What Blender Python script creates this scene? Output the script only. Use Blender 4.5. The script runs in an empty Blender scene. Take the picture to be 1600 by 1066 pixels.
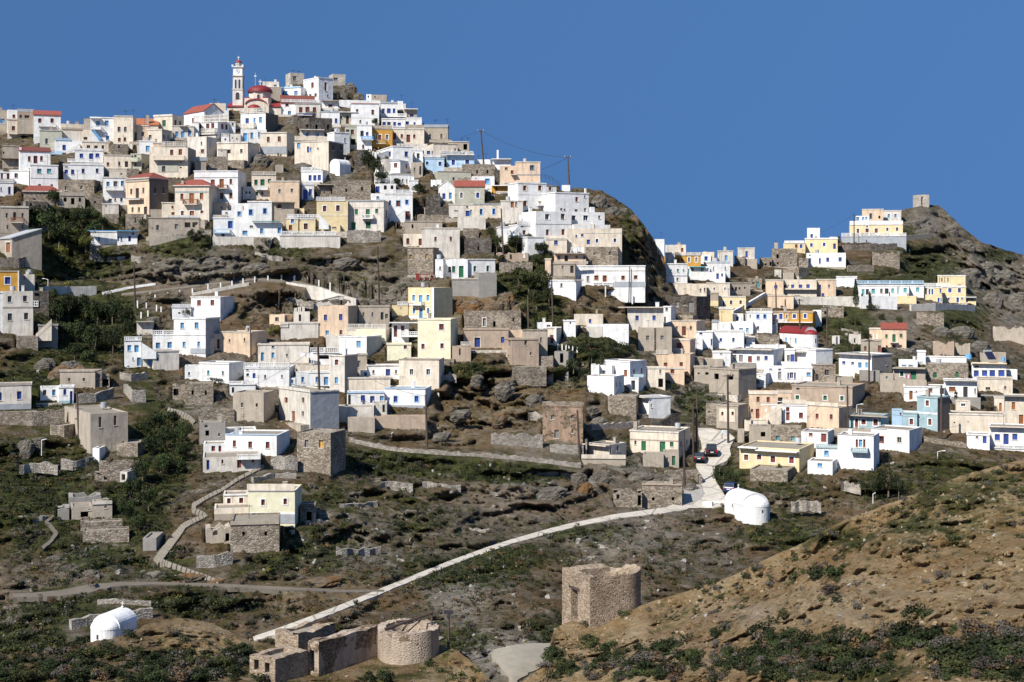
import bpy, math, random, re
import numpy as np
random.seed(7); RNG = np.random.default_rng(7)
F = 2222.0; CX = 800.0; HZ = 430.0          # focal length in photo pixels, optical axis, eye level
SC = bpy.context.scene; COL = SC.collection

# ------------------------------------------------------------------ pixel <-> world
def ray(px, py): return np.array([(px-CX)/F, 1.0, -(py-HZ)/F])
def at(px, py, D): return ray(px, py)*D

# ------------------------------------------------------------------ noise (numpy value noise)
def _h(ix, iy, iz):
    n = (ix*73856093) ^ (iy*19349663) ^ (iz*83492791)
    n = (n ^ (n >> 13))*1274126177
    n = n ^ (n >> 16)
    return (n & 0xffff)/65535.0
def vnoise(P):
    i = np.floor(P).astype(np.int64); f = P-i; u = f*f*(3-2*f)
    x, y, z = i[..., 0], i[..., 1], i[..., 2]; ux, uy, uz = u[..., 0], u[..., 1], u[..., 2]
    def L(a, b, t): return a+(b-a)*t
    a = L(_h(x, y, z), _h(x+1, y, z), ux); b = L(_h(x, y+1, z), _h(x+1, y+1, z), ux)
    c = L(_h(x, y, z+1), _h(x+1, y, z+1), ux); d = L(_h(x, y+1, z+1), _h(x+1, y+1, z+1), ux)
    return L(L(a, b, uy), L(c, d, uy), uz)*2-1
def fbm(P, o=4, g=0.5):
    r = 0; a = 1; t = 0
    for k in range(o):
        r = r+a*vnoise(P*(2.03**k)+k*17.3); t += a; a *= g
    return r/t

# ------------------------------------------------------------------ terrain depth
class RBF:
    def __init__(s, cps):
        A = np.array(cps, float); s.p = A[:, :2]/400.0; n = len(A)
        r = np.linalg.norm(s.p[:, None]-s.p[None], axis=2)
        M = np.zeros((n+3, n+3)); M[:n, :n] = r-np.eye(n)*0.01
        M[:n, n] = 1; M[:n, n+1:] = s.p; M[n, :n] = 1; M[n+1:, :n] = s.p.T
        b = np.zeros(n+3); b[:n] = np.log(A[:, 2]); s.w = np.linalg.solve(M, b)
    def __call__(s, x, y):
        x = np.asarray(x, float)/400; y = np.asarray(y, float)/400; n = len(s.p)
        sh = x.shape; x = x.ravel(); y = y.ravel(); out = np.empty(len(x))
        for k in range(0, len(x), 40000):
            xx = x[k:k+40000]; yy = y[k:k+40000]
            r = np.sqrt((xx[:, None]-s.p[None, :, 0])**2+(yy[:, None]-s.p[None, :, 1])**2)
            out[k:k+40000] = r@s.w[:n]+s.w[n]+s.w[n+1]*xx+s.w[n+2]*yy
        return np.exp(out).reshape(sh)
MAIN = RBF([(-160,1000,130),(0,1000,132),(0,900,148),(0,800,165),(0,700,185),(0,620,205),(0,530,222),(0,440,240),(0,350,262),(0,280,280),(0,205,310),(-160,205,312),(-160,530,224),
(175,1000,133),(175,930,143),(140,850,158),(140,780,172),(150,680,195),(150,600,212),(130,500,245),(150,400,262),(150,320,275),(150,250,288),(150,200,305),
(300,1000,136),(300,900,150),(300,820,163),(300,720,188),(300,620,215),(300,540,234),(300,440,256),(300,350,268),(300,270,285),(300,200,312),
(400,1000,138),(450,900,150),(450,800,168),(450,700,195),(450,620,215),(450,540,236),(450,440,256),(450,350,272),(440,270,290),(430,190,322),(430,130,345),
(600,1000,138),(600,900,155),(600,800,178),(600,700,200),(600,620,218),(600,540,235),(600,440,256),(600,350,276),(600,270,295),(600,200,320),(560,140,348),
(750,1020,132),(750,900,158),(750,800,182),(750,700,202),(760,600,222),(760,520,238),(760,430,257),(760,350,274),(760,270,297),
(900,950,150),(900,850,172),(900,760,195),(900,690,208),(900,600,228),(900,520,243),(900,430,258),(920,350,272),(930,297,288),
(1000,900,158),(1000,800,185),(1000,700,212),(1000,600,235),(1000,520,250),(1000,450,262),(1000,350,280),
(1060,405,302),(1060,450,284),(1060,520,259),(1060,600,240),(1080,720,210),(1100,800,188),(1100,900,162),
(1200,405,325),(1200,450,300),(1200,520,268),(1200,600,243),(1200,700,214),(1200,780,190),(1200,850,170),
(1350,345,365),(1350,400,330),(1350,470,295),(1350,550,258),(1350,620,235),(1350,700,212),(1350,780,190),(1350,850,170),
(1440,318,385),(1480,400,345),(1480,480,300),(1500,560,262),(1500,640,230),(1500,700,213),(1500,760,195),
(1600,400,395),(1600,480,335),(1600,560,280),(1600,640,240),(1600,700,215),(1600,760,195),
(1760,400,395),(1760,480,335),(1760,560,280),(1760,640,240),(1760,700,215),(1760,760,195),
(800,1060,123),(800,1010,133),(-160,1066,122),(0,1066,122),(300,1066,127),(600,1066,128),(1000,1066,132),(1300,1000,140),(1600,1000,140),(0,1200,104),(600,1200,106),(800,1200,104),(1300,1200,110),(1760,1200,110)])
FG = RBF([(-160,1010,118),(0,1010,120),(140,1000,124),(240,968,130),(330,975,130),(390,1000,130),(0,1066,108),(200,1066,112),(400,1066,118),(600,1040,125),(690,1010,129),(740,1045,123),(700,1066,119),(790,1066,115),
(850,1050,112),(870,980,125),(940,985,124),(1005,945,126),(1130,905,122),(1300,825,118),(1420,775,118),(1600,715,120),(1760,660,122),(1000,1066,104),(1100,1000,110),(1300,1066,89),(1300,950,102),(1300,900,109),(1600,1066,76),(1600,950,88),(1600,850,101),(1450,900,101),
(1600,1200,62),(1760,1066,74),(1760,850,100),(1000,1200,88),(500,1200,100),(0,1200,95),(-160,1200,95),(1300,1200,75)])
SKY = np.array([(-160,195),(0,206),(60,216),(140,216),(280,202),(360,172),(430,150),(455,132),(480,127),(510,126),(540,130),(560,148),(620,165),(660,192),(700,218),(740,248),(800,272),(850,287),(900,294),(940,298),(960,310),(985,327),(1010,357),(1025,380),(1034,396),(1050,405),(1100,409),(1140,411),(1200,408),(1230,397),(1300,372),(1380,346),(1412,327),(1440,321),(1466,321),(1478,330),(1500,352),(1530,376),(1560,387),(1600,399),(1680,420),(1760,430)], float)
FGS = np.array([(-160,1000),(0,1006),(60,1010),(100,1012),(140,1003),(200,992),(240,970),(290,966),(330,974),(390,1000),(440,1012),(560,1016),(690,1008),(715,1016),(740,1036),(765,1062),(790,1085),(815,1066),(850,1040),(860,1005),(866,982),(890,972),(940,972),(1005,945),(1060,928),(1130,905),(1200,872),(1250,850),(1300,822),(1340,805),(1420,775),(1500,745),(1600,716),(1760,662)], float)
def sky(x): return np.interp(x, SKY[:, 0], SKY[:, 1])
def fgs(x): return np.interp(x, FGS[:, 0], FGS[:, 1])
def dmain(x, y): return MAIN(x, np.maximum(y, sky(x)+1))
def D1(x, y): return float(dmain(np.array([x]), np.array([y]))[0])
def DF(x, y): return float(FG(np.array([x]), np.array([max(y, fgs(x))]))[0])

# ------------------------------------------------------------------ mesh builder
class MB:
    def __init__(s): s.v = []; s.f = []; s.m = []; s.keys = []
    def k(s, key):
        if key not in s.keys: s.keys.append(key)
        return s.keys.index(key)
    def poly(s, pts, key):
        n = len(s.v); s.v += [tuple(p) for p in pts]; s.f.append(tuple(range(n, n+len(pts)))); s.m.append(s.k(key))
    def box(s, O, e, m, u0, u1, w0, w1, z0, z1, key, top=None):
        e = np.asarray(e); m = np.asarray(m); O = np.asarray(O); Z = np.array([0, 0, 1.0])
        c = [O+e*u+m*w+Z*z for z in (z0, z1) for w in (w0, w1) for u in (u0, u1)]
        n = len(s.v); s.v += [tuple(p) for p in c]; i = s.k(key); t = s.k(top) if top else i
        for q, mm in (((0, 1, 3, 2), i), ((4, 6, 7, 5), t), ((0, 4, 5, 1), i), ((2, 3, 7, 6), i), ((0, 2, 6, 4), i), ((1, 5, 7, 3), i)):
            s.f.append(tuple(n+a for a in q)); s.m.append(mm)
    def tube(s, a, b, r0, r1, key, n=8):
        a = np.asarray(a, float); b = np.asarray(b, float); d = b-a; d /= np.linalg.norm(d)
        x = np.cross(d, [0.3, 1, 0.2]); x /= np.linalg.norm(x); y = np.cross(d, x); k = len(s.v); i = s.k(key)
        for p, r in ((a, r0), (b, r1)):
            for j in range(n):
                t = 2*math.pi*j/n; s.v.append(tuple(p+r*(x*math.cos(t)+y*math.sin(t))))
        for j in range(n): s.f.append((k+j, k+(j+1) % n, k+n+(j+1) % n, k+n+j)); s.m.append(i)
        s.f.append(tuple(k+n+j for j in range(n))); s.m.append(i)
        s.f.append(tuple(k+n-1-j for j in range(n))); s.m.append(i)
    def mesh(s, name, origin=(0, 0, 0), smooth=False):
        me = bpy.data.meshes.new(name)
        v = np.array(s.v, float)-np.asarray(origin) if s.v else np.zeros((0, 3))
        me.from_pydata(v.tolist(), [], s.f)
        for key in s.keys: me.materials.append(mat(key))
        if s.m: me.polygons.foreach_set('material_index', s.m)
        if smooth: me.polygons.foreach_set('use_smooth', [True]*len(s.f))
        return me
    def build(s, name, parent=None, origin=(0, 0, 0), smooth=False):
        o = bpy.data.objects.new(name, s.mesh(name, origin, smooth)); COL.objects.link(o)
        if parent: o.parent = parent
        else: o.location = origin
        return o
def empty(name, loc, label=None, cat=None, group=None):
    o = bpy.data.objects.new(name, None); COL.objects.link(o); o.location = loc; o.empty_display_size = 0.3
    return tag(o, label, cat, group)
def tag(o, label=None, cat=None, group=None, kind=None):
    if label: o['label'] = label
    if cat: o['category'] = cat
    if group: o['group'] = group
    if kind: o['kind'] = kind
    return o

# ------------------------------------------------------------------ materials
PAL = {'W': (.80, .79, .76), 'I': (.66, .61, .53), 'C': (.71, .62, .495), 'P': (.70, .525, .37), 'Y': (.79, .74, .53), 'Z': (.74, .60, .355), 'O': (.55, .29, .055), 'L': (.42, .58, .72), 'B': (.34, .46, .48),
       'T': (.42, .36, .285), 'K': (.42, .322, .24), 'V': (.46, .45, .36), 'G': (.30, .28, .25), 'E': (.36, .38, .40), 'R': (.30, .05, .035), 'N': (.09, .045, .03), 'S': None, 'D': None, 'X': (.05, .05, .055), 'M': (.15, .13, .115)}  # M is dark cement, also used as painted shade on right-hand walls
OPC = {'b': (.028, .062, .27), 'l': (.12, .31, .53), 'r': (.17, .04, .025), 'g': (.018, .125, .055), 't': (.09, .31, .33), 'n': (.28, .092, .026), 'y': (.42, .24, .06), 'e': (.21, .20, .19), 'k': (.03, .028, .03)}
MATS = {}
class NT:
    def __init__(s, name):
        s.mt = bpy.data.materials.new(name); s.mt.use_nodes = True; s.t = s.mt.node_tree; s.b = s.t.nodes['Principled BSDF']
    def n(s, typ, **kw):
        x = s.t.nodes.new(typ)
        for k, v in kw.items():
            if k in x.inputs.keys(): x.inputs[k].default_value = v
            else: setattr(x, k, v)
        return x
    def l(s, a, b): s.t.links.new(a, b)
    def pos(s, scale=(1, 1, 1), rot=(0, 0, 0)):
        g = s.n('ShaderNodeNewGeometry'); m = s.n('ShaderNodeMapping'); m.inputs['Scale'].default_value = scale; m.inputs['Rotation'].default_value = rot
        s.l(g.outputs['Position'], m.inputs['Vector']); return m.outputs['Vector']
    def noise(s, vec, scale, detail=5, rough=.55, dist=0):
        x = s.n('ShaderNodeTexNoise'); x.inputs['Scale'].default_value = scale; x.inputs['Detail'].default_value = detail; x.inputs['Roughness'].default_value = rough; x.inputs['Distortion'].default_value = dist
        s.l(vec, x.inputs['Vector']); return x.outputs['Fac']
    def ramp(s, fac, stops, interp='LINEAR'):
        r = s.n('ShaderNodeValToRGB'); r.color_ramp.interpolation = interp; el = r.color_ramp.elements
        while len(el) < len(stops): el.new(0.5)
        for e, (p, c) in zip(el, stops): e.position = p; e.color = (c if isinstance(c, tuple) else (c, c, c))+(1,) if not (isinstance(c, tuple) and len(c) == 4) else c
        s.l(fac, r.inputs['Fac']); return r.outputs['Color']
    def mix(s, fac, a, b, typ='MIX'):
        x = s.n('ShaderNodeMix'); x.data_type = 'RGBA'; x.blend_type = typ
        for i, v in ((0, fac), (6, a), (7, b)):
            if hasattr(v, 'is_linked') or hasattr(v, 'links'): s.l(v, x.inputs[i])
            else: x.inputs[i].default_value = v if i == 0 else tuple(v)+(1,)
        return x.outputs[2]
    def math(s, op, a, b=None, c=None):
        x = s.n('ShaderNodeMath'); x.operation = op
        for i, v in enumerate((a, b, c)):
            if v is None: continue
            if hasattr(v, 'links'): s.l(v, x.inputs[i])
            else: x.inputs[i].default_value = v
        return x.outputs[0]
    def bump(s, h, strength, dist=.1):
        b = s.n('ShaderNodeBump'); b.inputs['Strength'].default_value = strength; b.inputs['Distance'].default_value = dist
        s.l(h, b.inputs['Height']); s.l(b.outputs['Normal'], s.b.inputs['Normal'])
    def rnd(s):
        return s.n('ShaderNodeObjectInfo').outputs['Random']
def plaster(name, rgb, stain=.35, stainc=(.25, .21, .17)):
    t = NT(name); v = t.pos(); st = t.pos((1.6, 1.6, .22))
    base = t.mix(1.0, rgb, t.ramp(t.noise(v, .9, 6), [(.25, .80), (.6, 1.0), (.8, 1.05)]), 'MULTIPLY')
    base = t.mix(1.0, base, t.ramp(t.rnd(), [(0, .9), (1, 1.04)]), 'MULTIPLY')
    f1 = t.ramp(t.noise(st, 1.15, 7, .7), [(.47, 0.0), (.72, stain)])
    base = t.mix(f1, base, stainc)
    f2 = t.ramp(t.noise(v, .33, 8, .7), [(.56, 0.0), (.72, stain)])
    base = t.mix(f2, base, tuple(min(1, c*.62) for c in rgb))
    t.l(base, t.b.inputs['Base Color']); t.b.inputs['Roughness'].default_value = .92; t.b.inputs['Specular IOR Level'].default_value = .15
    t.bump(t.math('ADD', t.noise(v, 3.0, 6, .7), t.math('MULTIPLY', t.noise(v, 1.1, 3), 1.5)), .4, .09); return t.mt
def stone(name, c1, c2, c3, mortar, scale=2.6):
    t = NT(name); v = t.pos((1, 1, 1.5))
    n = t.n('ShaderNodeTexNoise'); n.inputs['Scale'].default_value = 1.4; t.l(v, n.inputs['Vector'])
    w = t.mix(.12, v, n.outputs['Color'])
    vo = t.n('ShaderNodeTexVoronoi'); vo.inputs['Scale'].default_value = scale; t.l(w, vo.inputs['Vector'])
    ed = t.n('ShaderNodeTexVoronoi'); ed.feature = 'DISTANCE_TO_EDGE'; ed.inputs['Scale'].default_value = scale; t.l(w, ed.inputs['Vector'])
    sep = t.n('ShaderNodeSeparateColor'); t.l(vo.outputs['Color'], sep.inputs[0])
    col = t.ramp(sep.outputs[0], [(0, c1), (.5, c2), (1, c3)])
    col = t.mix(t.ramp(ed.outputs['Distance'], [(.015, 1.0), (.07, 0.0)]), col, mortar)
    big = t.ramp(t.noise(t.pos(), .35, 6, .65), [(.3, .72), (.55, 1.0), (.75, 1.12)])
    col = t.mix(1.0, col, big, 'MULTIPLY')
    pl = t.ramp(t.noise(t.pos(), .45, 7, .7), [(.55, 0.0), (.62, .55)])
    col = t.mix(pl, col, tuple(min(1, (a+b)*.62) for a, b in zip(c2, c3)))
    t.l(col, t.b.inputs['Base Color']); t.b.inputs['Roughness'].default_value = .95; t.b.inputs['Specular IOR Level'].default_value = .1
    t.bump(ed.outputs['Distance'], .9, .12); return t.mt
def paint(name, rgb, rough=.55, var=.15):
    t = NT(name); f = t.ramp(t.noise(t.pos(), 2.5, 4), [(.3, 1-var), (.7, 1+var)])
    c = t.mix(1.0, t.mix(1.0, rgb, f, 'MULTIPLY'), t.ramp(t.rnd(), [(0, .72), (1, 1.25)]), 'MULTIPLY')
    t.l(c, t.b.inputs['Base Color']); t.b.inputs['Roughness'].default_value = rough; return t.mt
def leafmat(name, c1, c2):
    t = NT(name); f = t.noise(t.pos(), 1.2, 3)
    c = t.mix(1.0, t.ramp(f, [(.3, c1), (.7, c2)]), t.ramp(t.rnd(), [(0, .65), (1, 1.35)]), 'MULTIPLY')
    t.l(c, t.b.inputs['Base Color']); t.b.inputs['Roughness'].default_value = .7; t.b.inputs['Specular IOR Level'].default_value = .15; return t.mt
def ground(name):
    t = NT(name); v = t.pos(); a = t.n('ShaderNodeAttribute'); a.attribute_name = 'mask'
    sp = t.n('ShaderNodeSeparateColor'); t.l(a.outputs['Color'], sp.inputs[0]); veg, tan, pale = sp.outputs
    stv = t.pos((.22, .22, 1.3), (.35, .25, .3))
    strat = t.noise(stv, 1.1, 9, .68, .6); fine = t.noise(v, 1.7, 8, .72); big = t.noise(v, .09, 6, .6); mid = t.noise(v, .42, 7, .66)
    rock = t.ramp(strat, [(.30, (.034, .028, .020)), (.44, (.092, .075, .052)), (.56, (.150, .128, .096)), (.74, (.31, .272, .21))])
    soil = t.ramp(fine, [(.3, (.036, .026, .013)), (.52, (.092, .069, .035)), (.72, (.17, .13, .072))])
    base = t.mix(t.ramp(mid, [(.45, 0.0), (.57, 1.0)]), rock, soil)
    tanc = t.mix(t.ramp(strat, [(.4, 0.0), (.62, 1.0)]), t.ramp(fine, [(.28, (.095, .058, .026)), (.5, (.27, .175, .080)), (.75, (.43, .305, .16))]), (.38, .285, .165))
    base = t.mix(tan, base, tanc)
    base = t.mix(t.math('MULTIPLY', t.ramp(big, [(.46, 0.0), (.62, 1.0)]), .45), base, (.165, .092, .042))
    pf = t.math('MULTIPLY', pale, t.ramp(fine, [(.35, .2), (.6, 1.0)])); base = t.mix(pf, base, (.34, .315, .275))
    s = t.math('ADD', t.math('MULTIPLY', mid, .8), t.math('MULTIPLY', fine, .5)); s = t.math('ADD', s, t.math('MULTIPLY', veg, .62))
    gf = t.ramp(s, [(.69, 0.0), (.84, 1.0)])
    grn = t.ramp(t.noise(v, .6, 6, .7), [(.30, (.012, .016, .006)), (.48, (.034, .040, .012)), (.62, (.074, .084, .024)), (.78, (.12, .105, .036))])
    base = t.mix(t.math('MULTIPLY', gf, .88), base, grn)
    sp2 = t.ramp(t.noise(v, 5.0, 4, .8), [(.66, 0.0), (.72, .6)]); base = t.mix(sp2, base, (.46, .43, .38))
    t.l(base, t.b.inputs['Base Color']); t.b.inputs['Roughness'].default_value = .97; t.b.inputs['Specular IOR Level'].default_value = .05
    h = t.math('ADD', t.math('MULTIPLY', strat, 1.0), t.math('MULTIPLY', fine, .6)); t.bump(h, 1.0, .9); return t.mt
def rockmat(name, c1, c2, c3, rust):
    t = NT(name); v = t.pos(); st = t.pos((.5, .5, 2.6), (.4, .3, .2)); n1 = t.noise(st, .9, 9, .7, .5); n2 = t.noise(v, .5, 7, .65)
    c = t.ramp(n1, [(.3, c1), (.5, c2), (.72, c3)]); c = t.mix(t.math('MULTIPLY', t.ramp(n2, [(.48, 0.0), (.62, 1.0)]), rust), c, (.20, .095, .03))
    c = t.mix(t.math('MULTIPLY', t.ramp(t.noise(v, .8, 8, .75), [(.55, 0.0), (.66, 1.0)]), .7), c, (.04, .045, .018))
    t.l(c, t.b.inputs['Base Color']); t.b.inputs['Roughness'].default_value = .95; t.b.inputs['Specular IOR Level'].default_value = .08
    t.bump(t.math('ADD', n1, t.math('MULTIPLY', t.noise(v, 2.2, 6, .7), .4)), 1.0, .5); return t.mt
def mat(key):
    if key in MATS: return MATS[key]
    if key == 'S': m = stone('rubble_stone', (.155, .125, .095), (.275, .225, .17), (.40, .345, .275), (.12, .1, .08), 3.4)
    elif key == 'Q': m = stone('bleached_rubble_stone', (.40, .35, .285), (.52, .465, .385), (.64, .58, .49), (.33, .28, .225), 3.4)
    elif key == 'S2': m = stone('pale_rubble_stone', (.24, .21, .175), (.34, .30, .25), (.46, .42, .36), (.14, .12, .1), 3.6)
    elif key == 'S3': m = stone('mill_masonry', (.19, .135, .09), (.31, .235, .165), (.42, .345, .255), (.30, .23, .165), 4.6)
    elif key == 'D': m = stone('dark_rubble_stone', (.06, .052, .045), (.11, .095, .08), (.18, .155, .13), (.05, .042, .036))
    elif key == 'earth': m = plaster('flat_roof_earth', (.32, .275, .215), .5, (.16, .13, .10))
    elif key == 'red': m = paint('red_roof_tiles', (.215, .052, .032), .85, .25)
    elif key == 'rust': m = paint('rust_roof', (.36, .12, .05), .85, .25)
    elif key == 'dome': m = paint('red_dome_paint', (.215, .015, .016), .6, .12)
    elif key == 'metal': m = paint('grey_metal_sheet', (.40, .41, .41), .5, .1)
    elif key == 'glass': m = paint('dark_glass', (.025, .03, .035), .12, .1)
    elif key == 'carb': m = paint('black_car_paint', (.012, .013, .018), .25, .05)
    elif key == 'carblue': m = paint('blue_car_paint', (.012, .03, .13), .3, .05)
    elif key == 'tyre': m = paint('tyre_rubber', (.02, .02, .02), .9)
    elif key == 'light': m = paint('tail_light', (.35, .012, .01), .3)
    elif key == 'wood': m = paint('pole_wood', (.075, .05, .038), .9, .3)
    elif key == 'bark': m = paint('bark', (.11, .085, .06), .95, .3)
    elif key == 'cable': m = paint('cable_black', (.02, .02, .025), .7)
    elif key == 'solar': m = paint('solar_panel_glass', (.02, .022, .05), .2)
    elif key == 'skin': m = paint('skin', (.42, .24, .16), .6)
    elif key == 'cloth': m = paint('dark_clothing', (.015, .014, .018), .9)
    elif key == 'cloth2': m = paint('laundry', (.75, .75, .74), .9)
    elif key == 'pinkcloth': m = paint('pink_laundry', (.55, .10, .2), .9)
    elif key == 'fur': m = paint('brown_fur', (.05, .026, .016), .9, .3)
    elif key == 'fur2': m = paint('black_fur', (.02, .016, .014), .9, .3)
    elif key == 'road': m = plaster('pale_concrete_road', (.56, .51, .43), .45, (.33, .29, .24))
    elif key == 'road2': m = plaster('grey_concrete_apron', (.34, .315, .28), .4, (.2, .18, .15))
    elif key == 'gravel': m = plaster('gravel_track', (.165, .142, .112), .5, (.18, .15, .12))
    elif key == 'dirt': m = plaster('dirt_road', (.36, .32, .25), .4, (.30, .26, .2))
    elif key == 'steps': m = plaster('stone_steps', (.29, .25, .195), .5, (.17, .14, .11))
    elif key == 'ground': m = ground('hillside_ground')
    elif key == 'rock': m = rockmat('outcrop_rock', (.05, .043, .035), (.145, .128, .105), (.27, .245, .205), .0)
    elif key == 'orock': m = rockmat('ochre_outcrop_rock', (.055, .036, .02), (.15, .115, .08), (.25, .21, .16), .75)
    elif key == 'rubble': m = paint('loose_rubble', (.36, .33, .28), .95, .3)
    elif key == 'tanrubble': m = paint('loose_tan_rubble', (.34, .25, .145), .95, .3)
    elif key == 'sea': m = paint('sea_water', (.02, .06, .14), .1)
    elif key.startswith('leaf'):
        c = {'0': ((.010, .014, .006), (.028, .035, .012)), '1': ((.034, .038, .013), (.066, .068, .022)), '2': ((.055, .048, .04), (.10, .088, .07)), '3': ((.020, .030, .010), (.046, .060, .019)),
             '4': ((.10, .10, .022), (.17, .16, .035)), '5': ((.07, .042, .022), (.14, .085, .04)), '6': ((.024, .040, .011), (.058, .085, .022))}[key[4]]
        m = leafmat('foliage_'+('dark_green', 'olive', 'grey_heath', 'green', 'yellow_green', 'dry_brown', 'fresh_green')[int(key[4])], *c)
    elif key[0] == '_': m = paint('paint_'+{'b': 'deep_blue', 'l': 'sky_blue', 'r': 'red_brown', 'g': 'green', 't': 'turquoise', 'n': 'orange_brown', 'y': 'ochre', 'e': 'grey', 'k': 'black'}[key[1]], OPC[key[1]])
    else:
        st = {'W': .40, 'I': .72, 'T': .85, 'K': .85, 'G': .5, 'O': .25, 'Y': .12, 'Z': .2, 'E': .35, 'L': .3, 'P': .68, 'C': .62}.get(key, .3)
        m = plaster('plaster_'+{'W': 'white', 'I': 'ivory', 'C': 'cream', 'P': 'peach', 'Y': 'lemon', 'Z': 'yellow', 'O': 'ochre', 'L': 'light_blue', 'B': 'blue_grey', 'T': 'tan', 'K': 'pink_brown', 'V': 'olive_grey', 'G': 'concrete', 'E': 'grey', 'R': 'red', 'N': 'brown', 'X': 'black', 'M': 'dark_cement'}[key], PAL[key], st)
    MATS[key] = m; return m
# ------------------------------------------------------------------ houses
Z3 = np.array([0, 0, 1.0])
FOOT = []      # footprints (origin, e, m, u0, u1, depth, z)
FRONT = []     # wall planes
RECTS = []     # picture rectangles, to calm the ground noise around walls
KIND = {'W': 'white_house', 'I': 'ivory_house', 'C': 'cream_house', 'P': 'peach_house', 'Y': 'yellow_house', 'Z': 'yellow_house', 'O': 'ochre_house', 'L': 'blue_house', 'B': 'blue_house', 'T': 'tan_house', 'K': 'brown_house', 'V': 'grey_house', 'G': 'concrete_house', 'S': 'stone_house', 'Q': 'stone_house', 'D': 'stone_house', 'E': 'grey_house'}
class Frame: pass
def frame(x0, x1, yt, yb, s, yaw, dep, dD, D=None):
    """Stand a wall on the hillside: find its place, heading and size from where the photo shows its foot."""
    f = Frame(); xm = (x0+x1)/2
    Dm = (D if D else D1(xm, yb))+dD
    a0 = -math.atan((xm-CX)/F)
    def setup(th):
        e = np.array([math.cos(th), math.sin(th), 0]); m = np.array([-math.sin(th), math.cos(th), 0])
        P0 = at(xm, yb, Dm); n = -m
        def hit(px, py, off=0.0):
            d = ray(px, py); Q = P0+m*off; t = (Q@m)/(d@m); p = d*t
            return (p-P0)@e, p[2]-P0[2]
        return e, m, P0, hit
    if yaw is not None: th = a0+math.radians(yaw)
    elif abs(s) < .6: th = a0+math.radians(random.uniform(-2.5, 2.5))
    else:
        W = (x1-x0)*Dm/F; tgt = dep or min(8.5, max(4.0, .9*W+.6)); best = None
        for i in range(2, 76):
            t_ = a0-math.radians(i)*(1 if s > 0 else -1); e, m, P0, hit = setup(t_)
            u = hit(x1 if s > 0 else x0, yb)[0]; C = P0+e*u; k = ((x1 if s > 0 else x0)+s-CX)/F
            den = m[0]-k*m[1]
            if abs(den) < 1e-6: continue
            d = (k*C[1]-C[0])/den
            if d <= 0: continue
            if best is None or abs(d-tgt) < best[0]: best = (abs(d-tgt), t_, d)
        th = best[1] if best else a0; f.d = best[2] if best else tgt
    f.e, f.m, f.P, f.hit = setup(th); f.th = th
    f.u0 = f.hit(x0, yb)[0]; f.u1 = f.hit(x1, yb)[0]; f.h = max(.4, f.hit(xm, yt)[1])
    W = f.u1-f.u0
    if not hasattr(f, 'd'): f.d = dep or min(8.0, max(3.6, .85*W))
    if dep and abs(s) < .6: f.d = dep
    C = f.P+f.e*(f.u1 if s >= 0 else f.u0)
    def shit(px, py):
        d = ray(px, py); t = (C@f.e)/(d@f.e); p = d*t
        return (p-C)@f.m, p[2]-f.P[2]
    f.shit = shit; f.C = C; f.D = Dm
    return f
def holed(mb, O, e, m, u0, u1, z0, z1, holes, rev, key, top=None, thick=None):
    """Wall sheet with rectangular openings and their reveals; a thick wall gets an inner sheet and a ragged cap."""
    us = sorted({u0, u1, *[a for h in holes for a in h[:2]]}); zs = sorted({z0, z1, *[a for h in holes for a in h[2:4]]})
    if top is not None:
        k = max(2, int((u1-u0)/.45)); us = sorted(set(us) | {u0+(u1-u0)*i/k for i in range(k+1)})
    us = [u for u in us if u0-1e-6 <= u <= u1+1e-6]; zs = [z for z in zs if z0-1e-6 <= z <= z1+1e-6]
    tz = {u: z1+(top(u) if top else 0) for u in us}
    def P(u, z, w=0): return O+e*u+m*w+Z3*(tz[u] if (z == zs[-1]) else z)
    for i in range(len(us)-1):
        for j in range(len(zs)-1):
            uc = (us[i]+us[i+1])/2; zc = (zs[j]+zs[j+1])/2
            if any(h[0] < uc < h[1] and h[2] < zc < h[3] for h in holes): continue
            mb.poly([P(us[i], zs[j]), P(us[i+1], zs[j]), P(us[i+1], zs[j+1]), P(us[i], zs[j+1])], key)
            if thick: mb.poly([P(us[i], zs[j], thick), P(us[i], zs[j+1], thick), P(us[i+1], zs[j+1], thick), P(us[i+1], zs[j], thick)], key)
        if thick: mb.poly([P(us[i], zs[-1]), P(us[i+1], zs[-1]), P(us[i+1], zs[-1], thick), P(us[i], zs[-1], thick)], key)
    for a, b, c, d in [h[:4] for h in holes]:
        q = [(a, c), (b, c), (b, d), (a, d)]
        for k in range(4):
            (p, r), (s, t) = q[k], q[(k+1) % 4]
            mb.poly([O+e*p+Z3*r, O+e*s+Z3*t, O+e*s+Z3*t+m*rev, O+e*p+Z3*r+m*rev], key)
def balustrade(mb, O, e, m, u0, u1, z0, z1, w0, key, style='p'):
    """Top and bottom rail, posts and slim balusters; w0 is the offset in front of the wall plane."""
    L = u1-u0; h = z1-z0
    if L < .2: return
    if style == 's': mb.box(O, e, m, u0, u1, w0, w0+.12, z0, z1, key); return
    t = .1 if style == 'p' else .04
    mb.box(O, e, m, u0, u1, w0, w0+.14, z1-.12, z1, key)
    mb.box(O, e, m, u0, u1, w0+.02, w0+.12, z0, z0+(.16 if style == 'p' else .05), key)
    n = max(1, round(L/2.2))
    for i in range(n+1):
        u = u0+L*i/n; mb.box(O, e, m, max(u0, u-.1), min(u1, u+.1), w0-.02, w0+.16, z0, z1+.03, key)
    k = max(2, int(L/(.30 if style == 'p' else .2)))
    for i in range(1, k):
        u = u0+L*i/k; mb.box(O, e, m, u-t/2, u+t/2, w0+.03, w0+.03+t, z0+.05, z1-.1, key)
    if style == 'p': mb.box(O, e, m, u0, u1, w0+.05, w0+.09, z0+h*.45, z0+h*.58, key)
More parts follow.
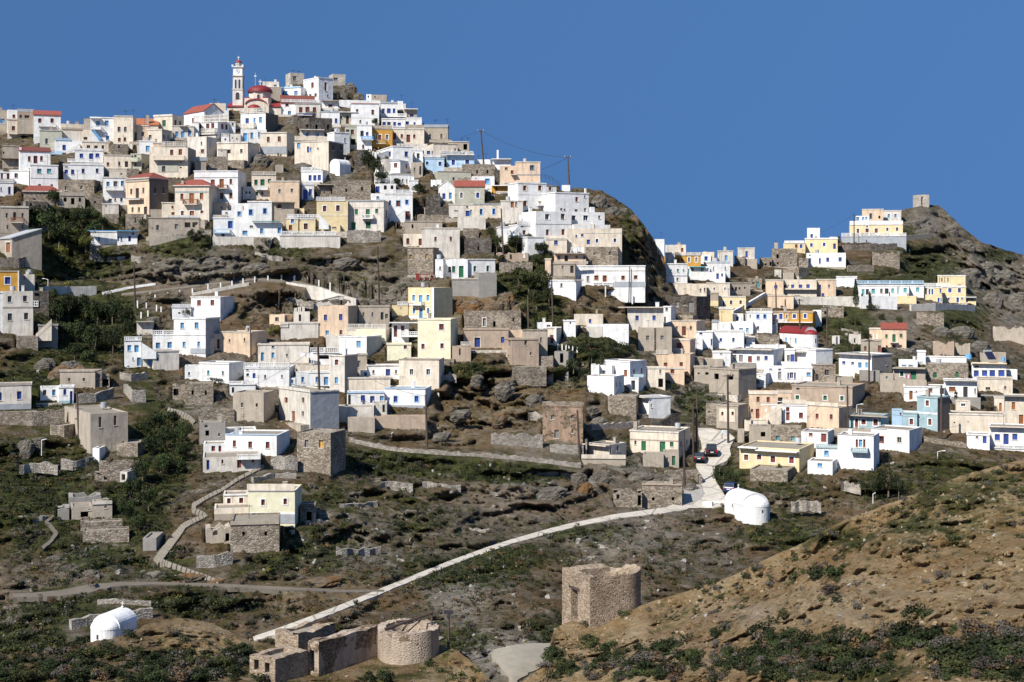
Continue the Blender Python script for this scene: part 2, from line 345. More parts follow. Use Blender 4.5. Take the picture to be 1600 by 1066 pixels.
OPRE = re.compile(r'^(s?)([wdog])([a-z])?(-?\d+),(-?\d+)(?:,(\d+),(\d+))?([A-Z])?$')
OPC_L = 'blrgtnyek'
def opening(root, O, e, m, h, typ, col, fr, origin):
    a, b, c, d = h; w = b-a; hh = d-c
    mb = MB(); key = '_'+col
    if col == 'k' and typ == 'w':
        mb.box(O, e, m, a, b, .24, .27, c, d, 'glass')
        for k in (-1, 1): mb.box(O, e, m, (a+b)/2+k*w*.5-(.05 if k > 0 else 0), (a+b)/2+k*w*.5+(.05 if k < 0 else 0), .19, .24, c, d, 'T' if fr is None else fr)
        mb.box(O, e, m, (a+b)/2-.025, (a+b)/2+.025, .19, .24, c, d, 'T' if fr is None else fr)
    else:
        mb.box(O, e, m, a, b, .22, .26, c, d, key)
        n = 2 if w > .55 else 1
        for i in range(n):
            p = a+w*i/n; q = a+w*(i+1)/n; st = min(.09, w*.12)
            for (u0, u1, z0, z1) in ((p, p+st, c, d), (q-st, q, c, d), (p+st, q-st, d-st, d), (p+st, q-st, c, c+st), (p+st, q-st, c+hh*.5-st/2, c+hh*.5+st/2)):
                mb.box(O, e, m, u0+.006, u1-.006, .18, .22, z0, z1, key)
    nm = {'w': 'window' if col in 'ke' else 'shutter', 'd': 'door', 'g': 'window'}[typ]
    ob = mb.build(nm, root, origin)
    if typ == 'w' or fr:
        fb = MB(); k = fr if fr else None
        if fr:
            t = .14
            for (u0, u1, z0, z1) in ((a-t, a-.002, c-t, d+t), (b+.002, b+t, c-t, d+t), (a, b, d+.002, d+t), (a, b, c-t, c-.002)):
                if typ == 'd' and z1 < c+.01 and u0 == a: continue
                fb.box(O, e, m, u0, u1, -.04, .05, z0, z1, k)
            fb.build('frame', ob, origin)
        else:
            fb.box(O, e, m, a-.08, b+.08, -.07, .08, c-.09, c-.002, 'I'); fb.build('sill', ob, origin)
    return ob
def wing(root, geom, feats, T, first, dflt_name):
    ox, oy, sc = T
    X = lambda x: ox+float(x)/sc
    Y = lambda y: oy+float(y)/sc
    g = geom.split(); x0, x1, yt, yb = X(g[0]), X(g[1]), Y(g[2]), Y(g[3])
    s = 0; yaw = None; dep = None; dD = 0; rw = None; ruin = False; roof = None; col = 'W'
    for k in g[4:]:
        if re.match(r'^s[+-]?\d', k): s = float(k[1:])/sc
        elif re.match(r'^y-?\d', k): yaw = float(k[1:])
        elif k.startswith('d='): dep = float(k[2:])
        elif re.match(r'^D[+-]\d', k): dD = float(k[1:])
        elif k == 'ruin': ruin = True
        elif k.startswith('r='): rw = k[2:]  # right wall's darker colour: bare cement on some houses, painted-in shade on others
        elif ':' in k: roof = k.split(':')
        elif len(k) == 1: col = k
    fs = feats.split()
    # a parapet that crowns the whole front takes the place of the wall there
    crown = None
    for k in fs:
        if k.startswith('P:'):
            a, b, c, d, cc = k[2:].split(',')
            if X(b)-X(a) > .75*(x1-x0) and abs(Y(c)-yt) < 1.2 and Y(d) < yb-2: crown = Y(d)
    f = frame(x0, x1, crown if crown else yt, yb, s, yaw, dep, dD)
    e, m, P = f.e, f.m, f.P
    if first is not None: root = empty(first[0], P, first[1], first[2], first[3])
    og = np.array(root.location)
    FOOT.append((P, e, m, f.u0, f.u1, f.d, P[2])); FRONT.append((x0, x1, yt, yb, P, m)); RECTS.append((x0-2, x1+max(s, 0)+2, yt, yb+5)); 
    B = lambda: MB()
    if first is not None and first[2] == 'house' and not ruin and yb < 668 and f.u1-f.u0 > 2.5 and not any(k.startswith('S:') for k in fs) and random.random() < .5:
        tb = MB(); o = random.uniform(.9, 2.2); k = random.choice('SQQIITW' if col in 'WIC' else 'SQQTT')
        tb.box(P, e, m, f.u0-random.uniform(-.3, .9), f.u1+random.uniform(-.3, .9), -o, -.004, -3.4, -.06-random.random()*.3, k, 'earth'); tb.build('terrace', root, P)
    fh = []; sh = []; ops = []
    so = f.u1 if s >= 0 else f.u0
    for k in fs:
        q = OPRE.match(k)
        if not q: continue
        sd, typ, cl, cx, cy, w, h, fr = q.groups(); w = float(w or (34 if typ == 'w' else 40)); h = float(h or (46 if typ == 'w' else 85)); cx = float(cx); cy = float(cy)
        if cl == 'o': typ = 'o'
        hit = f.shit if sd else f.hit
        a = hit(X(cx-w/2), Y(cy))[0]; b = hit(X(cx+w/2), Y(cy))[0]; a, b = min(a, b), max(a, b)
        d = hit(X(cx), Y(cy-h/2))[1]; c = hit(X(cx), Y(cy+h/2))[1]
        lim = (.05, f.d-.05) if sd else (f.u0+.05, f.u1-.05)
        a = max(a, lim[0]); b = min(b, lim[1]); d = min(d, f.h-.08); c = max(c, -2.0)
        if b-a < .1 or d-c < .1: continue
        L = sh if sd else fh
        if any(a < o[1] and b > o[0] and c < o[3] and d > o[2] for o in L): continue
        L.append((a, b, c, d)); ops.append((bool(sd), typ, cl or 'k', fr, (a, b, c, d)))
    zb = -3.2; H = f.h; u0, u1, d = f.u0, f.u1, f.d
    dep_rev = .55 if (ruin or col in 'SDQ') else .30
    w = B(); wk = col
    th = .5
    if ruin:
        seed = random.random()*100
        def top(amp):
            return lambda u: -amp*(.5+.5*math.sin(u*1.7+seed))*(.5+.5*math.sin(u*3.9+seed*2))-random.random()*.28
        holed(w, P, e, m, u0, u1, zb, H, fh, th, wk, top(H*.22), th)
        holed(w, P+m*(d-th), e, m, u0, u1, zb, H, [], th, wk, top(H*.45), th)
        holed(w, P+e*u0+m*th, m, e, 0, d-2*th, zb, H, [], th, wk, top(H*.4), th)
        holed(w, P+e*(u1-th)+m*th, m, e, 0, d-2*th, zb, H, sh if s >= 0 else [], th, wk, top(H*.35), th)
    else:
        holed(w, P, e, m, u0, u1, zb, H, fh, dep_rev, wk)
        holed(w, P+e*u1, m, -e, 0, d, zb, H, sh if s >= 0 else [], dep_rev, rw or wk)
        holed(w, P+e*u0, m, e, 0, d, zb, H, sh if s < 0 else [], dep_rev, wk)
        w.poly([P+e*u0+m*d+Z3*zb, P+e*u1+m*d+Z3*zb, P+e*u1+m*d+Z3*H, P+e*u0+m*d+Z3*H], wk)
        if roof is None:      # wall head
            for (a, b, c, g_) in ((u0, u1, 0, .22), (u0, u1, d-.22, d), (u0, u0+.22, .22, d-.22), (u1-.22, u1, .22, d-.22)):
                w.box(P, e, m, a+.003, b-.003, c+.003, g_-.003, H-.3, H+.003, wk)
    rk = {'E': 'metal'}.get(roof[2] if roof and len(roof) > 2 else '', 'red')
    if roof and 'rust' in first_label(first): rk = 'rust'
    ov = .18
    if roof:
        rb = B(); kind = roof[0]
        if kind == 'shed':
            zr = max(H+.3, f.hit((x0+x1)/2, Y(roof[1]), d)[1])
            a = [P+e*(u0-ov)-m*ov+Z3*(H+.0), P+e*(u1+ov)-m*ov+Z3*H, P+e*(u1+ov)+m*d+Z3*zr, P+e*(u0-ov)+m*d+Z3*zr]
            lo = [p-Z3*.16 for p in a]
            rb.poly(a, rk)
            for i in range(4): rb.poly([lo[i], lo[(i+1) % 4], a[(i+1) % 4], a[i]], rk)
            rb.poly(lo[::-1], rk)
            for uu in (u0, u1): w.poly([P+e*uu+Z3*H, P+e*uu+m*d+Z3*H, P+e*uu+m*d+Z3*(zr-.1)], wk)
            w.poly([P+e*u0+m*d+Z3*H, P+e*u1+m*d+Z3*H, P+e*u1+m*d+Z3*(zr-.1), P+e*u0+m*d+Z3*(zr-.1)], wk)
        elif kind == 'hip':
            ra, rb_, ry = roof[1].split(','); zr = max(H+.6, f.hit((x0+x1)/2, Y(ry), d/2)[1])
            ua = f.hit(X(ra), yt, d/2)[0]; ub = f.hit(X(rb_), yt, d/2)[0]; ua = max(ua, u0+.3); ub = min(max(ub, ua+.4), u1-.3)
            ov2 = .3; c = [P+e*(u0-ov2)-m*ov2+Z3*H, P+e*(u1+ov2)-m*ov2+Z3*H, P+e*(u1+ov2)+m*(d+ov2)+Z3*H, P+e*(u0-ov2)+m*(d+ov2)+Z3*H]
            A = P+e*ua+m*d/2+Z3*zr; Bq = P+e*ub+m*d/2+Z3*zr
            rb.poly([c[0], c[1], Bq, A], rk); rb.poly([c[1], c[2], Bq], rk); rb.poly([c[2], c[3], A, Bq], rk); rb.poly([c[3], c[0], A], rk)
            lo = [p-Z3*.14 for p in c]
            for i in range(4): rb.poly([lo[i], lo[(i+1) % 4], c[(i+1) % 4], c[i]], 'I')
            rb.poly(lo[::-1], 'I')
        elif kind == 'gab':
            zr = max(H+.5, f.hit((x0+x1)/2, Y(roof[1]), d/2)[1])
            for sg, w0, w1 in ((1, -ov, d/2), (-1, d/2, d+ov)):
                za, zb_ = (H-.05, zr) if sg > 0 else (zr, H-.05)
                a = [P+e*(u0-ov)+m*w0+Z3*za, P+e*(u1+ov)+m*w0+Z3*za, P+e*(u1+ov)+m*w1+Z3*zb_, P+e*(u0-ov)+m*w1+Z3*zb_]
                lo = [p-Z3*.14 for p in a]; rb.poly(a, rk); rb.poly(lo[::-1], rk)
                for i in range(4): rb.poly([lo[i], lo[(i+1) % 4], a[(i+1) % 4], a[i]], rk)
            for uu in (u0, u1): w.poly([P+e*uu+Z3*H, P+e*uu+m*d+Z3*H, P+e*uu+m*d/2+Z3*(zr-.12)], wk)
        elif kind == 'gabf':
            zr = max(H+.4, f.hit((x0+x1)/2, Y(roof[1]))[1]); um = (u0+u1)/2
            for sg in (0, 1):
                ua, za, ub, zb_ = (u0-ov*.5, H-.05, um, zr) if sg == 0 else (um, zr, u1+ov*.5, H-.05)
                a = [P+e*ua-m*.1+Z3*za, P+e*ub-m*.1+Z3*zb_, P+e*ub+m*d+Z3*zb_, P+e*ua+m*d+Z3*za]
                lo = [p-Z3*.14 for p in a]; rb.poly(a, wk); rb.poly(lo[::-1], wk)
                for i in range(4): rb.poly([lo[i], lo[(i+1) % 4], a[(i+1) % 4], a[i]], wk)
            for ww in (0, d): w.poly([P+e*u0+m*ww+Z3*H, P+e*u1+m*ww+Z3*H, P+e*um+m*ww+Z3*(zr-.12)], wk)
        rb.build('roof', root, og)
    elif not ruin:
        rb = B(); rb.box(P, e, m, u0+.22, u1-.22, .22, d-.22, H-.5, H-.16, 'earth'); rb.build('roof', root, og)
        if H > 2.0 and d > 2.2 and random.random() < .7 and not crown and col not in 'SDQ':
            cb = B(); t = .16; z0, z1 = H-.02-t, H+.03; o = .10
            ck = {'W': 'W', 'I': 'I', 'C': 'I', 'P': 'I', 'Y': 'Y', 'Z': 'W', 'O': 'T'}.get(col, col)
            cb.box(P, e, m, u0-o, u1+o, -o, .06, z0, z1, ck); cb.box(P, e, m, u0-o, u0+.05, .07, d, z0, z1, ck); cb.box(P, e, m, u1-.05, u1+o, .07, d, z0, z1, ck)
            cb.build('cornice', root, og)
    w.build('walls' if first is not None else 'wing', root, og)
    for sd, typ, cl, fr, h in ops:
        if typ == 'o': continue
        if sd: opening(root, f.C, m, (-e if s >= 0 else e), h, typ, cl, fr, og)
        else: opening(root, P, e, m, h, typ, cl, fr, og)
    for k in fs:
        if len(k) < 3 or k[1] != ':': continue
        a = k[2:].split(','); c = k[0]; b = B()
        if c == 'B':
            ua, za = f.hit(X(a[0]), Y(a[2])); ub, zb2 = f.hit(X(a[1]), Y(a[3])); key = {'b': '_b', 'e': '_e', 'r': '_r', 'n': '_n', 'l': '_l'}.get(a[4], a[4])
            out = -.95; st = a[5]
            b.box(P, e, m, ua, ub, out, -.002, zb2, zb2+.14, 'I' if a[4] in 'bernl' else key); b.build('balcony', root, og); b = B()
            if za-zb2 > .3:
                balustrade(b, P, e, m, ua, ub, zb2+.142, za, out+.01, key, st)
                for uu, sg in ((ua, 1), (ub, -1)):
                    b.box(P, e, m, min(uu, uu+.08*sg), max(uu, uu+.08*sg), out+.18, -.01, za-.1, za, key)
                    for q in range(3): b.box(P, e, m, min(uu, uu+.07*sg), max(uu, uu+.07*sg), out+.35+q*.22, out+.40+q*.22, zb2+.142, za-.1, key)
                b.build('railing', root, og)
        elif c == 'P':
            ua, za = f.hit(X(a[0]), Y(a[2])); ub, zb2 = f.hit(X(a[1]), Y(a[3])); key = {'b': '_b', 'e': '_e'}.get(a[4], a[4]); za = max(za, zb2+.35)
            on = crown is not None and abs(zb2-H) < .1
            solid = key in 'TSC' and key not in ('_b',)
            balustrade(b, P, e, m, ua, ub, zb2+.035, za, .03 if on else -.16, key, 's' if solid else 'p')
            if on:
                for uu in (u0+.03, u1-.15): b.box(P, e, m, uu, uu+.12, .18, d-.1, zb2+.035 if solid else za-.13, za, key)
                if not solid:
                    for uu in (u0+.05, u1-.13):
                        for q in range(int(d/.5)): b.box(P, e, m, uu, uu+.08, .3+q*.5, .38+q*.5, zb2+.03, za-.1, key)
            b.build('parapet', root, og)
        elif c == 'N':
            ua, z = f.hit(X(a[0]), Y(a[2])); ub = f.hit(X(a[1]), Y(a[2]))[0]; key = {'B': '_l', 'L': '_t'}.get(a[3], a[3])
            b.box(P, e, m, ua, ub, -.9, .0-.003, z-.06, z+.09, key, 'earth' if key in 'TCI' else None); b.build('canopy', root, og)
        elif c == 'K':
            ua, za = f.hit(X(a[0]), Y(a[2])); ub, zb2 = f.hit(X(a[1]), Y(a[3])); ky = a[4]
            t = .03+.012*(sum(map(ord, k)) % 5)
            if za >= H-.25: t = .125
            # a painted band has to spare the openings it crosses
            cuts = [h for h in fh if h[0] < ub and h[1] > ua and h[2] < za and h[3] > zb2]
            xs = sorted({ua, ub, *[v for h in cuts for v in h[:2] if ua < v < ub]})
            for i in range(len(xs)-1):
                mid = (xs[i]+xs[i+1])/2; blk = [h for h in cuts if h[0] < mid < h[1]]
                if blk:
                    h = blk[0]
                    if h[3] < za: b.box(P, e, m, xs[i], xs[i+1], -t, .02, h[3], za, ky)
                    if h[2] > zb2: b.box(P, e, m, xs[i], xs[i+1], -t, .02, zb2, h[2], ky)
                else: b.box(P, e, m, xs[i], xs[i+1], -t, -.002, zb2, za, ky)
            if b.v: b.build('wall_band', root, og)
        elif c == 'S':
            ua, za = f.hit(X(a[0]), Y(a[1])); ub, zb2 = f.hit(X(a[2]), Y(a[3])); key = '_l' if a[4] == 'B' else a[4]
            n = max(4, int(abs(za-zb2)/.22))
            for i in range(n):
                p = ua+(ub-ua)*i/n; q = ua+(ub-ua)*(i+1)/n; z = za+(zb2-za)*(i+.5)/n
                b.box(P, e, m, min(p, q), max(p, q), -1.1, -.004, (zb2-1.0 if a[4] != 'B' else z-.2), z-.6, key)
            b.build('staircase', root, og); b = B()
            lo = [(ua, za-.7), (ub, zb2-.7)]; hi = [(ua, za+.1), (ub, zb2+.1)]
            for ww in (-1.13, -1.03):
                pts = [P+e*lo[0][0]+m*ww+Z3*lo[0][1], P+e*lo[1][0]+m*ww+Z3*lo[1][1], P+e*hi[1][0]+m*ww+Z3*hi[1][1], P+e*hi[0][0]+m*ww+Z3*hi[0][1]]
                b.poly(pts, key)
            b.poly([P+e*q[0]+m*ww+Z3*q[1] for q, ww in ((hi[0], -1.13), (hi[1], -1.13), (hi[1], -1.03), (hi[0], -1.03))], key)
            b.build('railing', root, og)
        elif c == 'C':
            u, z = f.hit(X(a[0]), Y(a[1])); hw = abs(f.hit(X(float(a[0])+float(a[2])/2), Y(a[1]))[0]-u); hh = abs(f.hit(X(a[0]), Y(float(a[1])+float(a[3])/2))[1]-z)
            b.box(P, e, m, u-hw, u+hw, .4, .4+2*hw, min(z-hh, H-.3), z+hh, 'T' if col != 'W' else 'W'); b.box(P, e, m, u-hw*.8, u+hw*.8, .4+hw*.2, .4+hw*1.8, z+hh, z+hh+.08, 'N'); b.build('chimney', root, og)
        elif c == 'A':
            u, z = f.hit(X(a[0]), yt); hh = float(a[1])/sc*f.D/F
            b.tube(P+e*u+m*.8+Z3*(H-.2), P+e*u+m*.8+Z3*(H+hh), .035, .03, 'cable', 5)
            for q in (.75, .85, .95): b.box(P, e, m, u-.45, u+.45, .78, .82, H+hh*q, H+hh*q+.03, 'cable')
            b.build('antenna', root, og)
    if first is not None and first[2] == 'house' and not ruin and roof is None and d > 3 and random.random() < .12:
        b = B(); u = random.uniform(u0+.7, u1-.7); c0 = P+e*u+m*random.uniform(1, d-1)+Z3*(H-.2); b.tube(c0, c0+Z3*.35, .05, .05, 'metal', 6); b.tube(c0+Z3*.3, c0+Z3*1.05, .42, .42, 'metal', 12); b.build('water_tank', root, og)
    if first is not None and first[2] == 'house' and not ruin and roof is None and random.random() < .28 and not any(k.startswith('C:') for k in fs):
        b = B(); u = random.uniform(u0+.5, u1-.5); w_ = random.uniform(.6, max(.7, d-.9)); hh = random.uniform(.4, .9); q = random.uniform(.2, .35); ck = 'W' if col in 'WIL' else 'T'
        b.box(P, e, m, u-q, u+q, w_-q, w_+q, H-.3, H+hh, ck); b.box(P, e, m, u-q-.05, u+q+.05, w_-q-.05, w_+q+.05, H+hh, H+hh+.07, ck); b.build('chimney', root, og)
    if first is not None and not any(k.startswith('A:') for k in fs) and not ruin and roof is None and first[2] == 'house' and random.random() < .3:
        b = B(); u = random.uniform(u0+.4, u1-.4); hh = random.uniform(1.2, 2.4); w_ = random.uniform(.5, d-.5)
        b.tube(P+e*u+m*w_+Z3*(H-.2), P+e*u+m*w_+Z3*(H+hh), .03, .025, 'cable', 5)
        for q in (.8, .9): b.box(P, e, m, u-.4, u+.4, w_-.02, w_+.02, H+hh*q, H+hh*q+.03, 'cable')
        b.build('antenna', root, og)
    return root
def first_label(f): return f[1] if f else ''
def build_houses(txt):
    T = None; root = None
    for ln in txt.strip().split('\n'):
        ln = ln.strip()
        if not ln: continue
        if ln[0] == '@':
            ox, oy = ln[1:].split(','); T = (float(ox), float(oy), {'240,660': 5.3333, '60,780': 5.3333}.get(ln[1:], 6.66667)); continue
        p = ln.split('|')
        if p[0] == 'H':
            g = p[1].split(); nm = None; cat = 'house'; keep = []
            for k in g:
                if k.startswith('n='): nm = k[2:]
                elif k.startswith('c='): cat = k[2:]
                else: keep.append(k)
            colk = [k for k in keep[4:] if len(k) == 1]
            if nm is None: nm = KIND[colk[0] if colk else 'W']
            root = wing(None, ' '.join(keep), p[2], T, (nm, p[3].strip(), cat, None), nm)
        else: wing(root, p[1], p[2] if len(p) > 2 else '', T, None, '')
# ------------------------------------------------------------------ the land
ROADS = {   # strips given by (x, y, half height) along a centre line seen in the photo
 'concrete_road': ('road', [(396,998,3.5),(430,987.5,4.2),(470,973,4.3),(520,954,4.2),(560,938,4),(600,921.5,3.8),(640,905,3.6),(700,881,3.6),(760,859,3.6),(800,846,3.4),(860,829,3.6),(900,819,3.4),(960,807,3.4),(1000,802,3.8),(1040,797,4.5),(1070,789,7),(1088,780,10)]),
 'gravel_track': ('gravel', [(20,931,3),(60,929,3.5),(100,926,4.5),(140,919,6),(180,913,3.2),(240,911,2),(320,913,2),(400,917,2.2),(480,921,2.2),(540,923.5,2),(600,923,1.5)]),
}
ROWS = {    # strips given by (y, left x, right x)
 'village_road': ('road', [(669,1090,1112),(676,1091,1138),(684,1093,1148),(692,1096,1144),(701,1097,1140),(711,1090,1142),(720,1087,1136),(728,1088,1117),(740,1090,1116),(752,1094,1118.5),(762,1098,1125),(772,1101,1131),(780,1094,1136),(788,1080,1137),(794,1060,1112)]),
 'concrete_apron': ('road2', [(757,1080,1094),(764,1070,1098),(772,1068,1101),(780,1067,1094),(788,1068,1082)]),
 'dirt_road': ('dirt', [(1005,835,864),(1008,800,866),(1014,774,866),(1022,768,860),(1032,774,856),(1043,784,842),(1054,793,822),(1066,797,806),(1080,800,806)]),
}
PATHS = {   # footpaths: centre line and half height
 'stone_stair_path': ('steps', [(412,729,2),(371,750,2.3),(345,767,2.6),(319,780,2.8),(303,790,3.4),(302,797,3.4),(322,806,3),(300,816,3.5),(287,823,4.2),(274,839,6),(262,855,6),(250,871,6),(243,878,5)]),
 'stone_steps': ('steps', [(247,876,4),(262,881,2.6),(292,892,2.6),(318,901,2.6),(343,910,2.2)]),
 'dirt_path': ('gravel', [(66,856,2.5),(80,845,2.5),(88,833,3),(80,822,2.5),(72,815,2),(84,806,2)]),
 'village_path': ('gravel', [(190,460,1.6),(225,456,1.4),(262,452,1.4),(300,447,1.3),(345,442,1.3),(400,436,1.3),(460,440,1.4),(500,449,1.4),(540,462,1.4)]),
 'rubble_path': ('steps', [(262,640,2.5),(280,645,3),(296,653,3),(304,661,2.5)]),
}
def road_dist(X, Y):
    d = np.full(X.shape, 1e9)
    for _, pts in list(ROADS.values())+list(PATHS.values())+[(0, p) for _, _, p in WALLS]+[(0, [(293,458,5),(330,452,6),(389,440,6),(460,435,6),(500,448,5),(516,458,5)]), (0, [(216,476,6),(232,480,5),(252,486,5)]), (0, [(220,494,4),(233,491,4)])]:
        for (a, b, h), (c, e, g) in zip(pts, pts[1:]):
            vx, vy = c-a, e-b; t = np.clip(((X-a)*vx+(Y-b)*vy)/(vx*vx+vy*vy), 0, 1)
            d = np.minimum(d, np.hypot(X-a-t*vx, Y-b-t*vy)-(h+(g-h)*t))
    for _, rows in ROWS.values():
        ys = [r[0] for r in rows]; l = np.interp(Y, ys, [r[1] for r in rows]); r = np.interp(Y, ys, [r[2] for r in rows])
        dx = np.maximum(np.maximum(l-X, X-r), 0); dy = np.maximum(np.maximum(ys[0]-Y, Y-ys[-1]), 0); d = np.minimum(d, np.hypot(dx, dy))
    return d
VEG = [(120,350,80,45,1),(110,405,90,40,.9),(140,500,85,60,1.1),(40,400,60,40,.6),(250,710,50,70,1),(60,770,130,100,.75),(200,800,60,60,1),(60,600,70,60,.7),(150,660,60,40,.7),(110,560,60,30,.9),(225,600,40,60,.5),(240,640,50,30,.6),(560,720,60,25,.8),(660,725,140,22,.8),(800,738,110,18,.9),(520,780,90,40,.45),(480,860,80,40,.55),(640,800,80,60,.4),(720,890,110,30,.75),(800,870,90,25,.6),
 (900,830,90,20,.5),(820,440,50,70,1.1),(850,500,40,60,.9),(930,545,55,22,1.1),(980,370,30,50,.5),(1000,340,30,40,.5),(880,590,50,25,.5),(740,580,45,14,.8),(1120,750,50,40,.8),(1380,760,60,30,.6),(1450,420,60,40,.75),(1500,500,50,40,.7),(1560,400,40,16,.6),(1400,370,40,30,.6),(1420,400,60,40,.5),(1290,430,90,25,.5),(1370,440,60,30,.5),(1320,500,60,40,.7),(1340,540,40,40,.8),(1450,570,90,20,.5),(1480,740,120,40,.5),(1230,830,90,40,.55),(1050,860,90,60,.25),(1320,700,40,30,.5),
 (960,700,60,30,.4),(1090,640,40,40,.6),(1230,760,60,25,.5),(1150,445,60,25,.3),(560,435,80,30,.3),(350,440,120,40,.15),(480,490,60,30,.25),(440,390,60,20,.5),(280,380,60,25,.7),(620,230,30,20,.4),(1500,470,60,60,.4),(300,945,120,25,.6),(100,950,90,40,.7),(250,890,90,40,.4),(40,1000,80,40,.8),(420,880,60,25,.5),(160,870,80,30,.6),(570,1000,60,20,.5),(720,1000,60,25,.5),(870,990,60,30,.5)]
BROWN = [(820,620,120,70,.35),(500,930,120,30,.4),(960,460,70,40,.25),(1020,390,22,50,.8),(1300,790,120,40,.25),(330,830,40,60,.2),(760,470,70,40,.6),(700,660,90,50,.3)]
PALE = [(795,1028,62,32,1.3),(760,1012,40,16,1.1),(300,430,90,40,.5),(560,460,90,40,.6),(720,920,50,60,.7),(560,840,80,60,.25),(1000,840,110,70,.45),(800,780,120,50,.35),(1100,630,60,50,.6),(650,470,50,30,.5),(1500,440,70,60,.6),(1545,420,50,40,.7),(1450,345,40,25,.6),(1580,470,40,60,.55),(40,960,70,60,.5),(130,890,50,25,.5),(840,700,70,25,.4),(480,185,40,30,.3),(380,240,50,25,.5),(1380,520,80,40,.35),(330,560,50,20,.4),(330,640,60,30,.4),(960,730,60,30,.5),(520,270,40,20,.3)]
def blobs(L, X, Y):
    r = np.zeros(X.shape)
    for x, y, a, b, v in L: r = np.maximum(r, v*np.exp(-(((X-x)/a)**2+((Y-y)/b)**2)))
    return r
def cell(P, s): return fbm(P*s, 3)
def rough(P, amp):
    """Metres of relief along the line of sight: broad swells, ledges of tilted rock, small lumps."""
    st = P*np.array([.06, .06, .42])+fbm(P*.12, 3)[..., None]*.5
    led = np.abs(fbm(st, 4, .55)); led = 1-np.clip(led*3.2, 0, 1)
    return amp*(3.4*fbm(P*.05, 3)+1.5*fbm(P*.13+7, 3)+1.7*led+.8*fbm(P*.33, 4, .6)+.75*fbm(P*1.1, 3, .65))
def build_land():
    step = 3.0
    xs = np.arange(-260, 1901, step); nt = 340; ts = np.linspace(0, 1, nt)
    sk = sky(xs)+1.2*fbm(np.stack([xs*.05, xs*0, xs*0], -1), 3)+.8*vnoise(np.stack([xs*.22, xs*0+5, xs*0], -1))
    X = np.repeat(xs[None], nt, 0); Y = 1180+(sk[None]-1180)*ts[:, None]**.92
    D = dmain(X, Y); P = np.stack([(X-CX)/F*D, D, -(Y-HZ)/F*D], -1)
    amp = np.ones(X.shape)
    for a, b, c, d in RECTS:
        dx = np.maximum(np.maximum(a-X, X-b), 0); dy = np.maximum(np.maximum(c-Y, Y-d), 0)
        amp = np.minimum(amp, np.clip(np.hypot(dx, dy)/14.0, .12, 1))
    rd = road_dist(X, Y); amp = np.minimum(amp, np.clip((rd-1.5)/9.0, 0.0, 1))
    amp = amp*(1+1.3*blobs([(1510,430,110,75,1),(1010,380,30,70,1),(640,800,160,70,.5),(860,770,120,50,.6),(400,440,150,50,.6),(760,630,110,60,.6)], X, Y))
    amp = amp*np.clip(.35+.65*(Y-sk[None])/25.0, .35, 1)
    D = D+rough(P, amp)*1.65; P = np.stack([(X-CX)/F*D, D, -(Y-HZ)/F*D], -1)
    for x0, x1, yt, yb, O, m in FRONT:      # the slope passes behind a wall, never across its face
        ins = (X > x0-.5) & (X < x1+.5) & (Y > yt-2) & (Y < yb-.6)
        if not ins.any(): continue
        den = m[0]*(X[ins]-CX)/F+m[1]; D[ins] = np.maximum(D[ins], (O@m)/den+.35)
    P = np.stack([(X-CX)/F*D, D, -(Y-HZ)/F*D], -1)
    for O, e, m, u0, u1, d, z in FOOT:
        R = P-O; u = R@e; w = R@m; ins = (u > u0-.25) & (u < u1+.25) & (w > .25) & (w < d+.5)
        P[..., 2] = np.where(ins, np.minimum(P[..., 2], z-.25), P[..., 2])
    # the far side of the ridge falls away
    top = P[-1]; back = []
    for dd, dz in ((4, -.8), (14, -5), (40, -22), (110, -70), (260, -150)):
        q = top.copy(); q[:, 0] *= (q[:, 1]+dd)/q[:, 1]; q[:, 1] += dd; q[:, 2] += dz; back.append(q)
    P = np.concatenate([P, np.array(back)], 0)
    veg = blobs(VEG, X, Y)*.9-.12; brown = blobs(BROWN, X, Y); pale = blobs(PALE, X, Y)
    msk = np.stack([veg, brown*.8, pale, np.ones(X.shape)], -1); msk = np.concatenate([msk, np.repeat(msk[-1:], 5, 0)], 0)
    sheet('hillside', P, msk)
    # near slope
    xs = np.arange(-260, 2101, 3.4); nt = 190; ts = np.linspace(0, 1, nt)
    sk = fgs(xs)+1.6*fbm(np.stack([xs*.03, xs*0+9, xs*0], -1), 3)+1.0*vnoise(np.stack([xs*.16, xs*0+3, xs*0], -1))
    X = np.repeat(xs[None], nt, 0); Y = 1260+(sk[None]-1260)*ts[:, None]**.9
    D = FG(X, Y); P = np.stack([(X-CX)/F*D, D, -(Y-HZ)/F*D], -1)
    amp = np.clip((Y-sk[None])/22.0, .12, 1)*1.0
    for a, b, c, d in RECTS_F:
        dx = np.maximum(np.maximum(a-X, X-b), 0); dy = np.maximum(np.maximum(c-Y, Y-d), 0); amp = np.minimum(amp, np.clip(np.hypot(dx, dy)/16.0, .1, 1))
    D = D+rough(P*1.5, amp)+amp*(.5*fbm(P*2.6, 4, .65)+.9*np.clip(.35-np.abs(fbm(P*np.array([.22, .22, .9])+4, 4, .6)), 0, 1)*2-.3); P = np.stack([(X-CX)/F*D, D, -(Y-HZ)/F*D], -1)
    back = []
    for dd, dz in ((1.2, -.5), (5, -3.5), (14, -12), (22, -25)):
        q = P[-1].copy(); q[:, 0] *= (q[:, 1]+dd)/q[:, 1]; q[:, 1] += dd; q[:, 2] += dz; back.append(q)
    left = np.clip((760-X)/120, 0, 1)
    veg = np.where(X < 700, .40, .08)-.5*blobs([(310,1000,75,26,1)], X, Y)+blobs([(1500,1040,260,60,.28),(1250,1020,120,50,.25),(1100,1040,120,40,.2),(1050,960,60,25,.35),(1450,830,160,50,.45),(1560,760,90,40,.5),(1180,930,80,20,.3),(1330,840,120,30,.5),(1500,780,140,40,.55),(1340,1050,120,30,.6)], X, Y)
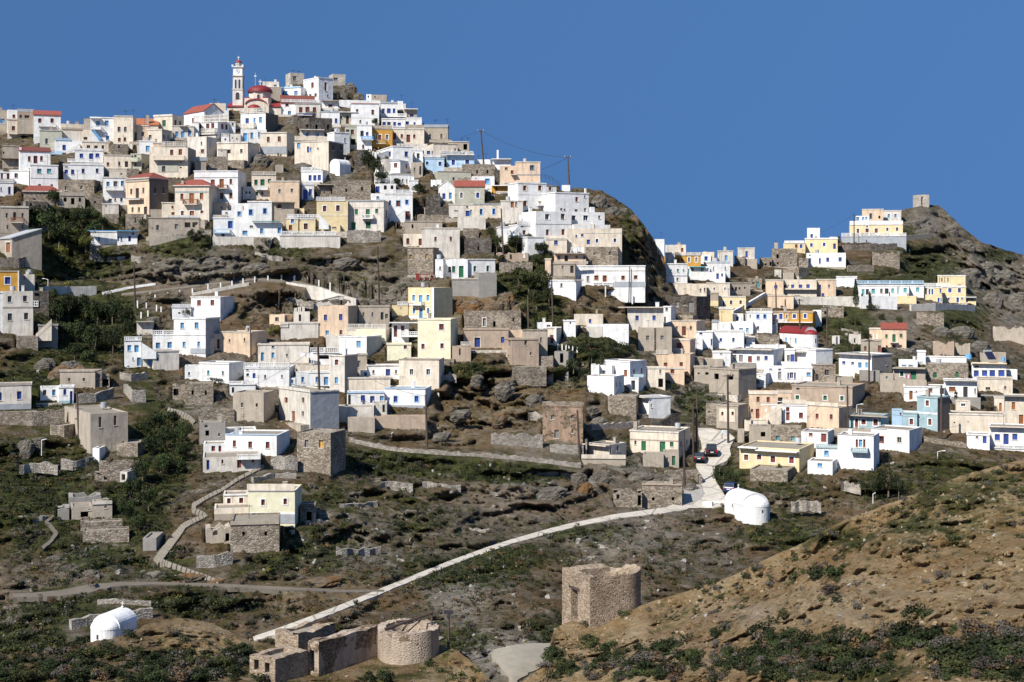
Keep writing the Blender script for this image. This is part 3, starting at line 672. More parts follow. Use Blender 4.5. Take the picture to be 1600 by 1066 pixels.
    tan = np.clip(1-left*.55, .45, 1)+.4*blobs([(310,1000,75,30,1)], X, Y); pale = blobs([(1180,960,90,20,.6),(1330,940,120,30,.35),(1050,1020,80,30,.5),(1560,930,90,40,.2),(330,985,50,12,.3)], X, Y)*.7
    msk = np.stack([veg-.25, tan, pale, np.ones(X.shape)], -1); msk = np.concatenate([msk, np.repeat(msk[-1:], 4, 0)], 0)
    sheet('near_slope', np.concatenate([P, np.array(back)], 0), msk)
    mb = MB(); s = 30000; mb.poly([(-s, -2000, -420), (s, -2000, -420), (s, s*2, -420), (-s, s*2, -420)], 'sea'); tag(mb.build('sea'), kind='structure')
    mb = MB(); mb.poly([(-900, -500, -62), (900, -500, -62), (900, 330, -62), (-900, 330, -62)], 'ground'); tag(mb.build('ground'), kind='structure')
def sheet(name, P, msk):
    nt, nx = P.shape[:2]; me = bpy.data.meshes.new(name)
    i = np.arange(nt*nx).reshape(nt, nx); q = np.stack([i[:-1, :-1], i[:-1, 1:], i[1:, 1:], i[1:, :-1]], -1).reshape(-1, 4)
    me.vertices.add(nt*nx); me.vertices.foreach_set('co', P.reshape(-1).astype(np.float32))
    me.loops.add(len(q)*4); me.loops.foreach_set('vertex_index', q.reshape(-1).astype(np.int32))
    me.polygons.add(len(q)); me.polygons.foreach_set('loop_start', np.arange(0, len(q)*4, 4, dtype=np.int32)); me.update(calc_edges=True); me.validate()
    a = me.color_attributes.new('mask', 'FLOAT_COLOR', 'POINT'); a.data.foreach_set('color', np.clip(msk, 0, 1).reshape(-1).astype(np.float32))
    me.materials.append(mat('ground')); o = bpy.data.objects.new(name, me); COL.objects.link(o); return tag(o, kind='structure')
RECTS_F = [(390,690,970,1060),(878,1008,880,990)]
def strip(name, key, lo, hi, lift, lab=None, kind='structure'):
    """A paved ribbon between two edge lines, draped a little above the ground, with a shallow kerb side."""
    mb = MB(); A = []; B = []
    n = 10; G = []
    for (xa, ya), (xb, yb) in zip(lo, hi):
        t = np.linspace(0, 1, n+1); x = xa+(xb-xa)*t; y = ya+(yb-ya)*t; d = dmain(x, y)-lift; G.append(np.stack([(x-CX)/F*d, d, -(y-HZ)/F*d], -1))
    if key == 'steps':       # worn slabs with a dark joint after each
        for i in range(len(G)-1):
            A = [p+Z3*.10 for p in G[i]]; B = [p*.2+q*.8+Z3*.10 for p, q in zip(G[i], G[i+1])]
            for k in range(n): mb.poly([A[k], B[k], B[k+1], A[k+1]], key)
            for E_ in (A, B):
                for k in range(n): mb.poly([E_[k], E_[k+1], E_[k+1]-Z3*.5, E_[k]-Z3*.5], key)
            for k in (0, n): mb.poly([A[k], B[k], B[k]-Z3*.6, A[k]-Z3*.6], key)
        G = []
    for i in range(len(G)-1):
        for k in range(n): mb.poly([G[i][k], G[i+1][k], G[i+1][k+1], G[i][k+1]], key)
        for k in (0, n): mb.poly([G[i][k], G[i+1][k], G[i+1][k]-Z3*.5, G[i][k]-Z3*.5], key)
    return tag(mb.build(name), kind=kind)
def dens(pts, n=6):
    out = []
    for a, b in zip(pts, pts[1:]):
        for k in range(n): out.append(tuple(np.array(a)*(1-k/n)+np.array(b)*k/n))
    return out+[pts[-1]]
def build_roads():
    for j, (nm, (key, pts)) in enumerate(list(ROADS.items())+list(PATHS.items())):
        pts = dens(pts, 4 if key == 'steps' else 6); lo = []; hi = []
        for i, (x, y, h) in enumerate(pts):
            a = pts[max(0, i-1)]; b = pts[min(len(pts)-1, i+1)]; dx, dy = b[0]-a[0], b[1]-a[1]; L = math.hypot(dx, dy) or 1; nx, ny = -dy/L, dx/L
            jt = random.uniform(-.6, .6); lo.append((x+nx*(h+jt), y+ny*(h+jt))); hi.append((x-nx*h, y-ny*h))
        strip(nm, key, lo, hi, .34+.02*j)
    for j, (nm, (key, rows)) in enumerate(ROWS.items()):
        rows = dens(rows, 4); strip(nm, key, [(l+random.uniform(-1, 1)*(.4 if key[0] == 'r' else 3.5), y) for y, l, r in rows], [(r+random.uniform(-1, 1)*(.4 if key[0] == 'r' else 3), y) for y, l, r in rows], .40+.05*j)
WALLS = [  # foot points with the wall's height in photo pixels
 ('S2', 'long low dry-stone wall crossing the slope below the bare knoll', [(545,690,6),(575,697,6),(620,705,5),(700,711,5),(800,718,5.5),(908,731,7)]),
 ('I', 'pale mottled retaining wall above the dark grove', [(72,458,11),(110,460,12),(151,459,12)]),
 ('W', 'whitewashed kerb wall rising from the dark grove up the bare rock', [(160,460,3),(200,451,3),(243,445,3)]),
 ('I', 'cream path wall with white posts above the dazzling white cube', [(300,461,3.5),(340,455,5),(389,446,5)]),
 ('I', 'whitewashed rubble path wall above the small peach house', [(447,443,2.5),(497,452,3.5),(523,462,4),(556,471,4)]),
 ('S2', 'front dry-stone wall of the grassy enclosure by the left chapel', [(112,984,15),(140,976,13),(170,971,12),(205,968,13),(239,965,13)]),
 ('S2', 'back dry-stone wall of the grassy enclosure by the left chapel', [(152,944,5),(190,943,5),(236,947,5)]),
 ('S2', 'dry-stone yard wall just behind the isolated yellow house', [(396,754,7),(430,746,7),(463,748,9)]),
 ('S2', 'dry-stone wall against the square grey stone house', [(423,732,18),(445,734,20),(465,734,20)]),
 ('S', 'stone terrace wall below the blue and white houses at the left edge', [(-30,662,20),(50,665,21),(101,663,24)]),
 ('S2', 'ruined knee-high wall left of the tall pink-plastered house', [(768,694,16),(800,696,17),(848,700,20)]),
 ('S2', 'dry-stone wall in front of the tall pink-plastered house', [(860,706,12),(912,712,15)]),
 ('S', 'grey stone terrace wall below the white house with four deep blue shutters', [(1325,425,10),(1366,424,10)]),
 ('S', 'stone terrace wall below the grey-blue ridge terrace', [(1318,392,8),(1360,391,9),(1402,389,9)]),
 ('T', 'plain tan wall running out along the ridge from the grey-blue terrace', [(1416,376,8),(1456,372,7)]),
 ('I', 'ivory garden wall under the yellow two-storey house on the right', [(1424,486,10),(1462,486,12),(1524,487,10)]),
 ('W', 'white terrace wall with faded blue lettering under the long guesthouse', [(1345,482,19),(1402,484,21)]),
 ('I', 'long whitewashed wall joining the long peach house and the guesthouse', [(1216,474,11),(1280,476,12),(1345,480,17)]),
 ('W', 'white stair wall climbing right of the yellow three-windowed house', [(1146,491,5),(1170,478,5),(1197,462,5)]),
 ('S', 'low stone path wall left of the white bungalow with royal blue shutters', [(1442,689,6),(1470,694,7),(1510,700,7)]),
 ('S', 'rough stone wall at the bend under the green-doored road house', [(1040,748,12),(1085,748,13),(1092,757,13)]),
 ('S2', 'dry-stone wall below the sky blue doored house beside the grove', [(187,592,10),(205,596,10),(231,592,10)]),
 ('S2', 'tumbled dry-stone sheepfold wall below the sky blue doored house', [(193,613,12),(206,628,17),(228,629,18)]),
 ('S2', 'dry-stone wall under the long tan house in the left gully', [(121,630,14),(150,628,13),(178,623,18)]),
 ('S2', 'dry-stone terrace wall beside the two-windowed rubble barn', [(307,887,16),(335,886,18),(364,881,18)]),
 ('S2', 'broken stone wall between the two small cars and the tall pink-plastered house', [(925,672,7),(960,669,8),(1000,667,8)]),
 ('D', 'dark jagged remains of stone walls behind the green-doored road house', [(1018,672,20),(1034,673,16),(1052,670,26),(1062,668,22)]),
 ('S2', 'crumbling stone wall under the ivory green-doored house', [(542,378,18),(570,379,19),(595,377,16)]),
 ('S', 'stone wall under the shed with the grey metal roof at the left edge', [(-20,420,18),(30,419,16),(65,412,12)]),
 ('S2', 'ragged terrace wall below the black-holed rough tan house', [(228,376,7),(275,374,7),(330,366,7)]),
 ('W', 'low white wall with a whitewashed block beside the road chapel', [(1098,791,7),(1112,793,8)]),
 ('W', 'short white wall running from the road to the chapel door', [(1112,787,2.5),(1137,785,3)]),
]
def build_walls():
    for key, lab, pts in WALLS:
        P = [at(x, y, D1(x, y)-.15) for x, y, h in pts]; H = [h*D1(x, y)/F for x, y, h in pts]; og = P[0]
        mb = MB(); jag = .14 if key in 'SDS2S3' else .03
        for (a, b, ha, hb) in zip(P, P[1:], H, H[1:]):
            n = max(2, int(np.linalg.norm(b-a)/.5)); d = (b-a)*np.array([1, 1, 0]); d /= np.linalg.norm(d); m = np.array([-d[1], d[0], 0])*.5
            tops = [ha+(hb-ha)*k/n+random.uniform(-jag, jag)*(2.5 if 'jagged' in lab or 'ruined' in lab else 1) for k in range(n+1)]
            for k in range(n):
                p = a+(b-a)*k/n; q = a+(b-a)*(k+1)/n; t0, t1 = tops[k], tops[k+1]
                mb.poly([p-Z3*2, q-Z3*2, q+Z3*t1, p+Z3*t0], key); mb.poly([p+m-Z3*2, q+m-Z3*2, q+m+Z3*t1, p+m+Z3*t0], key); mb.poly([p+Z3*t0, q+Z3*t1, q+m+Z3*t1, p+m+Z3*t0], key)
            for p, t in ((a, tops[0]), (b, tops[-1])): mb.poly([p-Z3*2, p+m-Z3*2, p+m+Z3*t, p+Z3*t], key)
        o = mb.build('stone_wall' if key in 'S2S3D' else 'plastered_wall', None, og); tag(o, lab, 'wall')
    # short tumbled terrace walls on the open slopes
    rr = random.Random(3); n = 0
    for x, y, L in ((470,640,30),(560,790,60),(620,760,50),(500,820,46),(560,860,70),(690,760,60),(740,830,50),(640,880,40),(900,880,60),(960,860,50),(860,900,60),(1020,880,40),(350,690,34),(60,730,60),(120,720,50),(50,810,44),(470,470,40),(420,400,44),(530,400,40),(470,510,24),(1450,505,46),(1330,520,30),(1420,545,36),(1500,590,40),(1260,790,46),(1330,760,30),(700,590,26),(840,650,30),(1140,620,26),(1400,690,24),(220,400,30),(300,410,40)):
        pts = []; k = 8
        for i in range(k+1): t = i/k; xx = x+L*t-L/2; yy = y+3*math.sin(t*3+x)+rr.uniform(-1, 1); pts.append(at(xx, yy, D1(xx, yy)-.1))
        mb = MB()
        tops = [rr.uniform(.12, .5) for _ in pts]
        for a, b, t0, t1 in zip(pts, pts[1:], tops, tops[1:]):
            m = np.array([0, .55, 0]); mb.poly([a-Z3, b-Z3, b+Z3*t1, a+Z3*t0], 'S2'); mb.poly([a+m-Z3, b+m-Z3, b+m+Z3*t1, a+m+Z3*t0], 'S2'); mb.poly([a+Z3*t0, b+Z3*t1, b+m+Z3*t1, a+m+Z3*t0], 'S2')
        tag(mb.build('terrace_wall', None, pts[0]), 'short tumbled dry-stone terrace wall out on the open slope', 'wall', 'tumbled terrace walls on the open slopes')
    # posts
    def posts(L, lab, grp):
        for x, y0, y1 in L:
            D = D1(x, y1)-.2; p = at(x, y1, D); h = (y1-y0)*D/F; mb = MB(); w = .10
            mb.box(p, (1, 0, 0), (0, 1, 0), -w, w, -w, w, -.6, h, 'W'); mb.box(p, (1, 0, 0), (0, 1, 0), -w*1.25, w*1.25, -w*1.25, w*1.25, h, h+.08, 'W'); mb.poly
            tag(mb.build('path_post', None, p), lab, 'post', grp)
    posts([(160+a/5.333, 420+b/5.333, 420+c/5.333) for a, b, c in [(440,220,264),(545,200,237),(645,180,205),(750,165,200),(880,130,178),(985,120,158),(1080,105,145),(1172,85,128),(1270,68,106),(1380,62,100),(1492,55,97),(1597,65,97)]], 'white square post in the row along the upper path above the dazzling white cube', 'white posts along the upper path')
    posts([(160+a/5.333, 420+b/5.333, 420+c/5.333) for a, b, c in [(293,270,330),(367,285,322),(452,305,347),(490,320,354),(323,365,407),(380,352,392)]], 'white square post on the lower path bend beside the dark grove', 'white posts on the lower path bend')
    posts([(400+a/6.667, 430+b/6.667, 430+c/6.667) for a, b, c in [(267,5,52),(403,10,62),(535,25,77),(655,55,122),(772,80,182)]], 'white square post on the whitewashed rubble path wall above the small peach house', 'white posts on the rubble path wall')
    posts([(660+a/6.667, 480+b/6.667, 480+c/6.667) for a, b, c in [(1410,388,442),(1455,390,432),(1495,398,442),(1527,405,452),(1565,410,462),(1612,425,470)]], 'white square post on top of the half-open grey concrete building', 'white posts on the concrete building')
    posts([(946,448,459),(971,455,466),(988,461,470)], 'white post on the slanting path wall right of the blank white cube house', 'white posts beside the slanting path')
# ------------------------------------------------------------------ church, chapels, mills
def ring(c, ax, ay, r, n, z, a0=0, a1=2*math.pi, close=True):
    return [np.asarray(c)+np.asarray(ax)*r*math.cos(a0+(a1-a0)*i/(n if close else n-1))+np.asarray(ay)*r*math.sin(a0+(a1-a0)*i/(n if close else n-1))+Z3*z for i in range(n)]
def loft(mb, rings, key, closed=True):
    for A, B in zip(rings, rings[1:]):
        n = len(A)
        for i in range(n if closed else n-1): mb.poly([A[i], A[(i+1) % n], B[(i+1) % n], B[i]], key)
def dome(mb, c, ax, ay, r, h, z, key, n=24, a0=0, a1=2*math.pi, close=True, k=7):
    R = [ring(c, ax, ay, r*math.cos(.5*math.pi*i/k), n, z+h*math.sin(.5*math.pi*i/k), a0, a1, close) for i in range(k)]
    loft(mb, R, key, close)
    top = np.asarray(c)+Z3*(z+h); A = R[-1]
    for i in range(len(A) if close else len(A)-1): mb.poly([A[i], A[(i+1) % len(A)], top], key)
def cross(mb, p, h, key):
    mb.box(p, (1, 0, 0), (0, 1, 0), -h*.06, h*.06, -h*.06, h*.06, 0, h, key); mb.box(p, (1, 0, 0), (0, 1, 0), -h*.3, h*.3, -h*.05, h*.05, h*.6, h*.72, key)
def arch_hole(mb, O, e, m, uc, w, z0, z1, key, dep=.25, dark='_k'):
    """A recessed round-headed opening panel with a raised surround."""
    n = 8; pts = [(uc-w/2, z0)]+[(uc-w/2*math.cos(math.pi*i/n), z1-w/2+w/2*math.sin(math.pi*i/n)) for i in range(n+1)]+[(uc+w/2, z0)]
    mb.poly([O+e*u+Z3*z-m*.02 for u, z in pts], dark)
    t = .13; out = [(uc+(u-uc)*(1+2*t/w), z+(t if z > z0 else 0)) for u, z in pts]
    for a, b, c, d in zip(pts, pts[1:], out[1:], out): mb.poly([O+e*u+Z3*z-m*.06 for u, z in (a, b, c, d)], key)
def build_church():
    X = lambda x: 220+x/6.6667
    Y = lambda y: 80+y/6.6667
    D = D1(X(1050), Y(640)); s = D/F
    th = -math.atan((X(1000)-CX)/F)-math.radians(10); e = np.array([math.cos(th), math.sin(th), 0]); m = np.array([-e[1], e[0], 0])
    O = at(X(885), Y(665), D); k = s/6.6667                       # metres per enlarged pixel
    root = empty('church', O, 'cream church with a red dome and red side roofs below the summit', 'church')
    U = lambda x: (x-885)*k
    H = lambda y: (665-y)*k
    def b(name, mb, sm=False): return mb.build(name, root, O, sm)
    w = MB()
    w.box(O, e, m, U(885), U(1450), 1.5, 10, -4, H(572), 'C')             # long body
    w.box(O, e, m, U(1075), U(1330), .2, 11, -4, H(550), 'C')             # cross arm
    n = 14; uc = (U(1085)+U(1310))/2; hw = (U(1310)-U(1085))/2; z0 = H(550); hh = H(492)-z0
    arc = [(uc-hw*math.cos(math.pi*i/n), z0+hh*math.sin(math.pi*i/n)) for i in range(n+1)]
    w.poly([O+e*u+Z3*z+m*.2 for u, z in arc], 'C')
    b('walls', w)
    r = MB()
    for (p, q) in zip(arc, arc[1:]):
        a, c = O+e*p[0]+Z3*p[1], O+e*q[0]+Z3*q[1]
        r.poly([a-m*.05, c-m*.05, c+m*11, a+m*11], 'dome'); r.poly([a-m*.05, c-m*.05, c-m*.05-Z3*.28, a-m*.05-Z3*.28], 'dome')
    for u0, u1 in ((U(880), U(1072)), (U(1325), U(1452))):
        za, zb = H(572), H(506)
        r.poly([O+e*u0+m*1.2+Z3*za, O+e*u1+m*1.2+Z3*za, O+e*u1+m*6+Z3*zb, O+e*u0+m*6+Z3*zb], 'dome'); r.poly([O+e*u0+m*10.2+Z3*za, O+e*u1+m*10.2+Z3*za, O+e*u1+m*6+Z3*zb, O+e*u0+m*6+Z3*zb], 'dome')
        for u in (u0, u1): r.poly([O+e*u+m*1.2+Z3*za, O+e*u+m*10.2+Z3*za, O+e*u+m*6+Z3*zb], 'dome')
    for uc2 in ((U(1105)), U(1285)):                                      # little red corner caps
        r.poly([O+e*(uc2-.75)+m*.9+Z3*H(484), O+e*(uc2+.75)+m*.9+Z3*H(484), O+e*uc2+m*1.6+Z3*H(466)], 'dome'); r.box(O, e, m, uc2-.75, uc2+.75, .9, 2.2, H(550), H(484), 'C')
    b('roof', r)
    ap = MB(); c = O+e*U(1180)-m*.0; R = (U(1245)-U(1112))/2
    loft(ap, [ring(c, e, -m, R, 14, z, 0, math.pi, False) for z in (-4, H(600))], 'C', False); dome(ap, c, e, -m, R+.12, H(555)-H(600), H(600), 'dome', 14, 0, math.pi, False); b('apse', ap)
    d = MB(); c = O+e*((U(1085)+U(1320))/2)+m*5.5; R = (U(1320)-U(1085))/2*1.02
    loft(d, [ring(c, e, m, R, 8, z, math.pi/8, 2*math.pi+math.pi/8) for z in (H(560), H(396))], 'C'); dr = b('drum', d)
    for uu in (-.0,):
        wn = MB(); arch_hole(wn, c-m*R*math.cos(math.pi/8), e, m, uu, .62, H(478), H(432), 'I'); wn.build('window', root, O)
    d = MB(); dome(d, c, e, m, R+.25, H(322)-H(396), H(396), 'dome', 32); loft(d, [ring(c, e, m, R+.25, 32, z) for z in (H(396)-.15, H(396))], 'dome'); b('dome', d, True)
    x = MB(); cross(x, c+Z3*H(322), 1.3, 'W'); b('cross', x)
    dr = MB(); dr.box(O, e, m, U(990), U(1018), 1.38, 1.46, H(690), H(655), '_r'); b('door', dr)
    # bell tower, beside the nave
    B = at(X(1008), Y(520), D+3.0); t_e, t_m = e, m; W = 1.02*(1058-955)*k*1.0/2
    rt = empty('bell_tower', B, 'tall white bell tower with a clock and small red dome beside the church', 'tower')
    Zt = lambda y: (520-y)*k
    w = MB(); w.box(B, e, m, -W, W, 0, 2*W, -6, Zt(402), 'I'); w.box(B, e, m, -W*.96, W*.96, W*.04, W*1.96, Zt(402), Zt(262), 'I'); w.box(B, e, m, -W*.92, W*.92, W*.08, W*1.92, Zt(262), Zt(168), 'W')
    for i in range(2):                                                    # paired bell openings
        pass
    w.build('shaft', rt, B)
    for y, o, ky in ((402, .12, 'I'), (262, .12, 'T'), (166, .16, 'W')):
        cb = MB(); cb.box(B, e, m, -W-o, W+o, -o, 2*W+o, Zt(y), Zt(y)+.22, ky); cb.build('cornice', rt, B)
    pn = MB()
    for sx in (-1, 1):
        for sy in (0, 1): pn.box(B, e, m, sx*W-.2, sx*W+.2, sy*2*W-.2, sy*2*W+.2, Zt(166)+.22, Zt(166)+.6, 'W')
    pn.build('pinnacle', rt, B)
    for uc, w_, a, c_ in ((0, .95, 505, 428), (-.43, .48, 388, 292), (.43, .48, 388, 292)):
        o = MB(); arch_hole(o, B+m*(W*.04 if w_ < .9 else 0), e, m, uc, w_, Zt(a), Zt(c_), 'W'); ob = o.build('bell_opening', rt, B)
    for uc in (-.43, .43):
        o = MB(); arch_hole(o, B+e*W*.96+m*W, m, -e, uc, .48, Zt(388), Zt(292), 'W'); o.build('bell_opening', rt, B)
    ck = MB(); cc = B+m*(W*.08-.03)+Z3*Zt(208); n = 24
    ck.poly([cc+e*.50*math.cos(2*math.pi*i/n)+Z3*.50*math.sin(2*math.pi*i/n) for i in range(n)], 'E')
    ck.poly([cc-m*.03+e*.43*math.cos(2*math.pi*i/n)+Z3*.43*math.sin(2*math.pi*i/n) for i in range(n)], 'W'); cl = ck.build('clock', rt, B)
    hd = MB()
    for ang, L in ((math.radians(140), .40), (math.radians(-42), .30)):
        d = e*math.cos(ang)+Z3*math.sin(ang); p = Z3*math.cos(ang)-e*math.sin(ang); c2 = cc-m*.06
        hd.poly([c2-p*.05, c2+p*.05, c2+d*L+p*.03, c2+d*L-p*.03], '_k')
    hd.build('clock_hands', cl, B)
    c = B+m*W; ln = MB(); loft(ln, [ring(c, e, m, .62, 8, z) for z in (Zt(166)+.1, Zt(108))], 'I'); 
    for i in range(8):
        a = math.pi/8+i*math.pi/4+math.pi/8; d = e*math.cos(a)+m*math.sin(a); arch_hole(ln, c+d*.58, np.array([-d[1], d[0], 0]), -d, 0, .2, Zt(155), Zt(118), 'I')
    ln.build('lantern', rt, B)
    dm = MB(); dome(dm, c, e, m, .78, Zt(82)-Zt(108), Zt(108), 'dome', 20); dm.build('dome', rt, B, True)
    x = MB(); cross(x, c+Z3*Zt(82), .95, 'W'); x.build('cross', rt, B)
    for px, y0, y1, lab in ((399,114,131,'thin white aerial mast standing behind the church dome'), (414.5,118,131,'thin dark aerial mast right of the church dome')):
        mb = MB(); p = at(px, y1+14, D+9); q = at(px, y0, D+9); mb.tube(p, q, .05, .04, 'W' if px < 405 else 'cable', 6)
        if px < 405: mb.box(q, (1, 0, 0), (0, 1, 0), -.25, .25, -.1, .1, -.9, -.6, 'W')
        tag(mb.build('aerial_mast', None, p), lab, 'mast')
def chapel(label, px, py, D, wid, length, wallh, yaw, roofkey='W', apse_front=True, windows=(), rise=.95, crossed=True):
    """Barrel-vaulted chapel; its apse end stands at (px, py), yaw turns that end away from the viewer."""
    th = -math.atan((px-CX)/F)+math.radians(yaw); e = np.array([math.cos(th), math.sin(th), 0]); m = np.array([-e[1], e[0], 0])
    O = at(px, py, D); FOOT.append((O, e, m, -wid/2-.1, wid/2+.1, length, O[2])); R = wid/2; n = 16
    root = empty('chapel', O, label, 'chapel')
    arc = [(-R*math.cos(math.pi*i/n), wallh+R*rise*math.sin(math.pi*i/n)) for i in range(n+1)]
    w = MB()
    for sx in (-1, 1): w.poly([O+e*R*sx-Z3*2.5, O+e*R*sx+m*length-Z3*2.5, O+e*R*sx+m*length+Z3*wallh, O+e*R*sx+Z3*wallh], 'W')
    for ww in (0, length): w.poly([O+e*-R+m*ww-Z3*2.5, O+e*R+m*ww-Z3*2.5]+[O+e*u+m*ww+Z3*z for u, z in arc[::-1]], 'W')
    w.build('walls', root, O)
    r = MB()
    for (a, b) in zip(arc, arc[1:]):
        p = [O+e*u*1.012+Z3*(z+.05)+m*ww for (u, z), ww in ((a, -.03), (b, -.03), (b, length+.03), (a, length+.03))]; r.poly(p, roofkey)
        q = [O+e*u+Z3*(z-.08)+m*ww for (u, z), ww in ((a, -.03), (b, -.03), (b, length+.03), (a, length+.03))]; r.poly(q[::-1], 'W'); r.poly([p[0], p[1], q[1], q[0]], 'W'); r.poly([p[3], p[2], q[2], q[3]], 'W')
    r.build('vault_roof', root, O)
    if apse_front:
        a = MB(); rr = R*.95; loft(a, [ring(O, e, -m, rr, 18, z, 0, math.pi, False) for z in (-2.5, wallh*1.02)], 'W', False); a.build('apse', root, O)
        a = MB(); dome(a, O, e, -m, rr+.03, rr*.62, wallh*1.02, roofkey if roofkey != 'W' else 'W', 18, 0, math.pi, False); a.build('apse_roof', root, O)
        s = MB(); s.box(O-m*rr, e, m, -.09, .09, -.02, .3, wallh*.42, wallh*.72, '_k'); s.build('slit_window', root, O)
    for sx, ww, z0, wd, hh, col in windows:
        s = MB(); s.box(O+e*R*sx, e, m, -.03, .03, ww-wd/2, ww+wd/2, z0, z0+hh, col); ob = s.build('window', root, O)
        s = MB()
        for (w0, w1, za, zb) in ((ww-wd/2-.1, ww-wd/2-.003, z0-.1, z0+hh+.1), (ww+wd/2+.003, ww+wd/2+.1, z0-.1, z0+hh+.1), (ww-wd/2, ww+wd/2, z0+hh+.003, z0+hh+.1), (ww-wd/2, ww+wd/2, z0-.1, z0-.003)): s.box(O+e*R*sx, e, m, -.06, .06, w0, w1, za, zb, 'W')
        s.build('frame', ob, O)
    if crossed:
        s = MB(); p = O+m*(length-.2)+Z3*(wallh+R*rise+.08); s.box(p, (1, 0, 0), (0, 1, 0), -.1, .1, -.1, .1, 0, .12, 'W'); cross(s, p+Z3*.1, .45, 'W'); s.build('cross', root, O)
    return root
def ragged_drum(mb, C, ax, ay, r, th, h, key, a0, a1, n, amp, lead=None, seed=0.0, tower=1.0):
    """A thick masonry wall along an arc (with straight leads for a horseshoe plan), ragged along the top."""
    path = [C+ax*r*math.cos(a0+(a1-a0)*i/n)+ay*r*math.sin(a0+(a1-a0)*i/n) for i in range(n+1)]
    if lead: path = [path[0]+lead*(1-k/6) for k in range(6)]+path+[path[-1]+lead*((k+1)/6) for k in range(6)]
    N = len(path); cen = sum(path)/N
    inn = []
    for i, p in enumerate(path):
        t = path[min(N-1, i+1)]-path[max(0, i-1)]; t /= np.linalg.norm(t); nn = np.array([-t[1], t[0], 0])
        inn.append(p+nn*th)
    tops = [h-amp*(.5+.5*math.sin(i*.55+seed))*(.5+.5*math.sin(i*.21+seed*3))-random.random()*.12 for i in range(N)]
    for i in range(N-1):
        a, b, c, d = path[i], path[i+1], inn[i+1], inn[i]; ta, tb = tops[i], tops[i+1]
        mb.poly([a-Z3*3, b-Z3*3, b*1+Z3*tb, a+Z3*ta], key); mb.poly([d-Z3*3, c-Z3*3, c+Z3*tb, d+Z3*ta], key); mb.poly([a+Z3*ta, b+Z3*tb, c+Z3*tb, d+Z3*ta], key)
    for i in (0, N-1): mb.poly([path[i]-Z3*3, inn[i]-Z3*3, inn[i]+Z3*tops[i], path[i]+Z3*tops[i]], key)
    return path, inn
def build_mills():
    ax = np.array([1., 0, 0]); ay = np.array([0, 1., 0])
    # left round mill
    D = DF(638, 1044)+1; s = D/F; C = at(638, 1046, D+49*s); R = 49*s
    root = empty('windmill_ruin', C, 'round roofless windmill stump with a fallen beam on top, nearest the viewer', 'windmill'); h = 62*s+.5
    mb = MB(); ragged_drum(mb, C, ax, ay, R, .75, h, 'plmill2', 0, 2*math.pi, 64, .15); mb.build('walls', root, C)
    bm = MB(); z = h+.12; f = lambda x, w, zz: C+ax*(x*R)+ay*(w*R)+Z3*zz
    bm.tube(f(-.72, -.5, z-.15), f(.78, .35, z+.75), .14, .12, 'wood', 7); bm.build('mill_shaft', root, C)
    bm = MB(); bm.tube(f(.74, .32, z-.4), f(.76, .33, z+.95), .1, .08, 'wood', 6); bm.build('post', root, C)
    bm = MB(); bm.tube(f(-.3, -.25, z-1.0), f(.05, .3, z+.2), .08, .07, 'wood', 6); bm.tube(f(-.45, .6, z-.2), f(.5, .72, z-.1), .08, .07, 'wood', 6); bm.tube(f(-.1, -.6, z-.6), f(.4, .2, z+.2), .07, .06, 'wood', 6); bm.build('broken_beams', root, C)
    fl = MB(); fl.poly([C+ax*R*.9*math.cos(2*math.pi*i/24)+ay*R*.9*math.sin(2*math.pi*i/24)+Z3*(h-1.6) for i in range(24)], 'earth'); fl.build('rubble_floor', root, C)
    FOOT_F.append((C, R))
    # right horseshoe mill
    D = DF(925, 985)+.5; s = D/F; th = math.radians(-38); e = np.array([math.cos(th), math.sin(th), 0]); m = np.array([-e[1], e[0], 0])
    corner = at(922, 986, D); h = (986-901)*s
    root = empty('windmill_ruin', corner, 'horseshoe-shaped roofless windmill ruin with a tall doorway on the right-hand spur', 'windmill')
    Wd = 3.3; e2 = -e                       # flat doorway front runs back to the left from the near corner
    th = math.radians(142); fe = np.array([math.cos(math.radians(116)), math.sin(math.radians(116)), 0])  # towards the left end
    fm = np.array([math.cos(math.radians(26)), math.sin(math.radians(26)), 0])                              # into the building
    Wd = 5.2; Lg = 3.7
    mb = MB(); oz = lambda u: -.12*abs(math.sin(u*5))
    holed(mb, corner+fe*Wd, -fe, fm, 0, Wd, -3, h, [(1.7, 2.95, .2, h*.64)], .7, 'S3', lambda u: -.1-.22*random.random(), .7)
    r = Wd/2; C = corner+fe*r+fm*Lg
    path = [corner+fm*Lg*k/5 for k in range(5)]+[C-fe*r*math.cos(math.pi*i/28)+fm*r*math.sin(math.pi*i/28) for i in range(29)]+[corner+fe*Wd+fm*Lg*(1-k/5) for k in range(1, 6)]
    N = len(path); tops = []
    for i in range(N):
        g = 0.15*random.random(); t = i/N
        if .02 < t < .18: g += .0
        if .62 < t < .8: g += .45*math.sin((t-.58)/.22*math.pi)
        if .18 < t < .5: g += .05
        tops.append(h-g-.1+(.22*math.sin((t-.2)/.4*math.pi) if .2 < t < .6 else 0))
    for i in range(N-1):
        a, b = path[i], path[i+1]; t = b-a; t = t/np.linalg.norm(t); nn = np.array([-t[1], t[0], 0])*.7; c, d = b+nn, a+nn
        mb.poly([a-Z3*3, b-Z3*3, b+Z3*tops[i+1], a+Z3*tops[i]], 'S3'); mb.poly([d-Z3*3, c-Z3*3, c+Z3*(tops[i+1]-.25), d+Z3*(tops[i]-.25)], 'S3'); mb.poly([a+Z3*tops[i], b+Z3*tops[i+1], c+Z3*(tops[i+1]-.25), d+Z3*(tops[i]-.25)], 'S3')
    mb.build('walls', root, corner)
    lb = MB(); lb.box(corner+fe*Wd, -fe, fm, 1.35, 3.3, -.06, .5, h*.64+.02, h*.64+.24, 'wood'); lb.build('lintel', root, corner)
    rb = MB()
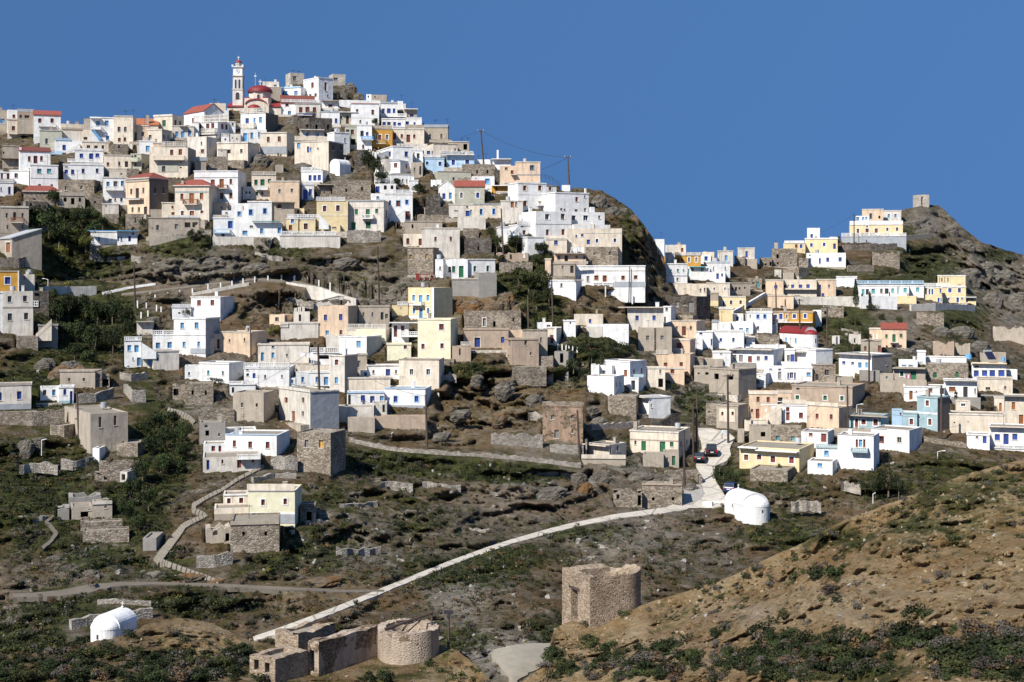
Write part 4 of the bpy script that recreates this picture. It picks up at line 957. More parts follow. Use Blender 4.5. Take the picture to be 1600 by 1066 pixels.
    for k in range(26):
        p = corner+fe*random.uniform(.8, Wd-.8)+fm*random.uniform(.8, Lg+1.2); q = random.uniform(.15, .4); a = random.random()*3
        rb.box(p, (math.cos(a), math.sin(a), 0), (-math.sin(a), math.cos(a), 0), -q, q, -q*.7, q*.7, -.5, random.uniform(.3, 1.0), 'S3')
    tag(rb.build('fallen_stones', root, corner), kind='stuff')
    FOOT_F.append((C, 2.4))
    # square annexes at the left mill
    def block(name, lab, c, left, right, zt, key, holes=(), ruin=.25, doorL=None):
        D = DF(c[0], c[1])+.3; O = at(c[0], c[1], D); s = D/F; h = (c[1]-zt)*s
        a1 = math.radians(150); a2 = math.radians(52)                      # left face goes back-left, right face back-right
        eL = np.array([math.cos(a1), math.sin(a1), 0]); eR = np.array([math.cos(a2), math.sin(a2), 0])
        def solve(d, px):
            k = (px-CX)/F; den = d[0]-k*d[1]; return (k*O[1]-O[0])/den
        Lw = min(9, abs(solve(eL, left))); Rw = min(12, abs(solve(eR, right)))
        root = empty(name, O, lab, 'ruin'); w = MB(); sd = random.random()*9
        tp = lambda u: -ruin*(.5+.5*math.sin(u*2+sd))-random.random()*.1
        holed(w, O+eL*Lw, -eL, eR, 0, Lw, -3, h, [(Lw*a, Lw*b, h*c_, h*d_) for a, b, c_, d_ in holes], .6, key, tp, .6)
        holed(w, O, eR, eL, 0, Rw, -3, h, [], .6, key, tp, .6)
        holed(w, O+eL*Lw, eR, -eL, 0, Rw, -3, h, [], .6, key, tp, .6); holed(w, O+eR*Rw, eL, -eR, 0, Lw, -3, h, [], .6, key, tp, .6)
        w.build('walls', root, O)
        q = MB(); q.poly([O+eL*.4+eR*.4+Z3*(h-.45), O+eL*.4+eR*(Rw-.4)+Z3*(h-.45), O+eL*(Lw-.4)+eR*(Rw-.4)+Z3*(h-.45), O+eL*(Lw-.4)+eR*.4+Z3*(h-.45)], 'earth'); q.build('roof', root, O)
        if doorL: 
            q = MB(); q.box(O+eL*Lw, -eL, eR, Lw*doorL[0], Lw*doorL[1], .3, .36, 0, h*doorL[2], '_e'); q.build('door', root, O)
        FOOT_F.append((O+eR*Rw/2+eL*Lw/2, min(Rw, Lw)/2))
    block('mill_annex', 'low tan stone annex at the far left of the round mill group', (430,1068), 390, 482, 1028, 'S3', [(.18, .36, .4, .8), (.6, .78, .35, .75)], .12)
    block('mill_annex', 'taller dark-topped stone annex behind the low tan one at the round mill', (466,1022), 430, 523, 988, 'S3', [], .3)
    block('mill_annex', 'long flat-topped stone house joined to the round windmill stump', (498,1058), 481, 590, 1002, 'plmill', [(.15, .6, .12, .72)], .15)
FOOT_F = []
# ------------------------------------------------------------------ poles, cables, vehicles, figures, small things
POLES = [(751,203,757,262,'tall leaning wooden pole standing against the sky right of the summit',.2),(887,244,890,294,'wooden pole on the cliff edge against the sky',.2),(590,385,593,476,'wooden pole on the scree slope left of the golden-yellow house',.17),(209.5,413,211.5,479,'wooden pole beside the white kerb wall near the grove',.17),
 (497,538,500.5,656,'tall dark wooden pole in front of the long ivory house with brown door',.2),(665,617,667.5,698,'wooden pole at the right end of the blue-striped white house',.18),(120,612,124,683,'wooden pole in front of the long tan ruinous building',.17),(783,326,786.5,394,'wooden pole among the trees left of the two-storey white house',.18),
 (670,444,672.8,499,'wooden pole in front of the golden-yellow house front',.18),(1212,441,1213,486,'wooden pole in front of the long peach house',.16),(1162,477,1163,503,'short wooden pole in front of the yellow three-windowed house',.16),(1249,467,1250.5,539,'tall wooden pole with a crossbar in front of the orange house',.18),
 (1292.5,479,1292,544,'wooden pole with a crossbar right of the orange house',.18),(1358,530,1358,598,'dark wooden pole right of the sky blue opened white house',.18),(1390,456,1390.5,481,'short pole in front of the faded blue lettering',.15),(1471,602,1470.5,685,'thick dark pole in front of the blue-grey two-storey house',.2),
 (1324,603,1325,668,'wooden pole at the right end of the pink-brown house',.18),(1137,585,1138,692,'tall wooden pole with a crossbar above the road junction',.19),(1089,615,1088.6,713,'pale concrete pole beside the parked black hatchback',.19),(1083,632,1083.5,716,'brown pole just left of the pale concrete pole by the parked cars',.17),
 (1068.5,672,1069.6,764,'wooden pole at the corner of the green-doored road house',.19),(902,641,906,711,'wooden pole in front of the tall pink-plastered house',.18),(862,440,864.5,512,'wooden pole on the scrub below the blank white cube house',.17),(824.5,462,826,516,'wooden pole behind the brown house on the knoll',.16),
 (1011,424,1011.5,477,'dark wooden pole at the right end of the long white five-windowed house',.17),(984,416,982.5,464,'thin grey scaffold pole before the long white five-windowed house',.1),(1334.5,334,1334.5,383,'thin dark pole in front of the long pale yellow ridge house',.15),(1342,366,1342,381,'short thin pole below the ridge house railing',.1),(391,503,392,553,'thin pole at the dark corner of the peach rubble house',.13)]
def build_poles():
    for x0, y0, x1, y1, lab, r in POLES:
        D = D1(x1, y1)-.4; a = at(x1, y1, D); b = at(x0, y0, D)
        root = empty('utility_pole', a, lab, 'pole'); mb = MB(); mb.tube(a-Z3*1.0, b, r, r*.72, 'wood', 9); mb.build('post', root, a)
        if 'crossbar' in lab or 'sky' in lab:
            mb = MB(); mb.box(b, (1, 0, 0), (0, 1, 0), -.75, .75, -.06, .06, -.32, -.18, 'wood'); mb.build('crossarm', root, a)
            for q in (-.6, 0, .6):
                mb = MB(); mb.tube(b+np.array([q, 0, -.18]), b+np.array([q, 0, .06]), .05, .04, 'W', 6); mb.build('insulator', root, a)
    # telegraph pole by the mills
    D = DF(701, 1014); a = at(701, 1020, D); b = at(701, 956, D); root = empty('utility_pole', a, 'short dark pole with a lamp-like top right of the round windmill', 'pole')
    mb = MB(); mb.tube(a-Z3, b, .13, .1, 'wood', 8); mb.build('post', root, a); mb = MB(); mb.box(b, (1, 0, 0), (0, 1, 0), -.42, .42, -.1, .1, -.18, .12, 'cable'); mb.box(b, (1, 0, 0), (0, 1, 0), -.16, .16, -.16, .16, -.55, -.3, 'cable'); mb.build('crossarm', root, a)
    for x, y0, y1, dx, lab, f in ((75, 437, 457, -7, 'thin white street lamp above the mottled retaining wall by the grove', D1), (1338.5, 633, 646, 8, 'white bent street lamp above the blue-grey bungalow', D1), (1465, 706, 717, 10, 'white bent street lamp on the scrub below the stone path wall', D1), (1364, 772, 781, 4, 'small white bent pipe post in the right ravine', D1), (65, 688, 706, 8, 'leaning white stake on the left green slope', D1)):
        D = f(x, y1)-.3; a = at(x, y1, D); b = at(x, y0, D); c = at(x+dx, y0-2, D); root = empty('street_lamp', a, lab, 'lamp' if 'lamp' in lab else 'post')
        mb = MB(); mb.tube(a-Z3*.5, b, .06, .05, 'W', 7); mb.build('post', root, a); mb = MB(); mb.tube(b, c, .05, .045, 'W', 6); mb.build('arm', root, a)
        if 'lamp' in lab: mb = MB(); mb.box(c, (1, 0, 0), (0, 1, 0), -.22, .22, -.1, .1, -.1, .02, 'W'); mb.build('lamp_head', root, a)
WIRES = [((751,204),D1(757,262),(887,246),D1(890,294),9,'long sagging cable between the two tall poles against the sky'),((751,204),D1(757,262),(702,219),D1(702,240),1.5,'cable from the tall leaning pole down to the tan end house'),((887,246),D1(890,294),(845,265),D1(845,300),1.5,'cable from the cliff edge pole to the peach tower house'),
 ((1334.5,335),D1(1334,383),(1283,362),D1(1283,395),2,'cable from the ridge pole to the white rooftop tower'),((497,540),D1(500,656),(665,619),D1(667,698),14,'cable slung between the poles on either side of the blue-striped house'),((497,540),D1(500,656),(391,604),D1(391,604),5,'cable running left from the tall dark pole to the balustraded house'),
 ((1137,588),D1(1138,692),(1068.5,674),D1(1069,764),8,'cable from the junction pole down to the road house pole'),((1137,588),D1(1138,692),(1249,469),D1(1250,539),10,'cable from the junction pole up to the orange house pole'),((1324,605),D1(1325,668),(1137,588),D1(1138,692),9,'cable crossing in front of the pink-brown house'),
 ((1068.5,674),D1(1069,764),(902,643),D1(906,711),9,'cable from the road house pole to the pink-plastered house pole'),((1471,603),D1(1470,685),(1324,605),D1(1325,668),12,'cable across the right terraces between two poles'),((590,386),D1(593,476),(670,445),D1(672,499),7,'cable from the scree slope pole to the golden-yellow house pole'),((1249,469),D1(1250,539),(1292.5,480),D1(1292,544),3,'short cable between the two poles at the orange house'),((1358,532),D1(1358,598),(1292.5,480),D1(1292,544),5,'cable descending right of the red-roofed chapel'),((783,327),D1(786,394),(715,283),D1(715,320),4,'cable from the tree pole up to the red-roofed grey house')]
def build_wires():
    for (a, Da, b, Db, sag, lab) in WIRES:
        P = at(*a, Da-.4); Q = at(*b, Db-.4); n = 14; pts = []
        for i in range(n+1):
            t = i/n; p = P*(1-t)+Q*t; pts.append(p-Z3*(4*t*(1-t)*sag*(Da+Db)/2/F))
        mb = MB(); r = .035 if 'sky' in lab or 'cliff' in lab else .02
        for p, q in zip(pts, pts[1:]): mb.tube(p, q, r, r, 'cable', 4)
        tag(mb.build('cable', None, P), lab, 'cable')
def car(label, px, py, D, yaw, key, suv):
    """Body lofted along its length (origin: ground under the rear axle side), looking along +w."""
    O = at(px, py, D); th = math.radians(yaw); e = np.array([math.cos(th), math.sin(th), 0]); m = np.array([-e[1], e[0], 0]); root = empty('parked_car', O, label, 'car')
    L = 4.2 if suv else 3.7; hw = .86 if suv else .80; H = 1.72 if suv else 1.42
    prof = [(0, .38, .80, .98), (.06, .34, .92, 1.0), (.35, .30, 1.0, 1.0), (.9, .28, 1.0, 1.0), (L*.55, .28, 1.0, 1.0), (L*.7, .28, .98, 1.0), (L-.25, .32, .82, .96), (L, .42, .66, .9)]
    b = MB(); rings = []
    for w, z0, z1, k in prof:
        u = hw*k; rings.append([O+e*x+m*w+Z3*z for x, z in ((-u*.92, z0), (u*.92, z0), (u, z0+.2), (u, z1-.12), (u*.93, z1), (-u*.93, z1), (-u, z1-.12), (-u, z0+.2))])
    loft(b, rings, key); b.poly(rings[0][::-1], key); b.poly(rings[-1], key)
    cab = [(.12, .92, .90), (.42, H-.06, .78), (.8, H, .77), (L*.48, H-.02, .77), (L*.70, .98, .86)]
    R2 = [[O+e*x+m*w+Z3*z for x, z in ((-hw*.9, .9), (hw*.9, .9), (hw*k, z1), (-hw*k, z1))] for w, z1, k in cab for z in (0,)] if False else []
    tops = [(O+m*w+Z3*z, hw*k) for w, z, k in cab]
    for (p, a), (q, c) in zip(tops, tops[1:]):
        b.poly([p-e*a, p+e*a, q+e*c, q-e*c], key)
        for sg in (-1, 1): b.poly([p+e*a*sg, q+e*c*sg, np.array([*(q+e*hw*.9*sg)[:2], O[2]+.92]), np.array([*(p+e*hw*.9*sg)[:2], O[2]+.92])], key)
    b.build('body', root, O)
    (p, a), (q, c) = tops[0], tops[1]; n = np.cross(e, q-p); n /= np.linalg.norm(n); n = n if n@m < 0 else -n
    g = MB(); lerp = lambda t: (p*(1-t)+q*t, a*(1-t)+c*t); (p1, a1), (p2, a2) = lerp(.15), lerp(.88); g.poly([p1-e*a1*.88+n*.02, p1+e*a1*.88+n*.02, p2+e*a2*.86+n*.02, p2-e*a2*.86+n*.02], 'glass'); g.build('rear_window', root, O)
    for sg in (-1, 1):
        g = MB(); off = e*sg*.03
        f = lambda w, z: O+m*w+Z3*z+e*sg*hw*(.9-(z-.92)/(H-.92)*.125)+off
        g.poly([f(.55, 1.0), f(L*.62, 1.0), f(L*.46, H-.14), f(.62, H-.14)], 'glass'); g.build('side_window', root, O)
        t = MB(); t.box(O, e, m, sg*hw*.78-.11, sg*hw*.78+.11, -.02, .05, .62, .88 if not suv else 1.05, 'light'); t.build('tail_light', root, O)
        for w in (.75, L-.8):
            c0 = O+e*sg*(hw-.2)+m*w+Z3*.32; w_ = MB(); w_.tube(c0, c0+e*sg*.22, .32, .32, 'tyre', 16); wo = w_.build('wheel', root, O); w_ = MB(); w_.tube(c0+e*sg*.221, c0+e*sg*.235, .19, .17, 'metal', 12); w_.build('rim', wo, O)
    pl = MB(); pl.box(O, e, m, -.24, .24, -.015, .03, .58, .70, 'W'); pl.build('licence_plate', root, O)
    bp = MB(); bp.box(O, e, m, -hw*.9, hw*.9, -.06, .12, .36, .52, 'tyre' if suv else key); bp.build('bumper', root, O)
def skin_body(name, joints, edges, key, parent, origin, levels=2):
    me = bpy.data.meshes.new(name); me.from_pydata([tuple(np.asarray(j[0], float)) for j in joints], edges, []); o = bpy.data.objects.new(name, me); COL.objects.link(o)
    sk = o.modifiers.new('skin', 'SKIN'); lay = me.skin_vertices[0] if me.skin_vertices else None
    if lay is None:
        bpy.context.view_layer.update(); lay = me.skin_vertices.new().data if hasattr(me.skin_vertices, 'new') else None
        lay = me.skin_vertices[0] if me.skin_vertices else None
    if lay:
        for d, j in zip(lay.data, joints): d.radius = (j[1], j[1])
        lay.data[0].use_root = True
    sb = o.modifiers.new('sub', 'SUBSURF'); sb.levels = levels; sb.render_levels = levels
    me.materials.append(mat(key)); o.parent = parent
    if not parent: o.location = origin
    return o
def build_goat():
    D = D1(142, 918)-.6; O = at(142, 917.5, D)
    # seen three-quarters from behind, facing away to the left
    th = math.radians(125); f = np.array([math.cos(th), math.sin(th), 0]); r = np.array([f[1], -f[0], 0]); P = lambda x, y, z: tuple(f*x+r*y+Z3*z)
    J = [(P(-.30, 0, .68), .15), (P(.0, 0, .66), .19), (P(.34, 0, .70), .18), (P(.55, 0, .88), .10), (P(.70, 0, 1.02), .085), (P(.86, 0, .95), .06), (P(.95, 0, .90), .035),
         (P(-.36, .10, .52), .085), (P(-.28, .11, .34), .045), (P(-.37, .11, .2), .032), (P(-.35, .11, .03), .03), (P(-.36, -.10, .52), .085), (P(-.28, -.11, .34), .045), (P(-.37, -.11, .2), .032), (P(-.35, -.11, .03), .03),
         (P(.36, .10, .48), .06), (P(.37, .10, .25), .035), (P(.38, .10, .03), .03), (P(.36, -.10, .48), .06), (P(.37, -.10, .25), .035), (P(.38, -.10, .03), .03), (P(-.46, 0, .72), .035), (P(-.54, 0, .62), .02)]
    E = [(0, 1), (1, 2), (2, 3), (3, 4), (4, 5), (5, 6), (0, 7), (7, 8), (8, 9), (9, 10), (0, 11), (11, 12), (12, 13), (13, 14), (2, 15), (15, 16), (16, 17), (2, 18), (18, 19), (19, 20), (0, 21), (21, 22)]
    o = skin_body('goat', J, E, 'fur', None, O); tag(o, 'small brown goat walking away on the gravel track in the lower left', 'goat')
    for sg in (-1, 1):
        h = MB(); h.tube(np.array(P(.70, .05*sg, 1.08)), np.array(P(.58, .10*sg, 1.26)), .02, .008, '_e', 6); h.build('horn', o, (0, 0, 0)); h = MB(); h.tube(np.array(P(.68, .06*sg, 1.03)), np.array(P(.63, .17*sg, .99)), .03, .012, 'fur2', 6); h.build('ear', o, (0, 0, 0))
    h = MB(); h.box(np.array(P(.0, 0, .60)), r, f, -.20, .20, -.22, .3, -.12, .02, 'fur2')
def build_person():
    """Seated on the terrace step in dark clothes, leaning forward over something pale in the lap."""
    D = D1(1491, 621)-1.5; O = at(1494, 623, D); fx = np.array([-.55, -.83, 0]); fx /= np.linalg.norm(fx); rx = np.array([-fx[1], fx[0], 0])*-1
    P = lambda x, y, z: tuple(fx*x+rx*y+Z3*z)
    root = empty('person', O, 'person in dark clothes seated outside the brown-windowed white house', 'person')
    J = [(P(0, 0, .50), .17), (P(.06, 0, .74), .165), (P(.13, 0, .98), .16), (P(.17, 0, 1.10), .07), (P(.22, 0, 1.19), .06), (P(.12, .20, 1.02), .075), (P(.16, .27, .80), .058), (P(.33, .16, .68), .043), (P(.12, -.20, 1.02), .075), (P(.16, -.27, .80), .058), (P(.33, -.16, .68), .043),
         (P(.12, .10, .50), .11), (P(.46, .12, .52), .085), (P(.48, .12, .28), .062), (P(.46, .12, .07), .045), (P(.62, .13, .05), .045), (P(.12, -.10, .50), .11), (P(.46, -.12, .52), .085), (P(.48, -.12, .28), .062), (P(.46, -.12, .07), .045), (P(.62, -.13, .05), .045)]
    E = [(0, 1), (1, 2), (2, 3), (3, 4), (2, 5), (5, 6), (6, 7), (2, 8), (8, 9), (9, 10), (0, 11), (11, 12), (12, 13), (13, 14), (14, 15), (0, 16), (16, 17), (17, 18), (18, 19), (19, 20)]
    skin_body('body', J, E, 'cloth', root, O)
    h = MB(); c = np.array(P(.26, 0, 1.29))
    R = [ring(c, rx, fx, .095*math.cos(math.asin(max(-1, min(1, t)))), 14, .125*t) for t in (-.98, -.8, -.5, -.2, .1, .4, .7, .9, .99)]; loft(h, R, 'skin'); h.tube(c+fx*.085+Z3*.01, c+fx*.125-Z3*.02, .018, .016, 'skin', 6)
    for sg in (-1, 1):
        h.tube(c+rx*.09*sg-Z3*.03, c+rx*.11*sg+Z3*.03, .02, .015, 'skin', 6); h.tube(c+fx*.08+rx*.035*sg+Z3*.02, c+fx*.096+rx*.035*sg+Z3*.02, .012, .01, '_k', 6)
    h.box(c+fx*.09-Z3*.055, rx, fx, -.028, .028, -.01, .006, -.005, .005, '_r'); h.build('head', root, (0, 0, 0), True)
    s = MB(); R = [ring(c-fx*.012, rx, fx, .108*math.cos(math.asin(t)), 14, .14*t+.012) for t in (.05, .3, .6, .85, .99)]; loft(s, R, 'cloth'); R = [ring(c-fx*.05, rx, fx, .10, 14, z, math.pi, 2*math.pi, False) for z in (-.16, .02)]; loft(s, R, 'cloth', False); s.build('headscarf', root, (0, 0, 0))
    for sg in (-1, 1):
        hd = MB(); w = np.array(P(.33, .16*sg, .68)); d = fx*.8-rx*sg*.55-Z3*.1; d /= np.linalg.norm(d); sd = np.cross(d, Z3); hd.tube(w, w+d*.09, .035, .04, 'skin', 8)
        for k in range(4): a = w+d*.09+sd*(k-1.5)*.021; L = (.06, .072, .068, .05)[k]; hd.tube(a, a+d*L*.6-Z3*.01, .010, .009, 'skin', 6); hd.tube(a+d*L*.6-Z3*.01, a+d*L*.85-Z3*.04, .009, .007, 'skin', 6)
        a = w+d*.03-sd*.035*sg; hd.tube(a, a+d*.05-sd*.03*sg, .012, .009, 'skin', 6); hd.build('hand', root, (0, 0, 0))
    st = MB(); st.box(O-fx*.1, rx, fx, -.24, .24, -.22, .22, 0, .36, 'wood'); tag(st.build('stool', None, O), 'low dark stool under the seated person in dark clothes', 'stool')
    pk = MB(); pk.tube(O+np.array(P(.36, -.1, .64)), O+np.array(P(.38, .1, .66)), .07, .08, 'cloth2', 8); tag(pk.build('bundle', None, O), 'pale cloth bundle in the lap of the seated person', 'bundle')
def build_small():
    def laundry(lab, L, colour='cloth2'):
        x0, x1, y0, y1 = L; D = D1((x0+x1)/2, y1+6)-1.2; n = max(2, int((x1-x0)/3.0)); a = at(x0, y0, D); b = at(x1, y0, D); root = empty('washing_line', a, lab, 'laundry')
        c = MB(); c.tube(a, b, .012, .012, 'cable', 4); c.build('line', root, a); e = (b-a)/n
        for i in range(n):
            q = MB(); h = (y1-y0)*D/F*random.uniform(.65, 1); p = a+e*(i+.08); r = a+e*(i+.9); m = np.array([0, .1, 0])
            q.poly([p, r, r-Z3*h+m*random.uniform(-1, 1), p-Z3*h+m*random.uniform(-1, 1)], 'pinkcloth' if colour == 'pinkcloth' and i % 2 else 'cloth2'); q.build('cloth', root, a)
    laundry('white washing on a line left of the small red-roofed house', (673,690,281,292)); laundry('white washing hung before the long cream blue-windowed house', (896,912,386,397)); laundry('small pale washing on the terrace beside the two-storey white house', (811,822,336,345)); laundry('pale washing below the white roof terrace of the blue-shuttered grey-sided house', (470,489,551,560)); laundry('red and white washing at the bright green door', (1412,1424,586,592), 'pinkcloth')
    # roof solar collector and tank on the yellow-trimmed house
    D = D1(1548, 590)+2; c = at(1547, 562, D); mb = MB(); root = empty('solar_collector', c, 'tilted solar panel on the roof of the yellow-trimmed white house', 'solar panel')
    e = np.array([.93, .35, 0]); m = np.array([-.35, .93, 0]); p = lambda u, w, z: c+e*u+m*w+Z3*z
    mb.poly([p(-.9, -.6, .1), p(.9, -.6, .1), p(.9, .5, 1.35), p(-.9, .5, 1.35)], 'solar'); mb.poly([p(-.9, -.55, .03), p(.9, -.55, .03), p(.9, .55, 1.28), p(-.9, .55, 1.28)], 'metal'); mb.build('panel', root, c)
    t = MB(); t.tube(p(-.8, .7, 1.45), p(.8, .7, 1.45), .25, .25, 'metal', 12); t.build('tank', root, c); t = MB()
    for u in (-.7, .7): t.tube(p(u, .6, -.3), p(u, .6, 1.3), .03, .03, 'metal', 6)
    t.build('stand', root, c)
    for px, py, lab in ((1513, 558, 'light blue water tank left of the tilted solar panel'), (1567.5, 562, 'small blue water drum right of the tilted solar panel')):
        D = D1(1548, 590)+2; c = at(px, py+3, D); mb = MB(); w = .62 if px < 1530 else .34
        mb.tube(c, c+Z3*.75, w, w*.96, '_l', 14); mb.tube(c+Z3*.75, c+Z3*.9, w*.96, w*.3, '_l', 14); tag(mb.build('water_tank', None, c), lab, 'water tank')
    # road sign
    D = D1(1132, 676)-.5; c = at(1132.5, 677.5, D); root = empty('sign_board', c, 'white rectangular sign board at the top of the road junction', 'sign'); mb = MB(); mb.box(c, (1, 0, 0), (0, 1, 0), -.48, .48, -.04, .04, .0, .5, 'W'); bo = mb.build('board', root, c); mb = MB(); mb.box(c, (1, 0, 0), (0, 1, 0), -.36, .36, -.05, -.041, .1, .4, 'L'); mb.build('panel', bo, c)
    mb = MB()
    for u in (-.4, .4): mb.tube(c+np.array([u, .06, -.5]), c+np.array([u, .06, .4]), .03, .03, 'metal', 6)
    mb.build('posts', root, c)
    # faded blue lettering strokes on the guesthouse terrace wall, worn past reading
    D = D1(1388, 484)-.28; mb = MB(); q = D/F
    for x, y, h, seg in ((1378.4, 467.2, 2.9, 'E'), (1380.6, 467.3, 2.8, 'H'), (1382.6, 467.3, 2.8, 'O'), (1386.5, 467.0, 2.8, 'U'), (1390.0, 466.6, 2.8, 'I'), (1394.0, 466.2, 2.9, 'E'), (1395.8, 466.1, 2.9, 'H'), (1399.0, 465.6, 2.6, 'E')):
        c = at(x, y, D); hh = h*q/2; w = .16; B_ = lambda u0, u1, z0, z1: mb.box(c, (1, 0, 0), (0, 1, 0), u0, u1, -.03, .25, z0, z1, 'fade')
        if seg in 'EHOUI': B_(-w, -w+.08, -hh, hh)
        if seg in 'HOU': B_(w-.08, w, -hh, hh)
        if seg in 'EO': B_(-w+.08, w-.08, hh-.08, hh)
        if seg in 'EOU': B_(-w+.08, w-.08, -hh, -hh+.08)
        if seg in 'EH': B_(-w+.08, w-.08, -.04, .04)
    # red rack with leaning frames
    D = D1(668, 436)-.6; c = at(650, 437.5, D); root = empty('red_frame_rack', c, 'dark red panels and metal frames leaning beside the green-doored house', 'rack'); k = D/F
    mb = MB(); mb.box(c, (.95, .3, 0), (-.3, .95, 0), 0, 5.5*k, 0, .08, 0, 10*k, 'R'); mb.build('panel', root, c)
    mb = MB()
    for i in range(9): a = c+np.array([(5+i*2.6)*k, .4, 0]); mb.tube(a, a+np.array([.25*(-1)**i, .1, 9*k]), .05, .05, 'R' if i % 3 else 'I', 5)
    mb.tube(c+np.array([5*k, .4, 9*k]), c+np.array([27*k, .6, 9*k]), .05, .05, 'R', 5); mb.build('frame', root, c)
    mb = MB(); D = D1(88, 925); c = at(88, 942, D1(88, 942)-.4)
    mb.box(c, (1, 0, 0), (0, 1, 0), -.0, .35, 0, .3, 0, .8, 'N')
    # cliff-top railing
    pts = [(846,276),(852,277),(858,279),(864,282),(870,286),(875,290)]; mb = MB(); P = [at(x, y+3, D1(x, y+6)-1) for x, y in pts]
    for p in P: mb.tube(p-Z3*.4, p+Z3*1.0, .03, .03, 'cable', 5)
    for p, q2 in zip(P, P[1:]):
        for z in (.35, .7, 1.0): mb.tube(p+Z3*z, q2+Z3*z, .022, .022, 'cable', 4)
    tag(mb.build('railing', None, P[0]), 'dark wire fence on the cliff top right of the tall peach house', 'fence')
MATS_EXTRA = None
# ------------------------------------------------------------------ plants, stones
def leaf_cloud(seed, n, lobes, size, flat=.75, keys=('leaf0',), base=0.0):
    """Leaf-sized faces spread through a few overlapping clumps: ragged outline, gaps, light and dark parts."""
    r = np.random.default_rng(seed); V = []; Fc = []; M = []
    L = []
    for k in range(lobes):
        a = r.uniform(0, 2*np.pi); d = np.sqrt(r.uniform(0, 1))*.62; L.append((np.array([d*np.cos(a), d*np.sin(a), base+(1-base)*r.uniform(.22, .78)*(1-d*.45)]), r.uniform(.20, .38), r.integers(len(keys))))
    for i in range(n):
        c, rad, ki = L[r.integers(lobes)]; v = r.normal(size=3); v /= np.linalg.norm(v); p = c+v*rad*r.uniform(.55, 1.05)**.6*np.array([1, 1, flat])
        if p[2] < .0: p[2] = abs(p[2])*.3
        nn = v+r.normal(size=3)*.6+np.array([0, 0, .3]); nn /= np.linalg.norm(nn); t = np.cross(nn, r.normal(size=3)); t /= np.linalg.norm(t); b = np.cross(nn, t); s = size*r.uniform(.6, 1.4)
        k = len(V); V += [p-t*s-b*s*.45, p+t*s*.2-b*s*.6, p+t*s+b*s*.2, p-t*s*.1+b*s*.6]; Fc.append((k, k+1, k+2, k+3)); M.append(ki if r.random() < .85 else r.integers(len(keys)))
    return np.array(V), Fc, M
def cloud_mesh(name, *a, keys=('leaf0',), **kw):
    V, Fc, M = leaf_cloud(*a, keys=keys, **kw); me = bpy.data.meshes.new(name); me.from_pydata(V.tolist(), [], Fc)
    for k in keys: me.materials.append(mat(k))
    me.polygons.foreach_set('material_index', [int(x) for x in M]); return me
